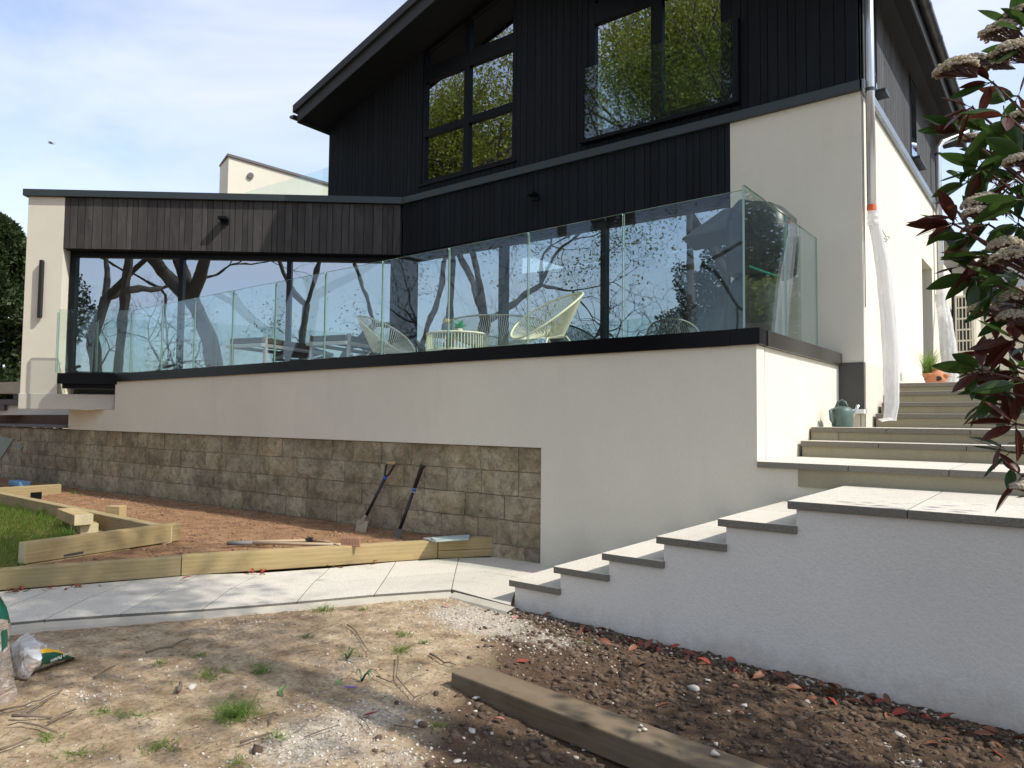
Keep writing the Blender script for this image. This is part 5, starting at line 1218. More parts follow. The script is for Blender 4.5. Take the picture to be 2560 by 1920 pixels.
# heat pump
hpv = 14.2; a0, a1 = onv(2390, 912, hpv), onv(2431, 735, hpv)
hp = empty('heat_pump', (a0[0]+0.3, hpv+0.4, a0[2]), 'tall cream heat pump unit with slotted grille by the top of the steps', 'heat pump')
m_hp = plain('cream_metal', (0.62, 0.58, 0.47), 0.45, var=0.05)
xl_, xr_ = float(a0[0]), float(a1[0]); zl_, zh_ = float(a0[2]), float(a1[2])
MB().box(xl_, xr_+0.02, hpv+0.02, hpv+1.1, zl_, zh_).build('casing', m_hp, hp, bevel=0.01)
wg = xr_-xl_; r_in = MB(); MB().box(xl_+wg*0.10, xr_-wg*0.1, hpv+0.013, hpv+0.019, zl_+0.06, zh_-0.05).build('grille_void', m_rubber, hp)
for k in range(7): MB().box(xl_, xr_+0.02, hpv, hpv+0.012, zl_+0.03+(zh_-zl_-0.06)*k/6-0.014, zl_+0.03+(zh_-zl_-0.06)*k/6+0.014).build('grille_rail', m_hp, hp)
for k, fx in enumerate((0.06, 0.22, 0.42, 0.62, 0.82, 0.96)):
    ww = 0.05 if k in (0, 5) else 0.025
    MB().box(xl_+wg*fx-ww*0.5*0.6, xl_+wg*fx+ww*0.5*0.6, hpv-0.002, hpv+0.011, zl_+0.02, zh_-0.02).build('grille_bar', m_hp, hp)
MB().box(xr_+0.021, xr_+0.03, hpv+0.15, hpv+0.9, zl_+0.15, zh_-0.15).build('front_panel', m_hp, hp, bevel=0.003)
MB().box(xl_+0.02, xr_, hpv+0.1, hpv+0.2, zl_-0.10, zl_-0.001).build('foot', m_rubber, hp)
MB().box(xl_-0.05, xr_+0.4, hpv-0.05, hpv+1.2, 1.868, zl_-0.101).build('plinth_block', m_riser, hp)

# ================================================================ GROUND LITTER
def scatter_rocks(name, pts, sizes, mat, seed, kind='stuff', flat=0.7, **kw):
    r_ = np.random.RandomState(seed)
    bm = bmesh.new(); bmesh.ops.create_icosphere(bm, subdivisions=1, radius=1.0); base = np.array([v.co[:] for v in bm.verts]); fc = np.array([[v.index for v in f.verts] for f in bm.faces]); bm.free()
    n = len(pts); nv = len(base); V = np.zeros((n, nv, 3), np.float32)
    for i in range(n):
        jit = 1+0.55*(r_.rand(nv, 1)-0.5)*2; b = base*jit; a = r_.rand()*2*PI; ca, sa = math.cos(a), math.sin(a)
        b = b@np.array([[ca, -sa, 0], [sa, ca, 0], [0, 0, 1]]); sx = np.array([0.75+0.6*r_.rand(), 0.5+0.6*r_.rand(), flat*(0.5+0.7*r_.rand())])
        tl_ = (r_.rand()-0.5)*0.8; b = b*sx; b = b@np.array([[math.cos(tl_), 0, math.sin(tl_)], [0, 1, 0], [-math.sin(tl_), 0, math.cos(tl_)]])
        V[i] = b*sizes[i]+np.array(pts[i])+np.array([0, 0, sizes[i]*0.08])
    F = (fc[None]+(np.arange(n)*nv)[:, None, None]).reshape(-1, 3)
    return npmesh(name, V.reshape(-1, 3), F, mat, kind=kind, **kw)
R = np.random.RandomState(77)
def field(j, i_): return soilm[j, i_]
def sample(n, fn, x0=-6.0, x1=0.3, y0=1.0, y1=5.2):
    o = []
    while len(o) < n:
        x = R.uniform(x0, x1, 4000); y = R.uniform(y0, y1, 4000)
        ii = np.clip(np.searchsorted(gx, x)-1, 0, nx-1); jj = np.clip(np.searchsorted(gy, y)-1, 0, ny-1)
        pr_ = fn(soilm[jj, ii], chalk[jj, ii], x, y)
        ok = (R.rand(len(x)) < pr_) & ~((x > -3.3) & (y > 4.2))
        for a_, b_ in zip(x[ok], y[ok]): o.append((a_, b_))
    return [(a_, b_, gz(a_, b_)) for a_, b_ in o[:n]]
def insleeper(p, m_=0.03):
    q_ = np.array([p[0], p[1], 0])-np.array([A0[0], A0[1], 0]); dd_ = np.array([dv[0], dv[1], 0]); t = q_@dd_; s_ = q_@np.array([nn_[0], nn_[1], 0]); return -m_ < t < 2.6 and -m_ < s_ < wds+m_
def inpath(p):
    return p[1] > np.interp(p[0], [-9, -5.5, -4.6, -4.26, -3.93, -3.2], [1.0, 1.85, 3.25, 3.8, 4.25, 4.25]) and p[0] < -3.1
def flt(P_): return [p for p in P_ if not insleeper(p) and not inpath(p)]
pts = flt(sample(26000, lambda s, c, x, y: (s**2.5)*0.9)); scatter_rocks('soil_clods', pts, 0.0026+0.024*R.rand(len(pts))**8, m_clod, 1, label='dark brown clods of dug soil', cat='soil clods')
pts = flt(sample(6500, lambda s, c, x, y: (1-s)*0.6)); scatter_rocks('dry_crumbs', pts, 0.0022+0.008*R.rand(len(pts))**3, m_clodt, 2, label='small tan crumbs of dry earth on the trampled ground', cat='crumbs')
pts = flt(sample(5200, lambda s, c, x, y: np.clip(c*1.3, 0, 1)+0.03)); scatter_rocks('chalk_gravel', pts, 0.002+0.008*R.rand(len(pts))**2.6, m_pebw, 3, label='white chips of render and gravel strewn on the ground', cat='gravel')
# gravel line against the stringer wall
pts = []
for i in range(1500):
    x = R.uniform(-3.3, 0.2); y = 4.19-abs(R.normal(0, 0.05))-0.005; pts.append((x, y, gz(x, y)))
scatter_rocks('wall_foot_gravel', pts, 0.004+0.012*R.rand(len(pts))**2, m_pebw, 4, label='white and dark grit gathered along the foot of the stringer wall', cat='gravel')
pts = [(R.uniform(-3.3, 0.2), 4.18-abs(R.normal(0, 0.09)), 0) for _ in range(2600)]; pts = [(a_, b_, gz(a_, b_)+0.004) for a_, b_, _ in pts]
scatter_rocks('wall_foot_soil', pts, 0.005+0.013*R.rand(len(pts))**2, m_clod, 5, label='dark crumbs of soil along the foot of the stringer wall', cat='soil clods')
# bed clods
pts = []
for i in range(6500):
    x = R.uniform(-13, -4.4); yw = OB[1]+(x-OB[0])*DB[1]/DB[0]; y = R.uniform(1.6, yw)
    if x > np.interp(y, fp[:, 1], fp[:, 0])-0.12: continue
    pts.append((x, y, 0.215+float(0.016*fbm(np.array([x]), np.array([y]), 1.7, 5, 31)[0])))
scatter_rocks('bed_clods', pts, 0.006+0.016*R.rand(len(pts))**2.6, m_clodb, 6, label='reddish brown clods on the planting bed', cat='soil clods')
# countable larger stones
bigst = [(1735, 1725, .030), (1860, 1765, .022), (1490, 1712, .016), (1545, 1728, .014), (1400, 1740, .018), (1690, 1905, .02), (1770, 1700, .014), (2020, 1755, .02), (2250, 1840, .025), (1190, 1745, .018), (1180, 1830, .018), (1160, 1845, .014), (1440, 1860, .020), (1460, 1875, .016), (1050, 1810, .022), (480, 1720, .022), (350, 1650, .02), (610, 1720, .015), (1140, 1905, .02), (2430, 1800, .02), (2330, 1790, .016)]
CHIP = ['largest white stone chip in the dark soil behind the sleeper', 'flat white stone chip right of the largest one', 'small white chip behind the left end of the sleeper', 'small white chip between sleeper and stringer wall', 'white chip close to the sleeper at its left end', 'white chip behind the far end of the sleeper',
 'tiny white chip above the largest white stone', 'white chip in soil near the wall foot, right of centre', 'white chip in the leaf drift at the lower right', 'pale stone beside the sleeper end on the camera side', 'pale stone left of the sleeper near the dark soil edge', 'smaller pale stone left of the sleeper by the thin grass', 'white chip on dark soil in front of the sleeper', 'second white chip on dark soil in front of the sleeper',
 'pale stone on the dusty patch at the bottom', 'white stone near the stubby stick', 'white stone left of the flat grass patch', 'pale stone below the round green leaf', 'white chip at the bottom edge near the centre', 'white chip furthest right in the foreground soil', 'white chip beside the rusty curled leaf at the lower right']
for i, (x, y, s_) in enumerate(bigst):
    p = ong(x, y); o = scatter_rocks('stone_chip', [tuple(p)], [s_], m_pebw, 40+i, kind=None, label=CHIP[i], cat='stone', group='loose white stone chips'); 
# old timber crumbs
for k, (x, y, s_) in enumerate(((1602, 1815, .012), (1612, 1824, .010), (1598, 1826, .008), (1788, 1884, .017), (1790, 1860, .010))):
    p = onz(x, y, zf); scatter_rocks('mortar_crumb', [(p[0], p[1], zf+0.0)], [s_], m_pebw, 90+k, kind=None, label=('leftmost', 'middle', 'smallest')[k]+' pale mortar crumb in the little heap halfway along the weathered sleeper' if k < 3 else ('larger' if k == 3 else 'smaller')+' pale mortar crumb near the right end of the weathered sleeper', cat='crumb', group='mortar crumbs on the sleeper')
# leaves
def leaf_mesh(L, W, curl, mat, seed, name='leaf'):
    r_ = random.Random(seed); n = 7; vs = []
    for i in range(n+1):
        t = i/n; w_ = W*math.sin(PI*t**0.85)**0.8 if 0 < t < 1 else 0.0006; x = L*t; z = curl*L*(t*(1-t)*1.4+0.2*t*t)
        vs += [(x, -w_, z+w_*0.45), (x, 0, z), (x, w_, z+w_*0.45)]
    fs = []
    for i in range(n): a_ = 3*i; fs += [(a_, a_+1, a_+4, a_+3), (a_+1, a_+2, a_+5, a_+4)]
    b = MB(); b.add(vs, fs); b.tube([(0, 0, 0), (-L*0.16, 0, -0.002)], 0.0012, 4)
    return b.mesh(name, mat, True)
LM = [leaf_mesh(0.085, 0.016, c, m, s_) for s_, (c, m) in enumerate(((0.25, m_dead), (-0.1, m_dead), (0.4, m_dead2), (0.15, m_dead2), (0.3, m_dead)))]
pinkm = leafm('fallen_pink_leaf', (0.50, 0.20, 0.15), (0.55, 0.26, 0.19), 0.5); LM.append(leaf_mesh(0.07, 0.014, 0.3, pinkm, 9))
lv = [(915, 1799, 1, 'bright red fallen leaf lying on the white dusty patch', 0.1), (1300, 1660, 1, 'dark red fallen leaf above the weathered sleeper', 0.0), (1285, 1557, 5, 'orange pink fallen leaf near the lowest step', 0.2), (1130, 1522, 5, 'orange pink fallen leaf just below the path corner', 2.7),
      (457, 1453, 0, 'small red fallen leaf on the pale path slabs', 0.5), (935, 1414, 2, 'small brown fallen leaf on the path by the long beam', 0.8), (130, 1657, 5, 'large coral red leaf against the plastic bag', 0.5), (1245, 1808, 5, 'pink fallen leaf on dark soil below the sleeper', -0.5),
      (1840, 1725, 5, 'pink fallen leaf standing among dark clods', -1.0), (1855, 1790, 5, 'pink fallen leaf with curled edge behind the sleeper', -1.2), (1655, 1776, 3, 'brown pink fallen leaf flat beside the sleeper', 0.1), (1620, 1630, 0, 'red fallen leaf leaning in the soil by the stringer wall', 0.1),
      (1605, 1672, 3, 'rusty leaf half buried in dark clods', 0.6), (1500, 1578, 3, 'brown leaf at the wall foot near the second step', 0.4), (1370, 1547, 2, 'brown curled leaf at the wall foot near the lowest step', 0.9), (2330, 1870, 2, 'rusty curled leaf at the lower right', -0.2)]
for (x, y, k, lab, az) in lv:
    p = ong(x, y) if y > 1500 else onz(x, y, ZP); o = bpy.data.objects.new('fallen_leaf', LM[k]); COL.objects.link(o); o.location = (p[0]-0.03, p[1], p[2]+0.008)
    s_ = 1.5 if 'large' in lab else 0.95; o.scale = (s_,)*3; o.rotation_euler = (rr.uniform(-.3, .3), rr.uniform(-.3, .1), az+0.6); tag(o, lab, 'leaf', 'fallen photinia leaves')
for i in range(85):
    t = rr.random()**0.8; x = -2.7+2.9*t; y = 4.15-abs(rr.gauss(0, 0.11))-0.02
    o = bpy.data.objects.new('fallen_leaf', LM[rr.choice((0, 2, 2, 3, 3, 1))]); COL.objects.link(o); o.location = (x, y, gz(x, y)+0.015); o.scale = (rr.uniform(.7, 1.15),)*3
    o.rotation_euler = (rr.uniform(-.7, .7), rr.uniform(-.5, .5), rr.uniform(0, 6.28)); tag(o, 'red brown dry leaf in the drift along the stringer wall foot', 'leaf', 'dry leaves drifted along the wall foot')
for i in range(34):
    x, y = rr.choice(((240, 1464), (190, 1468), (120, 1472), (645, 1432), (660, 1431), (830, 1418), (60, 1477), (30, 1479))); p = onz(x+rr.uniform(-18, 18), y+rr.uniform(-2, 5), ZP)
    o = bpy.data.objects.new('fallen_leaf', LM[rr.choice((2, 3, 3, 0))]); COL.objects.link(o); o.location = (p[0], p[1], p[2]+0.006); o.scale = (rr.uniform(.35, .8),)*3
    o.rotation_euler = (rr.uniform(-.5, .5), rr.uniform(-.4, .4), rr.uniform(0, 6.28)); tag(o, 'small dry leaf caught against the timber edging on the path', 'leaf', 'dry leaves along the timber edging')
# the round green leaf
def disc_leaf(px, py, r, tilt, label):
    p = ong(px, py); b = MB(); n = 18; vs = [(0, 0, 0)]+[(r*math.cos(2*PI*i/n)*(1-0.12*(i == 0)), r*0.85*math.sin(2*PI*i/n), 0.012*math.sin(4*PI*i/n)) for i in range(n)]
    b.add(vs, [(0, i+1, (i+1) % n+1) for i in range(n)]); o = b.build('green_leaf', plain('pale_green_leaf', (0.24, 0.40, 0.13), 0.5), None, smooth=True, label=label, cat='leaf')
    o.location = (p[0], p[1], p[2]+r*0.75); o.rotation_euler = (tilt, 0.15, -0.6)
disc_leaf(707, 1738, 0.037, 1.05, 'round pale green leaf standing upright on the bare ground')
disc_leaf(850, 1712, 0.022, 0.9, 'small green leaf beside the strappy weed')
# twigs
def twig(pxs, r, label, mat=m_twig, lift=0.012, grp='dry twigs on the bare ground'):
    P_ = [ong(x, y) for x, y in pxs]; P_ = [np.array([p[0], p[1], p[2]+lift+rr.uniform(0, .012)]) for p in P_]; Q = []
    for a_, b_ in zip(P_[:-1], P_[1:]):
        Q += [a_, (a_+b_)/2+np.array([rr.uniform(-.008, .008), rr.uniform(-.008, .008), rr.uniform(0, .01)])]
    Q.append(P_[-1]); n = len(Q); MB().tube(Q, [r*(1-0.6*i/n) for i in range(n)], 6).build('twig', mat, None, smooth=True, label=label, cat='twig', group=grp)
for pxs, r, lab in (([(365, 1642), (430, 1622), (470, 1605)], .008, 'thick straight twig on the left middle ground'), ([(236, 1702), (287, 1675)], .006, 'short dark twig left of the grass clumps'), ([(445, 1738), (450, 1718)], .012, 'stubby broken stick standing in the dirt'),
      ([(0, 1786), (60, 1778), (100, 1762), (155, 1735)], .005, 'long wavy twig at the left edge'), ([(30, 1803), (130, 1800)], .008, 'dark stick lying flat near the left edge'), ([(68, 1793), (110, 1765), (150, 1738)], .004, 'thin forked twig near the left edge'),
      ([(120, 1818), (190, 1780)], .005, 'pale twig crossing the chalky patch'), ([(0, 1888), (75, 1858)], .006, 'pale twig at the lower left corner'), ([(140, 1840), (60, 1820), (20, 1822)], .005, 'bent dark twig cluster on the left'), ([(600, 1870), (680, 1845)], .006, 'brown twig below the big grass tuft'),
      ([(868, 1568), (900, 1600), (925, 1640)], .004, 'thin curved twig in the centre'), ([(765, 1598), (830, 1570)], .003, 'thin long twig on the upper ground'), ([(995, 1650), (990, 1700), (1035, 1755), (1080, 1735)], .004, 'branching thin twig left of the sleeper end'),
      ([(940, 1700), (1000, 1725), (1060, 1690)], .003, 'fine crossing twig left of the sleeper end'), ([(1075, 1640), (1110, 1662), (1140, 1668)], .006, 'dark twig beside the sleeper end'), ([(985, 1822), (1045, 1832)], .004, 'short dark twig on dusty ground'),
      ([(895, 1800), (925, 1838)], .003, 'thin twig under the bright red leaf'), ([(675, 1820), (690, 1790), (640, 1805)], .004, 'small forked twig right of the big grass tuft'), ([(760, 1852), (850, 1825)], .003, 'thin pale twig on the white dust'), ([(1600, 1745), (1640, 1712)], .003, 'thin twig among the dark clods'),
      ([(2010, 1795), (2100, 1780)], .003, 'straw coloured twig at the lower right'), ([(55, 1565), (95, 1540), (98, 1527)], .004, 'twig with a dead seed head overlapping the path edge')):
    twig(pxs, r, lab)
p = ong(85, 1557); blades('seed_head', (p[0], p[1], p[2]+0.0), 60, 0.06, 1.2, m_dead2, 3, wd=0.003, r0=0.02, label='spiky brown dead seed head by the path edge', cat='seed head')
# fine litter of tiny straws
V = []; F = []; o_n = 0
for i in range(1500):
    x = R.uniform(-6, -0.5); y = R.uniform(1.0, 4.1)
    if inpath((x, y)): continue
    a_ = R.rand()*PI; L = R.uniform(.01, .06); z = gz(x, y)+0.004; d = np.array([math.cos(a_), math.sin(a_), R.uniform(-.1, .2)])*L; s_ = np.array([-math.sin(a_), math.cos(a_), 0])*R.uniform(.0008, .002)
    q_ = np.array([x, y, z]); V += [q_-s_, q_+s_, q_+d+s_, q_+d-s_]; F.append((o_n, o_n+1, o_n+2, o_n+3)); o_n += 4
npmesh('ground_litter', V, F, m_twig, label='fine straw and twig litter over the bare ground', cat='litter', kind='stuff')
# grass tufts
def clump(px, py, n, L, r0, lab, seed, up=0.5, wd=0.0024, grp='grass tufts on the bare ground'):
    p = ong(px, py); blades('grass_tuft', (p[0], p[1], p[2]-0.002), int(n*.5), L*1.3, 1.4, m_grass, seed, wd=wd, r0=r0, up=up, label=lab, cat='grass tuft', group=grp)
for i, (x, y, n, L, r0, lab) in enumerate(((590, 1790, 420, .13, .085, 'largest bright grass tuft in the foreground'), (525, 1690, 170, .07, .09, 'flat grass patch left of centre'), (655, 1680, 130, .07, .05, 'dark green grass tuft in mid ground'), (400, 1660, 60, .05, .05, 'small grass tuft beside a stick'),
      (810, 1528, 130, .10, .07, 'grass tuft near the path edge'), (912, 1525, 50, .06, .04, 'tiny grass tuft near the path corner'), (1010, 1590, 90, .06, .05, 'fresh green weed patch in the centre'), (1000, 1630, 120, .06, .06, 'green weed patch left of the sleeper'), (1060, 1608, 70, .05, .03, 'small bright grass tuft near centre'),
      (770, 1592, 60, .05, .04, 'yellowish grass patch on upper ground'), (1095, 1815, 60, .05, .05, 'thin grass tuft below the sleeper end'), (1450, 1606, 30, .03, .04, 'tiny bright green weed on the chalky ground'), (400, 1870, 120, .06, .07, 'grass tuft at lower left centre'), (260, 1780, 90, .05, .06, 'low green patch over white dust'),
      (120, 1850, 80, .05, .06, 'low weedy patch at the lower left'), (200, 1885, 90, .05, .07, 'leafy weed patch at the lower left corner'), (640, 1665, 40, .05, .05, 'thin grass blades beside the dark tuft'), (695, 1840, 70, .05, .06, 'sparse grass below the largest tuft'), (500, 1640, 70, .05, .05, 'small green tuft above the flat patch'), (1230, 1660, 30, .04, .05, 'sparse weeds above the sleeper'),
      (340, 1790, 80, .05, .08, 'low green patch right of the white dust'), (600, 1910, 60, .05, .06, 'sparse weeds at the bottom edge'))):
    clump(x, y, n, L, r0, lab, 100+i)
sw_ = ong(862, 1655)
def strappy(px, py, lab, seed, n=7, L=.12, mat=None):
    p = ong(px, py); r_ = random.Random(seed); b = MB()
    for i in range(n):
        a_ = r_.uniform(0, 2*PI); d = np.array([math.cos(a_), math.sin(a_), 0]); s_ = np.array([-d[1], d[0], 0]); vs = []
        l_ = L*r_.uniform(.6, 1.1)
        for k in range(6):
            t = k/5; q_ = p+d*l_*t+np.array([0, 0, 0.05*math.sin(PI*t*0.9)+0.005]); w_ = 0.006*(1-t)**0.5+0.0003; vs += [q_-s_*w_, q_+np.array([0, 0, -.002]), q_+s_*w_]
        b.add(vs, [f for k in range(5) for f in ((3*k, 3*k+1, 3*k+4, 3*k+3), (3*k+1, 3*k+2, 3*k+5, 3*k+4))])
    b.build('strappy_weed', mat or plain('olive_blade', (0.13, 0.16, 0.06), 0.55), None, smooth=True, label=lab, cat='weed')
strappy(868, 1650, 'long leaved pale weed lying on the bare ground', 3)
strappy(905, 1705, 'dark green strappy weed on the dusty ground', 8, 9, .09, plain('dark_blade', (0.035, 0.075, 0.03), 0.5))
p = ong(870, 1724); MB().tube([p+np.array([-.03, 0, .008]), p+np.array([.035, .02, .012])], .003, 6).build('purple_cord', plain('purple_plastic', (0.16, 0.10, 0.5), 0.5), None, label='short piece of purple cord beside the dark strappy weed', cat='cord')
# lawn at far left
V = []; F = []; o_n = 0
dgA, dgB = onz(61, 1411, 0.245), onz(452, 1351, 0.225)
bkA, bkB = onz(-300, 1163, 0.375), onz(418, 1321, 0.375)
cor = [onz(-300, 1250, 0.23)[:2], onz(0, 1262, 0.23)[:2], onz(140, 1286, 0.23)[:2], onz(185, 1330, 0.23)[:2], onz(120, 1395, 0.23)[:2], onz(50, 1420, 0.23)[:2], onz(-330, 1470, 0.23)[:2]]
def inpoly(x, y, pl):
    c_ = False; n = len(pl)
    for i in range(n):
        x0, y0 = pl[i]; x1, y1 = pl[(i+1) % n]
        if (y0 > y) != (y1 > y) and x < (x1-x0)*(y-y0)/(y1-y0)+x0: c_ = not c_
    return c_
xs_ = [c_[0] for c_ in cor]; ys_ = [c_[1] for c_ in cor]; cnt = 0
while cnt < 30000:
    x = R.uniform(min(xs_), max(xs_)); y = R.uniform(min(ys_), max(ys_))
    if not inpoly(x, y, cor): continue
    cnt += 1
    a_ = R.normal(0.6, 0.9); L = R.uniform(.03, .10); d = np.array([math.cos(a_), math.sin(a_), 0]); s_ = np.array([-d[1], d[0], 0])*R.uniform(.0015, .003); q_ = np.array([x, y, 0.215]); ln = R.uniform(.2, .9)
    for k in range(3):
        t = k/2; g_ = q_+d*L*ln*t*t+np.array([0, 0, L*t*(1-.3*ln*t)]); V += [g_-s_*(1-t*.8), g_+s_*(1-t*.8)]
    F += [(o_n, o_n+1, o_n+3, o_n+2), (o_n+2, o_n+3, o_n+5, o_n+4)]; o_n += 6
npmesh('lawn_grass', V, F, m_grass, label='bright green lawn patch behind the timber beams at the left', cat='grass', kind='stuff')
for i, (x, y) in enumerate(((110, 1290), (125, 1285), (60, 1275), (168, 1345), (245, 1325), (180, 1235))):
    p = onz(x, y, 0.22); blades('grass_tuft', tuple(p), 110 if i < 4 else 30, .16 if i < 4 else .08, .9, m_grass, 300+i, wd=.003, r0=.08, label=('tall grass tuft at the top of the lawn patch beside the offcuts', 'tall grass tuft leaning against the long back timber', 'tall grass tuft furthest left along the back timber', 'tall grass tuft in front of the stacked offcuts', 'thin grass tuft right of the stacked offcuts', 'thin dry grass tuft in the soil near the shaded back timber')[i], cat='grass tuft', group='grass tufts round the lawn patch' if i < 4 else 'thin tufts in the bed')

# ================================================================ BAGS
m_sand, nt, p = newmat('sand_behind_clear_plastic'); v = coord(nt, scale=(1, 1, 1.8)); nf = noise(nt, v, 16, 6, .7, 1.2); ng = noise(nt, v, 5, 4, .6)
nt.links.new(mix(nt, ramp(nt, nf, [(.5, 0.0), (.62, .8)]), mix(nt, ng, (.36, .27, .20), (.54, .45, .36)), (.74, .73, .71)), p.inputs['Base Color']); p.inputs['Roughness'].default_value = .25; p.inputs['Specular IOR Level'].default_value = .6
nt.links.new(bump(nt, nf, 1.0, .03), p.inputs['Normal'])
m_gtxt = plain('bag_green_print', (0.006, 0.085, 0.05), 0.35); m_ytxt = plain('bag_yellow_line', (0.70, 0.42, 0.03), 0.4); m_wtxt = plain('bag_white_print', (0.75, 0.75, 0.72), 0.4)
fb = ong(-125, 1760)
sbg = empty('sand_bag', fb, 'full upright clear bag of sand with green print cut off by the left edge', 'bag')
gcx_, gcy_ = fb[0], fb[1]
H_ = 0.42
sbo = grow([(gcx_, gcy_, -.02, .16, .17), (gcx_, gcy_, .05, .20, .2), (gcx_, gcy_, .13, .222, .21), (gcx_+.005, gcy_, .22, .215, .2), (gcx_, gcy_, .30, .225, .2), (gcx_, gcy_, .37, .212, .2), (gcx_, gcy_, .44, .215, .19), (gcx_-.01, gcy_, .51, .195, .18), (gcx_-.03, gcy_, .57, .15, .14), (gcx_-.05, gcy_, .62, .09, .09), (gcx_-.06, gcy_, .65, .04, .04)], 'bag_body', m_sand, sbg, n=64, seed=9, amp=.045)
sbo.data.materials.append(m_gtxt); sbo.data.materials.append(m_wtxt)
for p_ in sbo.data.polygons:
    c_ = p_.center
    if .44 < c_.z < .56 and c_.x > gcx_-.03 and len(p_.vertices) == 4: p_.material_index = 1
    if .36 < c_.z <= .385 and c_.x > gcx_ and len(p_.vertices) == 4: p_.material_index = 1
# open lying bag
b0, b1 = ong(40, 1700), ong(192, 1648)
lb_ = empty('sand_bag', b0, 'half empty clear sand bag lying on its side with green and yellow print', 'bag')
dvb = (b1-b0); dvb[2] = 0; Lb = float(np.linalg.norm(dvb)); dvb /= Lb; nvb = np.array([-dvb[1], dvb[0], 0])
vs = []; n = 24; rb2 = random.Random(3); K = 12
hts = [.02, .09, .14, .155, .15, .14, .125, .11, .09, .07, .045, .025, .008]
for k in range(K+1):
    t = k/K; c_ = b0+dvb*Lb*t*0.98+nvb*0.05; h_ = hts[k]*1.12; wd_ = .115*(1-.55*t)+.012
    for j in range(n):
        a_ = 2*PI*j/n; zz_ = math.sin(a_); vs.append(tuple(c_+nvb*math.cos(a_)*wd_*(1+rb2.uniform(-.05, .05))+np.array([0, 0, max(0.004, h_*0.5+h_*0.5*zz_+rb2.uniform(-.004, .004))])))
fs = [(k*n+j, k*n+(j+1) % n, (k+1)*n+(j+1) % n, (k+1)*n+j) for k in range(K) for j in range(n)]+[tuple(range(n-1, -1, -1)), tuple(K*n+j for j in range(n))]
bagm = MB().add(vs, fs); 
for k in range(K):
    for j in range(n):
        a_ = ((j+0.5)/n*360) % 360
        if k >= 3 and 160 <= a_ <= 215: bagm.m[k*n+j] = 1
        elif k >= 3 and 145 <= a_ < 160: bagm.m[k*n+j] = 2
bo = bagm.build('bag_body', [m_sand, m_gtxt, m_ytxt], lb_, smooth=True)
tcu = bpy.data.curves.new('bag_text', 'FONT'); tcu.body = 'Travis Perkins'; tcu.size = 0.027; tcu.extrude = 0.0004; tcu.align_x = 'CENTER'; tcu.materials.append(m_wtxt)
to = bpy.data.objects.new('bag_print', tcu); COL.objects.link(to)
tsl = float(.063/Lb); xx = -(dvb+nvb*tsl); xx /= np.linalg.norm(xx); up_ = np.array([0, 0, -1.0]); zz3 = np.cross(xx, up_); mid = b0+dvb*Lb*0.57+nvb*(0.05-.106)
if zz3@nvb > 0: zz3 = -zz3
to.matrix_world = Matrix(((xx[0], up_[0], zz3[0], mid[0]+zz3[0]*.004), (xx[1], up_[1], zz3[1], mid[1]+zz3[1]*.004), (xx[2], up_[2], zz3[2], float(b0[2])+.068), (0, 0, 0, 1)))
mw = to.matrix_world.copy()
dg = bpy.context.evaluated_depsgraph_get(); tme = bpy.data.meshes.new_from_object(to.evaluated_get(dg)); bpy.data.objects.remove(to)
tme.transform(mw)
for v_ in tme.vertices: pass
to = bpy.data.objects.new('bag_print', tme); COL.objects.link(to); attach(to, lb_)
# milky torn sheet over the mouth of the bag
m_sheet, nt, p = newmat('torn_clear_plastic'); o_ = nt.nodes['Material Output']; p.inputs['Base Color'].default_value = (.75, .78, .78, 1); p.inputs['Roughness'].default_value = .22
tr = N(nt, 'ShaderNodeBsdfTransparent'); m2 = N(nt, 'ShaderNodeMixShader'); v = coord(nt, scale=(9, 9, 9)); nf = noise(nt, v, 1.3, 5, .6)
nt.links.new(ramp(nt, nf, [(.3, .35), (.7, .85)]), m2.inputs[0]); nt.links.new(tr.outputs[0], m2.inputs[1]); nt.links.new(p.outputs[0], m2.inputs[2]); nt.links.new(m2.outputs[0], o_.inputs[0]); nt.links.new(bump(nt, nf, 1, .02), p.inputs['Normal'])
gpl = ong(62, 1700); 
def shp(x, y, off): return onv(x, y, float(gpl[1])+off)
edge = [(68, 1581, .06), (82, 1588, .02), (92, 1605, -.02), (100, 1625, -.05), (106, 1645, -.08), (100, 1653, -.09), (84, 1650, -.09), (70, 1662, -.1), (64, 1680, -.11), (48, 1681, -.11), (40, 1665, -.1), (30, 1640, -.07), (30, 1612, -.02), (48, 1594, .03)]
cen = shp(66, 1628, -.11)
vs = [tuple(cen)]; n = len(edge); mids = []
for (x, y, o2) in edge:
    e_ = shp(x, y, o2); vs.append(tuple(e_))
for (x, y, o2) in edge:
    e_ = shp(x, y, o2); mm = cen*.5+e_*.5+np.array([rr.uniform(-.012, .012), rr.uniform(-.02, .012), rr.uniform(-.006, .006)]); vs.append(tuple(mm))
fs = [(0, n+1+i, n+1+(i+1) % n) for i in range(n)]+[(n+1+i, i+1, (i+1) % n+1, n+1+(i+1) % n) for i in range(n)]
MB().add(vs, fs).build('torn_sheet', m_sheet, lb_, smooth=True)
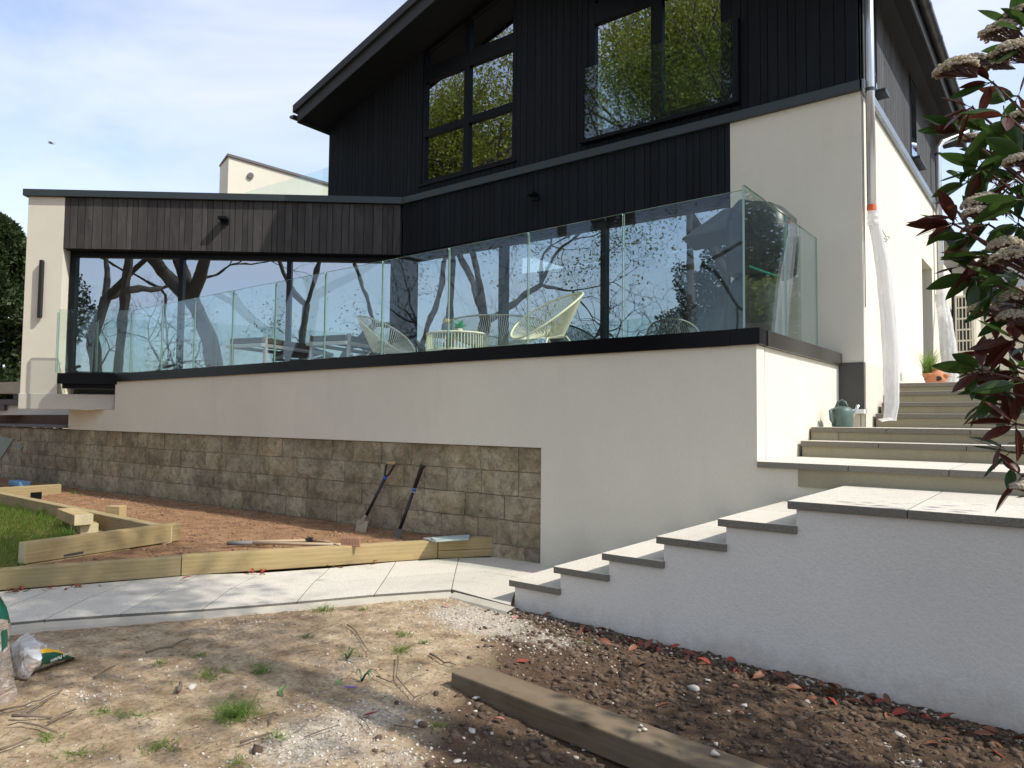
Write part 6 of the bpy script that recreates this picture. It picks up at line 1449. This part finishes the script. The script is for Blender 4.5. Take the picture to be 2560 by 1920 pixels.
# ================================================================ PHOTINIA at the right edge
ph = empty('photinia_shrub', (0.75, 2.3, 0.0), 'flowering photinia shrub with red and green leaves hanging in from the right', 'shrub')
r_ = random.Random(42)
def leafgeo(L, W, seed, mat):
    q_ = random.Random(seed); n = 8; vs = []; cv = q_.uniform(-.25, .3); tw_ = q_.uniform(-.3, .3)
    for i in range(n+1):
        t = i/n; w_ = W*(math.sin(PI*min(1, t*1.02)**0.9)**0.75 if 0 < t < 1 else 0.01); z = -cv*L*t*t*0.6; f = .35
        a_ = tw_*t; vs += [(L*t, -w_*math.cos(a_), z+w_*f-w_*math.sin(a_)), (L*t, 0, z), (L*t, w_*math.cos(a_), z+w_*f+w_*math.sin(a_))]
    fs = [g for i in range(n) for g in ((3*i, 3*i+1, 3*i+4, 3*i+3), (3*i+1, 3*i+2, 3*i+5, 3*i+4))]
    b = MB().add(vs, fs); b.tube([(-.014, 0, 0), (L*.9, 0, -cv*L*.5-.0008)], [.0014, .0005], 4); return b.mesh('leaf', mat, True)
PL = [leafgeo(.088, .0165, s_, m_leafg) for s_ in range(6)]+[leafgeo(.080, .0135, s_, m_leafr) for s_ in range(6, 12)]
def addleaf(p, d, s_, red):
    me = PL[r_.randrange(6)+(6 if red else 0)]; o = bpy.data.objects.new('leaf', me); COL.objects.link(o)
    q_ = Vector(d).to_track_quat('X', 'Z'); o.rotation_euler = (q_ @ Matrix.Rotation(r_.uniform(-.9, .9), 4, 'X').to_quaternion()).to_euler()
    o.location = [float(c_) for c_ in p]; o.scale = (s_,)*3; attach(o, ph)
def VP(x, y, v): return onv(x, y, v)
ros = [ # px,py,v, number, redness, radius-ish direction bias (pixel)
 (2480, 205, 2.0, 6, .5), (2430, 268, 1.95, 5, .6), (2470, 330, 2.1, 7, .25), (2520, 290, 1.9, 7, .15), (2545, 240, 2.2, 6, .3), (2400, 330, 2.0, 4, .6), (2455, 420, 1.95, 6, .2), (2500, 400, 2.1, 7, .3),
 (2545, 370, 1.9, 6, .1), (2420, 455, 2.0, 5, .1), (2540, 450, 2.0, 6, .3), (2385, 560, 1.9, 7, .85), (2430, 590, 2.0, 7, .6), (2470, 560, 2.1, 6, .4), (2455, 640, 1.95, 8, .5), (2500, 650, 2.0, 7, .3), (2545, 560, 2.0, 6, .2),
 (2470, 700, 2.1, 7, .35), (2520, 710, 1.9, 8, .1), (2550, 780, 2.0, 6, .4), (2440, 690, 2.0, 5, .5), (2490, 770, 2.05, 5, .25), (2540, 850, 1.9, 6, .6), (2500, 905, 2.0, 6, .65), (2545, 930, 2.0, 6, .5), (2455, 925, 1.9, 4, .6), (2515, 980, 1.95, 6, .45),
 (2470, 1005, 2.0, 5, .4), (2550, 1010, 2.1, 6, .5), (2540, 1060, 1.9, 5, .95), (2525, 1130, 2.0, 3, .1), (2555, 1190, 1.9, 3, .7), (2490, 460, 2.2, 6, .2), (2550, 640, 2.2, 6, .3), (2555, 500, 1.8, 5, .1), (2530, 60, 2.1, 3, .1), (2555, 130, 2.0, 4, .1)]
trunk = np.array([0.75, 2.3, 0.0]); hub = np.array([0.55, 2.25, 1.1])
br = MB(); br.tube([trunk, trunk+np.array([-.05, 0, .5]), hub, hub+np.array([-.1, 0, .7])], [.05, .042, .034, .02], 8)
for (x, y, v, n, red) in ros:
    p = VP(x, y, v); m1_ = hub+(p-hub)*.55+np.array([0, 0, .08]); src = hub+np.array([-.06, 0, max(0, p[2]-1.5)*.5])
    br.tube([src, (src+m1_)/2+np.array([.03, 0, .04]), m1_, p], [.012, .008, .0055, .0025], 6)
    for i in range(n):
        a_ = r_.uniform(0, 2*PI); out_ = np.array([-0.55+r_.uniform(-.5, .8), r_.uniform(-.7, .7), r_.uniform(-.75, .55)]); out_ /= np.linalg.norm(out_)
        addleaf(p+out_*0.01, out_, r_.uniform(.75, 1.12), r_.random() < red)
# long single leaves that stand clear of the bush
for (x, y, x2, y2, v, red) in ((2378, 545, 2270, 552, 1.95, True), (2370, 560, 2262, 592, 1.9, True), (2370, 565, 2302, 600, 1.85, True), (2395, 668, 2322, 692, 1.95, True), (2395, 555, 2355, 520, 1.95, True), (2400, 290, 2365, 285, 2.0, True), (2390, 318, 2390, 318, 2, True),
                               (2470, 980, 2432, 1090, 1.9, False), (2530, 1170, 2526, 1245, 1.95, False), (2440, 710, 2425, 790, 1.95, False), (2490, 60, 2560, 70, 2, False), (2515, 1060, 2500, 1050, 1.9, True), (2500, 985, 2470, 1000, 1.9, True), (2455, 560, 2395, 480, 1.95, False), (2425, 420, 2398, 470, 1.95, False),
                               (2480, 720, 2470, 820, 1.9, False), (2440, 955, 2432, 1010, 1.95, False), (2500, 1120, 2485, 1190, 1.9, True)):
    a_, b_ = VP(x, y, v), VP(x2, y2, v-.02)
    if np.linalg.norm(b_-a_) < .02: continue
    addleaf(a_, (b_-a_)/np.linalg.norm(b_-a_), min(1.35, float(np.linalg.norm(b_-a_))/.10), red)
br.build('branches', m_stem, ph, smooth=True)
# leafy mass that lies outside the frame: one joined part
Rr = np.random.RandomState(9); VV_ = []; FF_ = []; on_ = 0; mi_ = []
tm = [(np.array([v_.co[:] for v_ in m_.vertices]), [list(p_.vertices) for p_ in m_.polygons if len(p_.vertices) == 4]) for m_ in (PL[0], PL[3], PL[7])]
for i in range(1300):
    p = np.array([0.25+Rr.normal(0, .30), 2.35+Rr.normal(0, .30), 1.75+Rr.normal(0, .42)]); q_ = p-CAM; dq = q_@FW; xi = 1280+FPX*(q_@RT)/dq; yi = 960-FPX*(q_@UP)/dq
    lim_ = np.interp(yi, [-200, 60, 300, 560, 900, 1150, 1300], [2540, 2500, 2440, 2440, 2460, 2520, 2600])
    if xi < lim_+abs(Rr.normal(0, 30)) or p[2] < .6 or p[2] > 2.35: continue
    d = Rr.normal(size=3)+np.array([-.4, -.3, -.2]); d /= np.linalg.norm(d); q3 = Vector(d).to_track_quat('X', 'Z').to_matrix() @ Matrix.Rotation(Rr.uniform(-1, 1), 3, 'X'); bv, bf = tm[i % 3]
    VV_.append((bv*Rr.uniform(.75, 1.1))@np.array(q3).T+p); FF_ += [[on_+k_ for k_ in f_] for f_ in bf]; mi_ += [0 if i % 3 < 2 else 1]*len(bf); on_ += len(bv)
npmesh('leaf_mass', np.concatenate(VV_), FF_, [m_leafg, m_leafr], mi=mi_, parent=ph, kind='stuff')
# flower heads
def corymb(px, py, v, rad, seed):
    rad *= 1.22
    c_ = VP(px, py, v); q_ = random.Random(seed); R3 = rad/900*2.0/v*v/2.0; rr3 = rad*(np.linalg.norm(VP(px+1, py, v)-VP(px, py, v)))
    bm = bmesh.new(); bmesh.ops.create_icosphere(bm, subdivisions=1, radius=1); base = np.array([v_.co[:] for v_ in bm.verts]); fc = np.array([[w_.index for w_ in f.verts] for f in bm.faces]); bm.free()
    n = int(140+rad*7); V = []; F = []; st_ = MB(); root = c_+np.array([.04, 0, -rr3*0.9])
    for i in range(n):
        t = q_.uniform(0, 2*PI); rad_ = rr3*math.sqrt(q_.random()); lump = .12*rr3*math.sin(5*t+seed)
        p = c_+np.array([math.cos(t)*(rad_+lump*.5), math.sin(t)*rad_*.8, (1-(rad_/rr3)**2)*rr3*.42-rr3*.05+q_.uniform(-.25, .12)*rr3])
        k_ = q_.uniform(.0028, .0050); V.append(base*k_*np.array([1, 1, .8])+p); F.append(fc+i*len(base))
        if i % 6 == 0: st_.tube([root, root*.5+p*.5+np.array([0, 0, -rr3*.12]), p], [.0012, .0008, .0006], 4)
    fh = npmesh('flower_head', np.concatenate(V), np.concatenate(F), m_flower, parent=ph); st_.build('flower_stalk', m_stem, ph)
for i, (x, y, v, rad) in enumerate(((2392, 165, 1.95, 42), (2362, 178, 1.95, 24), (2430, 150, 2.0, 26), (2500, 75, 2.1, 42), (2550, 30, 2.1, 34), (2530, 125, 2.0, 46), (2455, 505, 1.9, 44), (2440, 530, 1.88, 30), (2520, 335, 1.95, 42), (2550, 360, 2.0, 34), (2535, 640, 1.9, 50), (2512, 610, 1.92, 36), (2555, 740, 1.95, 46), (2530, 790, 1.95, 34),
      (2455, 770, 1.95, 30), (2438, 925, 1.95, 34), (2465, 660, 2.0, 34), (2490, 160, 2.15, 26), (2552, 290, 2.1, 30), (2480, 1190, 1.9, 0), (2555, 1215, 1.9, 24), (2545, 400, 1.85, 30), (2425, 345, 2.05, 20))):
    if rad: corymb(x, y, v, rad, i)

# ================================================================ TREES
def inview(p, m=1.12):
    q_ = np.array(p, float)-CAM; d = q_@FW
    if d < .02: return False
    return abs(q_@RT/d) < .71*m and abs(q_@UP/d) < .5325*m+.03
def tree(name, label, base, H, seed, mat, leaves=9000, trunk_r=.25, lean=(0, 0), fork=3, spread=.55, leafsz=.10, first=.35, depth=5, bark=None, clump=.55, cat='tree', grp=None, droop=0.0, lim=None, zmin=0):
    r_ = random.Random(seed); e = empty(name, base, label, cat, grp); tb_ = MB(); tips = []
    def go(p, d, L, r, k):
        n = 4; pts = [p]; rad = [r]; q_ = Vector(p); dd = Vector(d)
        for i in range(n):
            if inview(q_): return
            dd = (dd+Vector((r_.gauss(0, .16), r_.gauss(0, .16), r_.gauss(.02, .10)-droop*k*.05))).normalized(); q_ = q_+dd*L/n; pts.append(tuple(q_)); rad.append(r*(1-.32*(i+1)/n))
        if inview(q_) or (lim and k > 0 and math.hypot(q_[0]-lim[0], q_[1]-lim[1]) > lim[2]): return
        tb_.tube(pts, rad, 8 if k < 2 else (5 if k < 4 else 3), cap=False)
        if k >= depth: tips.append(tuple(q_)); return
        m_ = fork if k < depth-1 else fork+1
        for i in range(m_):
            a_ = 2*PI*(i+r_.random()*.7)/m_; o_ = dd.orthogonal().normalized(); o_.rotate(Matrix.Rotation(a_, 3, dd)); nd = (dd*(1-spread*.5)+o_*spread*r_.uniform(.7, 1.3)).normalized()
            go(tuple(q_), nd, L*r_.uniform(.6, .85), rad[-1]*r_.uniform(.62, .88), k+1)
            if k >= depth-2: tips.append(tuple(q_+nd*L*.3))
    go(tuple(base), Vector((lean[0], lean[1], 1)).normalized(), H*first, trunk_r, 0)
    tb_.build('trunk', bark or m_bark, e, smooth=True)
    if leaves:
        Rn = np.random.RandomState(seed); T = np.array(tips); ii = Rn.randint(0, len(T), leaves); keep_ = Rn.rand(len(T)) > .62; ii = ii[keep_[ii]]
        P_ = T[ii]+Rn.normal(0, clump, (len(ii), 3))*np.array([1, 1, .7]); Q_ = P_-CAM; dq = Q_@FW
        P_ = P_[~((dq > .02) & (np.abs(Q_@RT/np.maximum(dq, .02)) < .8) & (np.abs(Q_@UP/np.maximum(dq, .02)) < .65))]; P_ = P_[P_[:, 2] > zmin+Rn.rand(len(P_))*2*(zmin > 0)]
        if lim: P_ = P_[np.hypot(P_[:, 0]-lim[0], P_[:, 1]-lim[1]) < lim[2]]
        ii = P_; d = Rn.normal(size=(len(ii), 3)); d /= np.linalg.norm(d, axis=1)[:, None]
        s_ = np.cross(d, Rn.normal(size=(len(ii), 3))); s_ /= np.linalg.norm(s_, axis=1)[:, None]; L = leafsz*(.6+.8*Rn.rand(len(ii), 1)); W = L*.38
        V = np.stack([P_, P_+d*L*.5+s_*W, P_+d*L, P_+d*L*.5-s_*W], 1).reshape(-1, 3); F = np.arange(len(ii)*4).reshape(-1, 4)
        npmesh('crown', V, F, mat, parent=e, kind=None)
    return e
# trees mirrored in the windows stand behind and to the left of the viewer
tree('bare_tree', 'bare tangled tree mirrored in the leftmost sliding door of the wing', (-8.9, -5.2, -.1), 9.5, 11, m_folA, leaves=0, trunk_r=.15, depth=7, fork=3, spread=.62, first=.20)
tree('pollard_tree', 'thick flaring trunk mirrored in the middle sliding door of the wing', (-5.6, -6.6, -.1), 17, 12, m_folA, leaves=9000, trunk_r=.36, depth=6, fork=3, spread=.42, first=.34, leafsz=.06, zmin=7.5)
tree('twin_tree', 'slender curving trunk mirrored in the right part of the wing doors', (-3.75, -5.7, -.1), 16, 23, m_folA, leaves=6000, trunk_r=.19, lean=(-.12, 0), depth=6, fork=2, spread=.45, first=.38, leafsz=.06, zmin=7)
tree('twin_tree', 'second slender trunk mirrored beside the first one in the wing doors', (-3.05, -5.5, -.1), 16, 24, m_folA, leaves=6000, trunk_r=.18, lean=(.10, 0), depth=6, fork=2, spread=.45, first=.38, leafsz=.06, zmin=7)
tree('crooked_tree', 'crooked leaning trunk mirrored just left of the left string chair', (-1.5, -5.6, -.1), 8, 28, m_folB, leaves=5000, trunk_r=.16, lean=(-.5, -.1), depth=5, fork=2, spread=.7, first=.3, leafsz=.06, zmin=3.6)
for i, (x, y, H, m_, lf, lab, tr_, zm_, fi) in enumerate(((-16.3, -2.2, 17, m_folC, 70000, 'leafy yellow green tree mirrored in the left gable window', .26, 7, .29), (-22.5, -7.5, 19, m_folA, 34000, 'tall olive tree mirrored between the two gable windows', .33, 7, .27), (-9.9, -6.6, 20, m_folC, 80000, 'bright spring green tree mirrored in the right gable window', .22, 9, .27),
        (-14.8, -9.5, 13, m_folA, 9000, 'open crowned dark limbed tree mirrored in the terrace doors', .28, 6, .20), (-19, -15, 10, m_folB, 9000, 'dark tree furthest back in the terrace door reflection', .3, 1.5, .2), (-25.5, -4.0, 6, m_folB, 9000, 'low dense tree mirrored at the left of the terrace doors', .25, 1.0, .2))):
    tree('garden_tree', lab, (x, y, -.1), H, 60+i, m_, leaves=lf, trunk_r=tr_, depth=6, fork=3, spread=.6, first=fi, leafsz=.09, clump=.48, zmin=zm_)
Rn = np.random.RandomState(500); e = empty('holly_tree', (-11.4, -12.8, -.1), 'dense dark holly tree mirrored behind the covered barbecue', 'tree'); MB().tube([(-11.4, -12.8, -.1), (-11.4, -12.8, 7)], [.3, .08], 8).build('trunk', m_bark, e)
n_ = 30000; d = Rn.normal(size=(n_, 3)); d /= np.linalg.norm(d, axis=1)[:, None]; P_ = np.array([-11.4, -12.8, 4.6])+d*np.array([2.5, 2.0, 4.4])*(Rn.rand(n_, 1)**.3)*(1+.18*np.sin(d[:, :1]*7+d[:, 2:]*9)); d = Rn.normal(size=(n_, 3)); d /= np.linalg.norm(d, axis=1)[:, None]; s_ = np.cross(d, Rn.normal(size=(n_, 3))); s_ /= np.linalg.norm(s_, axis=1)[:, None]; L = .15
npmesh('crown', np.stack([P_, P_+d*L*.5+s_*.05, P_+d*L, P_+d*L*.5-s_*.05], 1).reshape(-1, 3), np.arange(n_*4).reshape(-1, 4), m_folB, parent=e)
for k_, (cc3, rr3_, n_, lab, bs_) in enumerate((((-17.2, -2.6, 10.4), (4.2, 3.0, 2.5), 60000, 'broad yellow green tree filling the lower panes of the left gable window reflection', (-18.5, -3.4, -.1)), ((-9.2, -4.2, 12.6), (2.3, 2.0, 2.8), 42000, 'yellow green tree filling the right half of the right gable window reflection', (-9.6, -5.6, -.1)))):
    Rn = np.random.RandomState(520+k_); e = empty('leafy_tree', bs_, lab, 'tree'); MB().tube([bs_, (bs_[0]*.5+cc3[0]*.5, bs_[1]*.5+cc3[1]*.5, cc3[2]*.6), cc3], [.16, .12, .05], 8).build('trunk', m_bark, e)
    nc = 90; cl = Rn.normal(size=(nc, 3)); cl /= np.linalg.norm(cl, axis=1)[:, None]; cl = np.array(cc3)+cl*np.array(rr3_)*(Rn.rand(nc, 1)**.45); ii = Rn.randint(0, nc, n_)
    P_ = cl[ii]+Rn.normal(0, .38, (n_, 3))*np.array([1.1, 1.1, .8]); d = Rn.normal(size=(n_, 3)); d /= np.linalg.norm(d, axis=1)[:, None]; s_ = np.cross(d, Rn.normal(size=(n_, 3))); s_ /= np.linalg.norm(s_, axis=1)[:, None]; L = .10
    P_ = P_[[not inview(q_) for q_ in P_]]; n_ = len(P_); d, s_ = d[:n_], s_[:n_]
    npmesh('crown', np.stack([P_, P_+d*L*.5+s_*.036, P_+d*L, P_+d*L*.5-s_*.036], 1).reshape(-1, 3), np.arange(n_*4).reshape(-1, 4), m_folC, parent=e)
def canopy(name, label, base, cen, rad, ncl, per, seed, mat, leafsz=.09, cr=.28, trunk_r=.10):
    Rn = np.random.RandomState(seed); e = empty(name, base, label, 'tree'); tb_ = MB(); cen = np.array(cen, float); bs = np.array(base, float)
    top = cen+np.array([0, 0, rad[2]*.3]); mid_ = bs*.4+cen*.6+np.array([.15, -.1, 0]); tb_.tube([bs, mid_, cen-np.array([0, 0, rad[2]*.5]), top], [trunk_r, trunk_r*.8, trunk_r*.6, trunk_r*.25], 8)
    P_ = []
    for i in range(ncl):
        d = Rn.normal(size=3); d /= np.linalg.norm(d); c_ = cen+d*np.array(rad)*Rn.rand()**.4
        m1_ = (c_+cen)/2+Rn.normal(0, .12, 3); s0_ = cen+np.array([0, 0, -rad[2]*.5+Rn.rand()*rad[2]*.7])
        tb_.tube([s0_, m1_, c_], [trunk_r*.28, trunk_r*.16, .008], 4, cap=False)
        for k in range(4): q_ = c_+Rn.normal(0, cr, 3); tb_.tube([m1_*.3+c_*.7, q_], [.01, .004], 3, cap=False)
        P_.append(c_+Rn.normal(0, cr, (per, 3))*np.array([1.25, 1.25, .6]))
    tb_.build('trunk', m_bark, e, smooth=True); P_ = np.concatenate(P_); n = len(P_)
    d = Rn.normal(size=(n, 3)); d /= np.linalg.norm(d, axis=1)[:, None]; s_ = np.cross(d, Rn.normal(size=(n, 3))); s_ /= np.linalg.norm(s_, axis=1)[:, None]; L = leafsz*(.6+.8*Rn.rand(n, 1)); W = L*.38
    npmesh('crown', np.stack([P_, P_+d*L*.5+s_*W, P_+d*L, P_+d*L*.5-s_*W], 1).reshape(-1, 3), np.arange(n*4).reshape(-1, 4), mat, parent=e)
canopy('shade_tree', 'open tree right of the viewer dappling the ground nearest the camera', (6.6, 0.8, -.1), (4.9, 1.5, 7.4), (3.0, 1.1, 1.0), 15, 130, 81, m_folA)
canopy('shade_tree', 'slim tree right of the viewer dappling the middle of the bare ground', (2.7, 3.0, -.1), (1.9, 3.5, 6.8), (1.7, 1.0, .9), 15, 120, 84, m_folA)
canopy('shade_tree', 'tall thin tree right of the viewer shading the left of the path', (5.6, 3.6, -.1), (3.6, 4.2, 10.6), (2.5, 1.3, 1.1), 25, 210, 82, m_folA)
canopy('shade_tree', 'low bushy tree close to the shrub shading the dark soil', (3.4, 3.9, -.1), (2.6, 4.0, 3.8), (1.0, .8, .6), 15, 90, 83, m_folA, leafsz=.08, cr=.2)
# garden boundary to the right, seen mirrored in the side glass
fe = empty('garden_fence', (3.5, 17.5, 1.87), 'brown slatted garden fence mirrored in the side glass of the terrace', 'fence')
m_fence = plain('brown_fence', (0.13, 0.085, 0.055), .8, var=.3)
for k in range(13): MB().box(.55, 6.5, 17.5, 17.52, 1.9+k*.15, 2.035+k*.15).build('slat', m_fence, fe)
for k in range(4): MB().box(.6+k*1.9, .7+k*1.9, 17.53, 17.62, 1.8, 3.9).build('fence_post', m_fence, fe)
for k, (x, y, z, rx, rz_, n_, mt, lab) in enumerate(((2.6, 18.4, 4.3, 1.5, .8, 5000, m_folC, 'yellow green shrub above the fence mirrored in the side glass'), (5.4, 18.6, 4.4, 1.4, .8, 4000, m_leafr, 'red leaved shrub above the fence mirrored in the side glass'), (3.8, 22.0, 6.4, 3.6, 3.2, 22000, m_folB, 'dark green trees behind the fence mirrored in the side glass'))):
    Rn = np.random.RandomState(400+k); e = empty('boundary_shrub', (x, y, 1.8), lab, 'shrub'); MB().tube([(x, y, 1.8), (x, y, z)], .08, 6).build('stem', m_bark, e)
    d = Rn.normal(size=(n_, 3)); d /= np.linalg.norm(d, axis=1)[:, None]; P_ = np.array([x, y, z])+d*np.array([rx, .9, rz_])*(Rn.rand(n_, 1)**.35)*(1+.15*np.sin(d[:, :1]*9)); d = Rn.normal(size=(n_, 3)); d /= np.linalg.norm(d, axis=1)[:, None]; s_ = np.cross(d, Rn.normal(size=(n_, 3))); s_ /= np.linalg.norm(s_, axis=1)[:, None]; L = .16
    keep_ = P_[:, 0] > .35; P_, d, s_ = P_[keep_], d[keep_], s_[keep_]; n_ = len(P_)
    npmesh('crown', np.stack([P_, P_+d*L*.5+s_*.05, P_+d*L, P_+d*L*.5-s_*.05], 1).reshape(-1, 3), np.arange(n_*4).reshape(-1, 4), mt, parent=e)
# hedge behind the viewer
V = []; F = []; o_n = 0
n = 16000; t = R.rand(n); hx = -34+46*t; hy = -16-4*np.sin(t*3)+R.normal(0, .6, n); hz = R.rand(n)**.8*(1.2+.4*np.sin(hx*.7)+.2*np.sin(hx*2.3)); Pn = np.stack([hx, hy, hz], 1)
d = R.normal(size=(n, 3)); d /= np.linalg.norm(d, axis=1)[:, None]; s_ = np.cross(d, R.normal(size=(n, 3))); s_ /= np.linalg.norm(s_, axis=1)[:, None]; L = .22
npmesh('hedge', np.stack([Pn, Pn+d*L*.5+s_*.09, Pn+d*L, Pn+d*L*.5-s_*.09], 1).reshape(-1, 3), np.arange(n*4).reshape(-1, 4), m_folB, label='long rough hedge closing the garden behind the viewer', cat='hedge')
# evergreen at the left edge behind the wing
eb = onv(-25, 1000, 9.0)
def conifer(name, label, c_, H, Rd, seed, n, mat):
    Rn = np.random.RandomState(seed); e = empty(name, c_, label, 'tree'); MB().tube([c_, (c_[0], c_[1], c_[2]+H*.8)], [.15, .04], 8).build('trunk', m_bark, e)
    h = Rn.rand(n)**.9; th = Rn.rand(n)*2*PI; rad = Rd*(1-h**2.2)**.6*(.55+.5*Rn.rand(n)**.4)*(1+.18*np.sin(th*5+h*14)+.12*np.sin(th*9-h*23))
    P_ = np.stack([c_[0]+rad*np.cos(th), c_[1]+rad*np.sin(th), c_[2]+.2+h*H], 1); d = Rn.normal(size=(n, 3))+np.stack([np.cos(th), np.sin(th), np.ones(n)*.8], 1); d /= np.linalg.norm(d, axis=1)[:, None]
    s_ = np.cross(d, Rn.normal(size=(n, 3))); s_ /= np.linalg.norm(s_, axis=1)[:, None]; L = .16
    npmesh('crown', np.stack([P_, P_+d*L*.5+s_*.045, P_+d*L, P_+d*L*.5-s_*.045], 1).reshape(-1, 3), np.arange(n*4).reshape(-1, 4), mat, parent=e)
tt = onw(0, 595, 5.0); bb_ = onw(0, 1010, 5.0)
cc_ = onw(-45, 1000, 6.0)
conifer('evergreen_tree', 'dark rounded evergreen tree standing beyond the wing at the left edge', (float(cc_[0]), float(cc_[1]), .9), float(onw(0, 598, 6.0)[2])-.9+.4, 1.55, 5, 42000, leafm('evergreen_foliage', (0.025, 0.045, 0.012), (0.075, 0.11, 0.03), .6, .25))
# twig tips of a tree at the left edge of the sky
# gull
gp = onv(128, 357, 30.0); e = empty('gull', gp, 'single gull gliding in the sky at the upper left', 'bird')
def gv(x, y): return onv(x, y, 30.0)
mg = plain('gull_grey', (0.25, 0.26, 0.28), .8)
MB().tube([gv(120, 353), gv(124, 355), gv(128, 357), gv(131, 358)], [.02, .07, .08, .02], 8).build('body', mg, e, smooth=True)
for sgn, pts_ in ((1, [(127, 356), (133, 355), (138, 363)]), (-1, [(125, 355), (128, 360), (132, 360)])):
    a_, b_, c_ = [gv(*q_) for q_ in pts_]; dn_ = np.array([.03, .25, 0]); 
    MB().add([tuple(a_-dn_), tuple(a_+dn_), tuple(b_+dn_), tuple(b_-dn_), tuple(c_)], [(0, 1, 2, 3), (3, 2, 4)]).build('wing', mg, e)
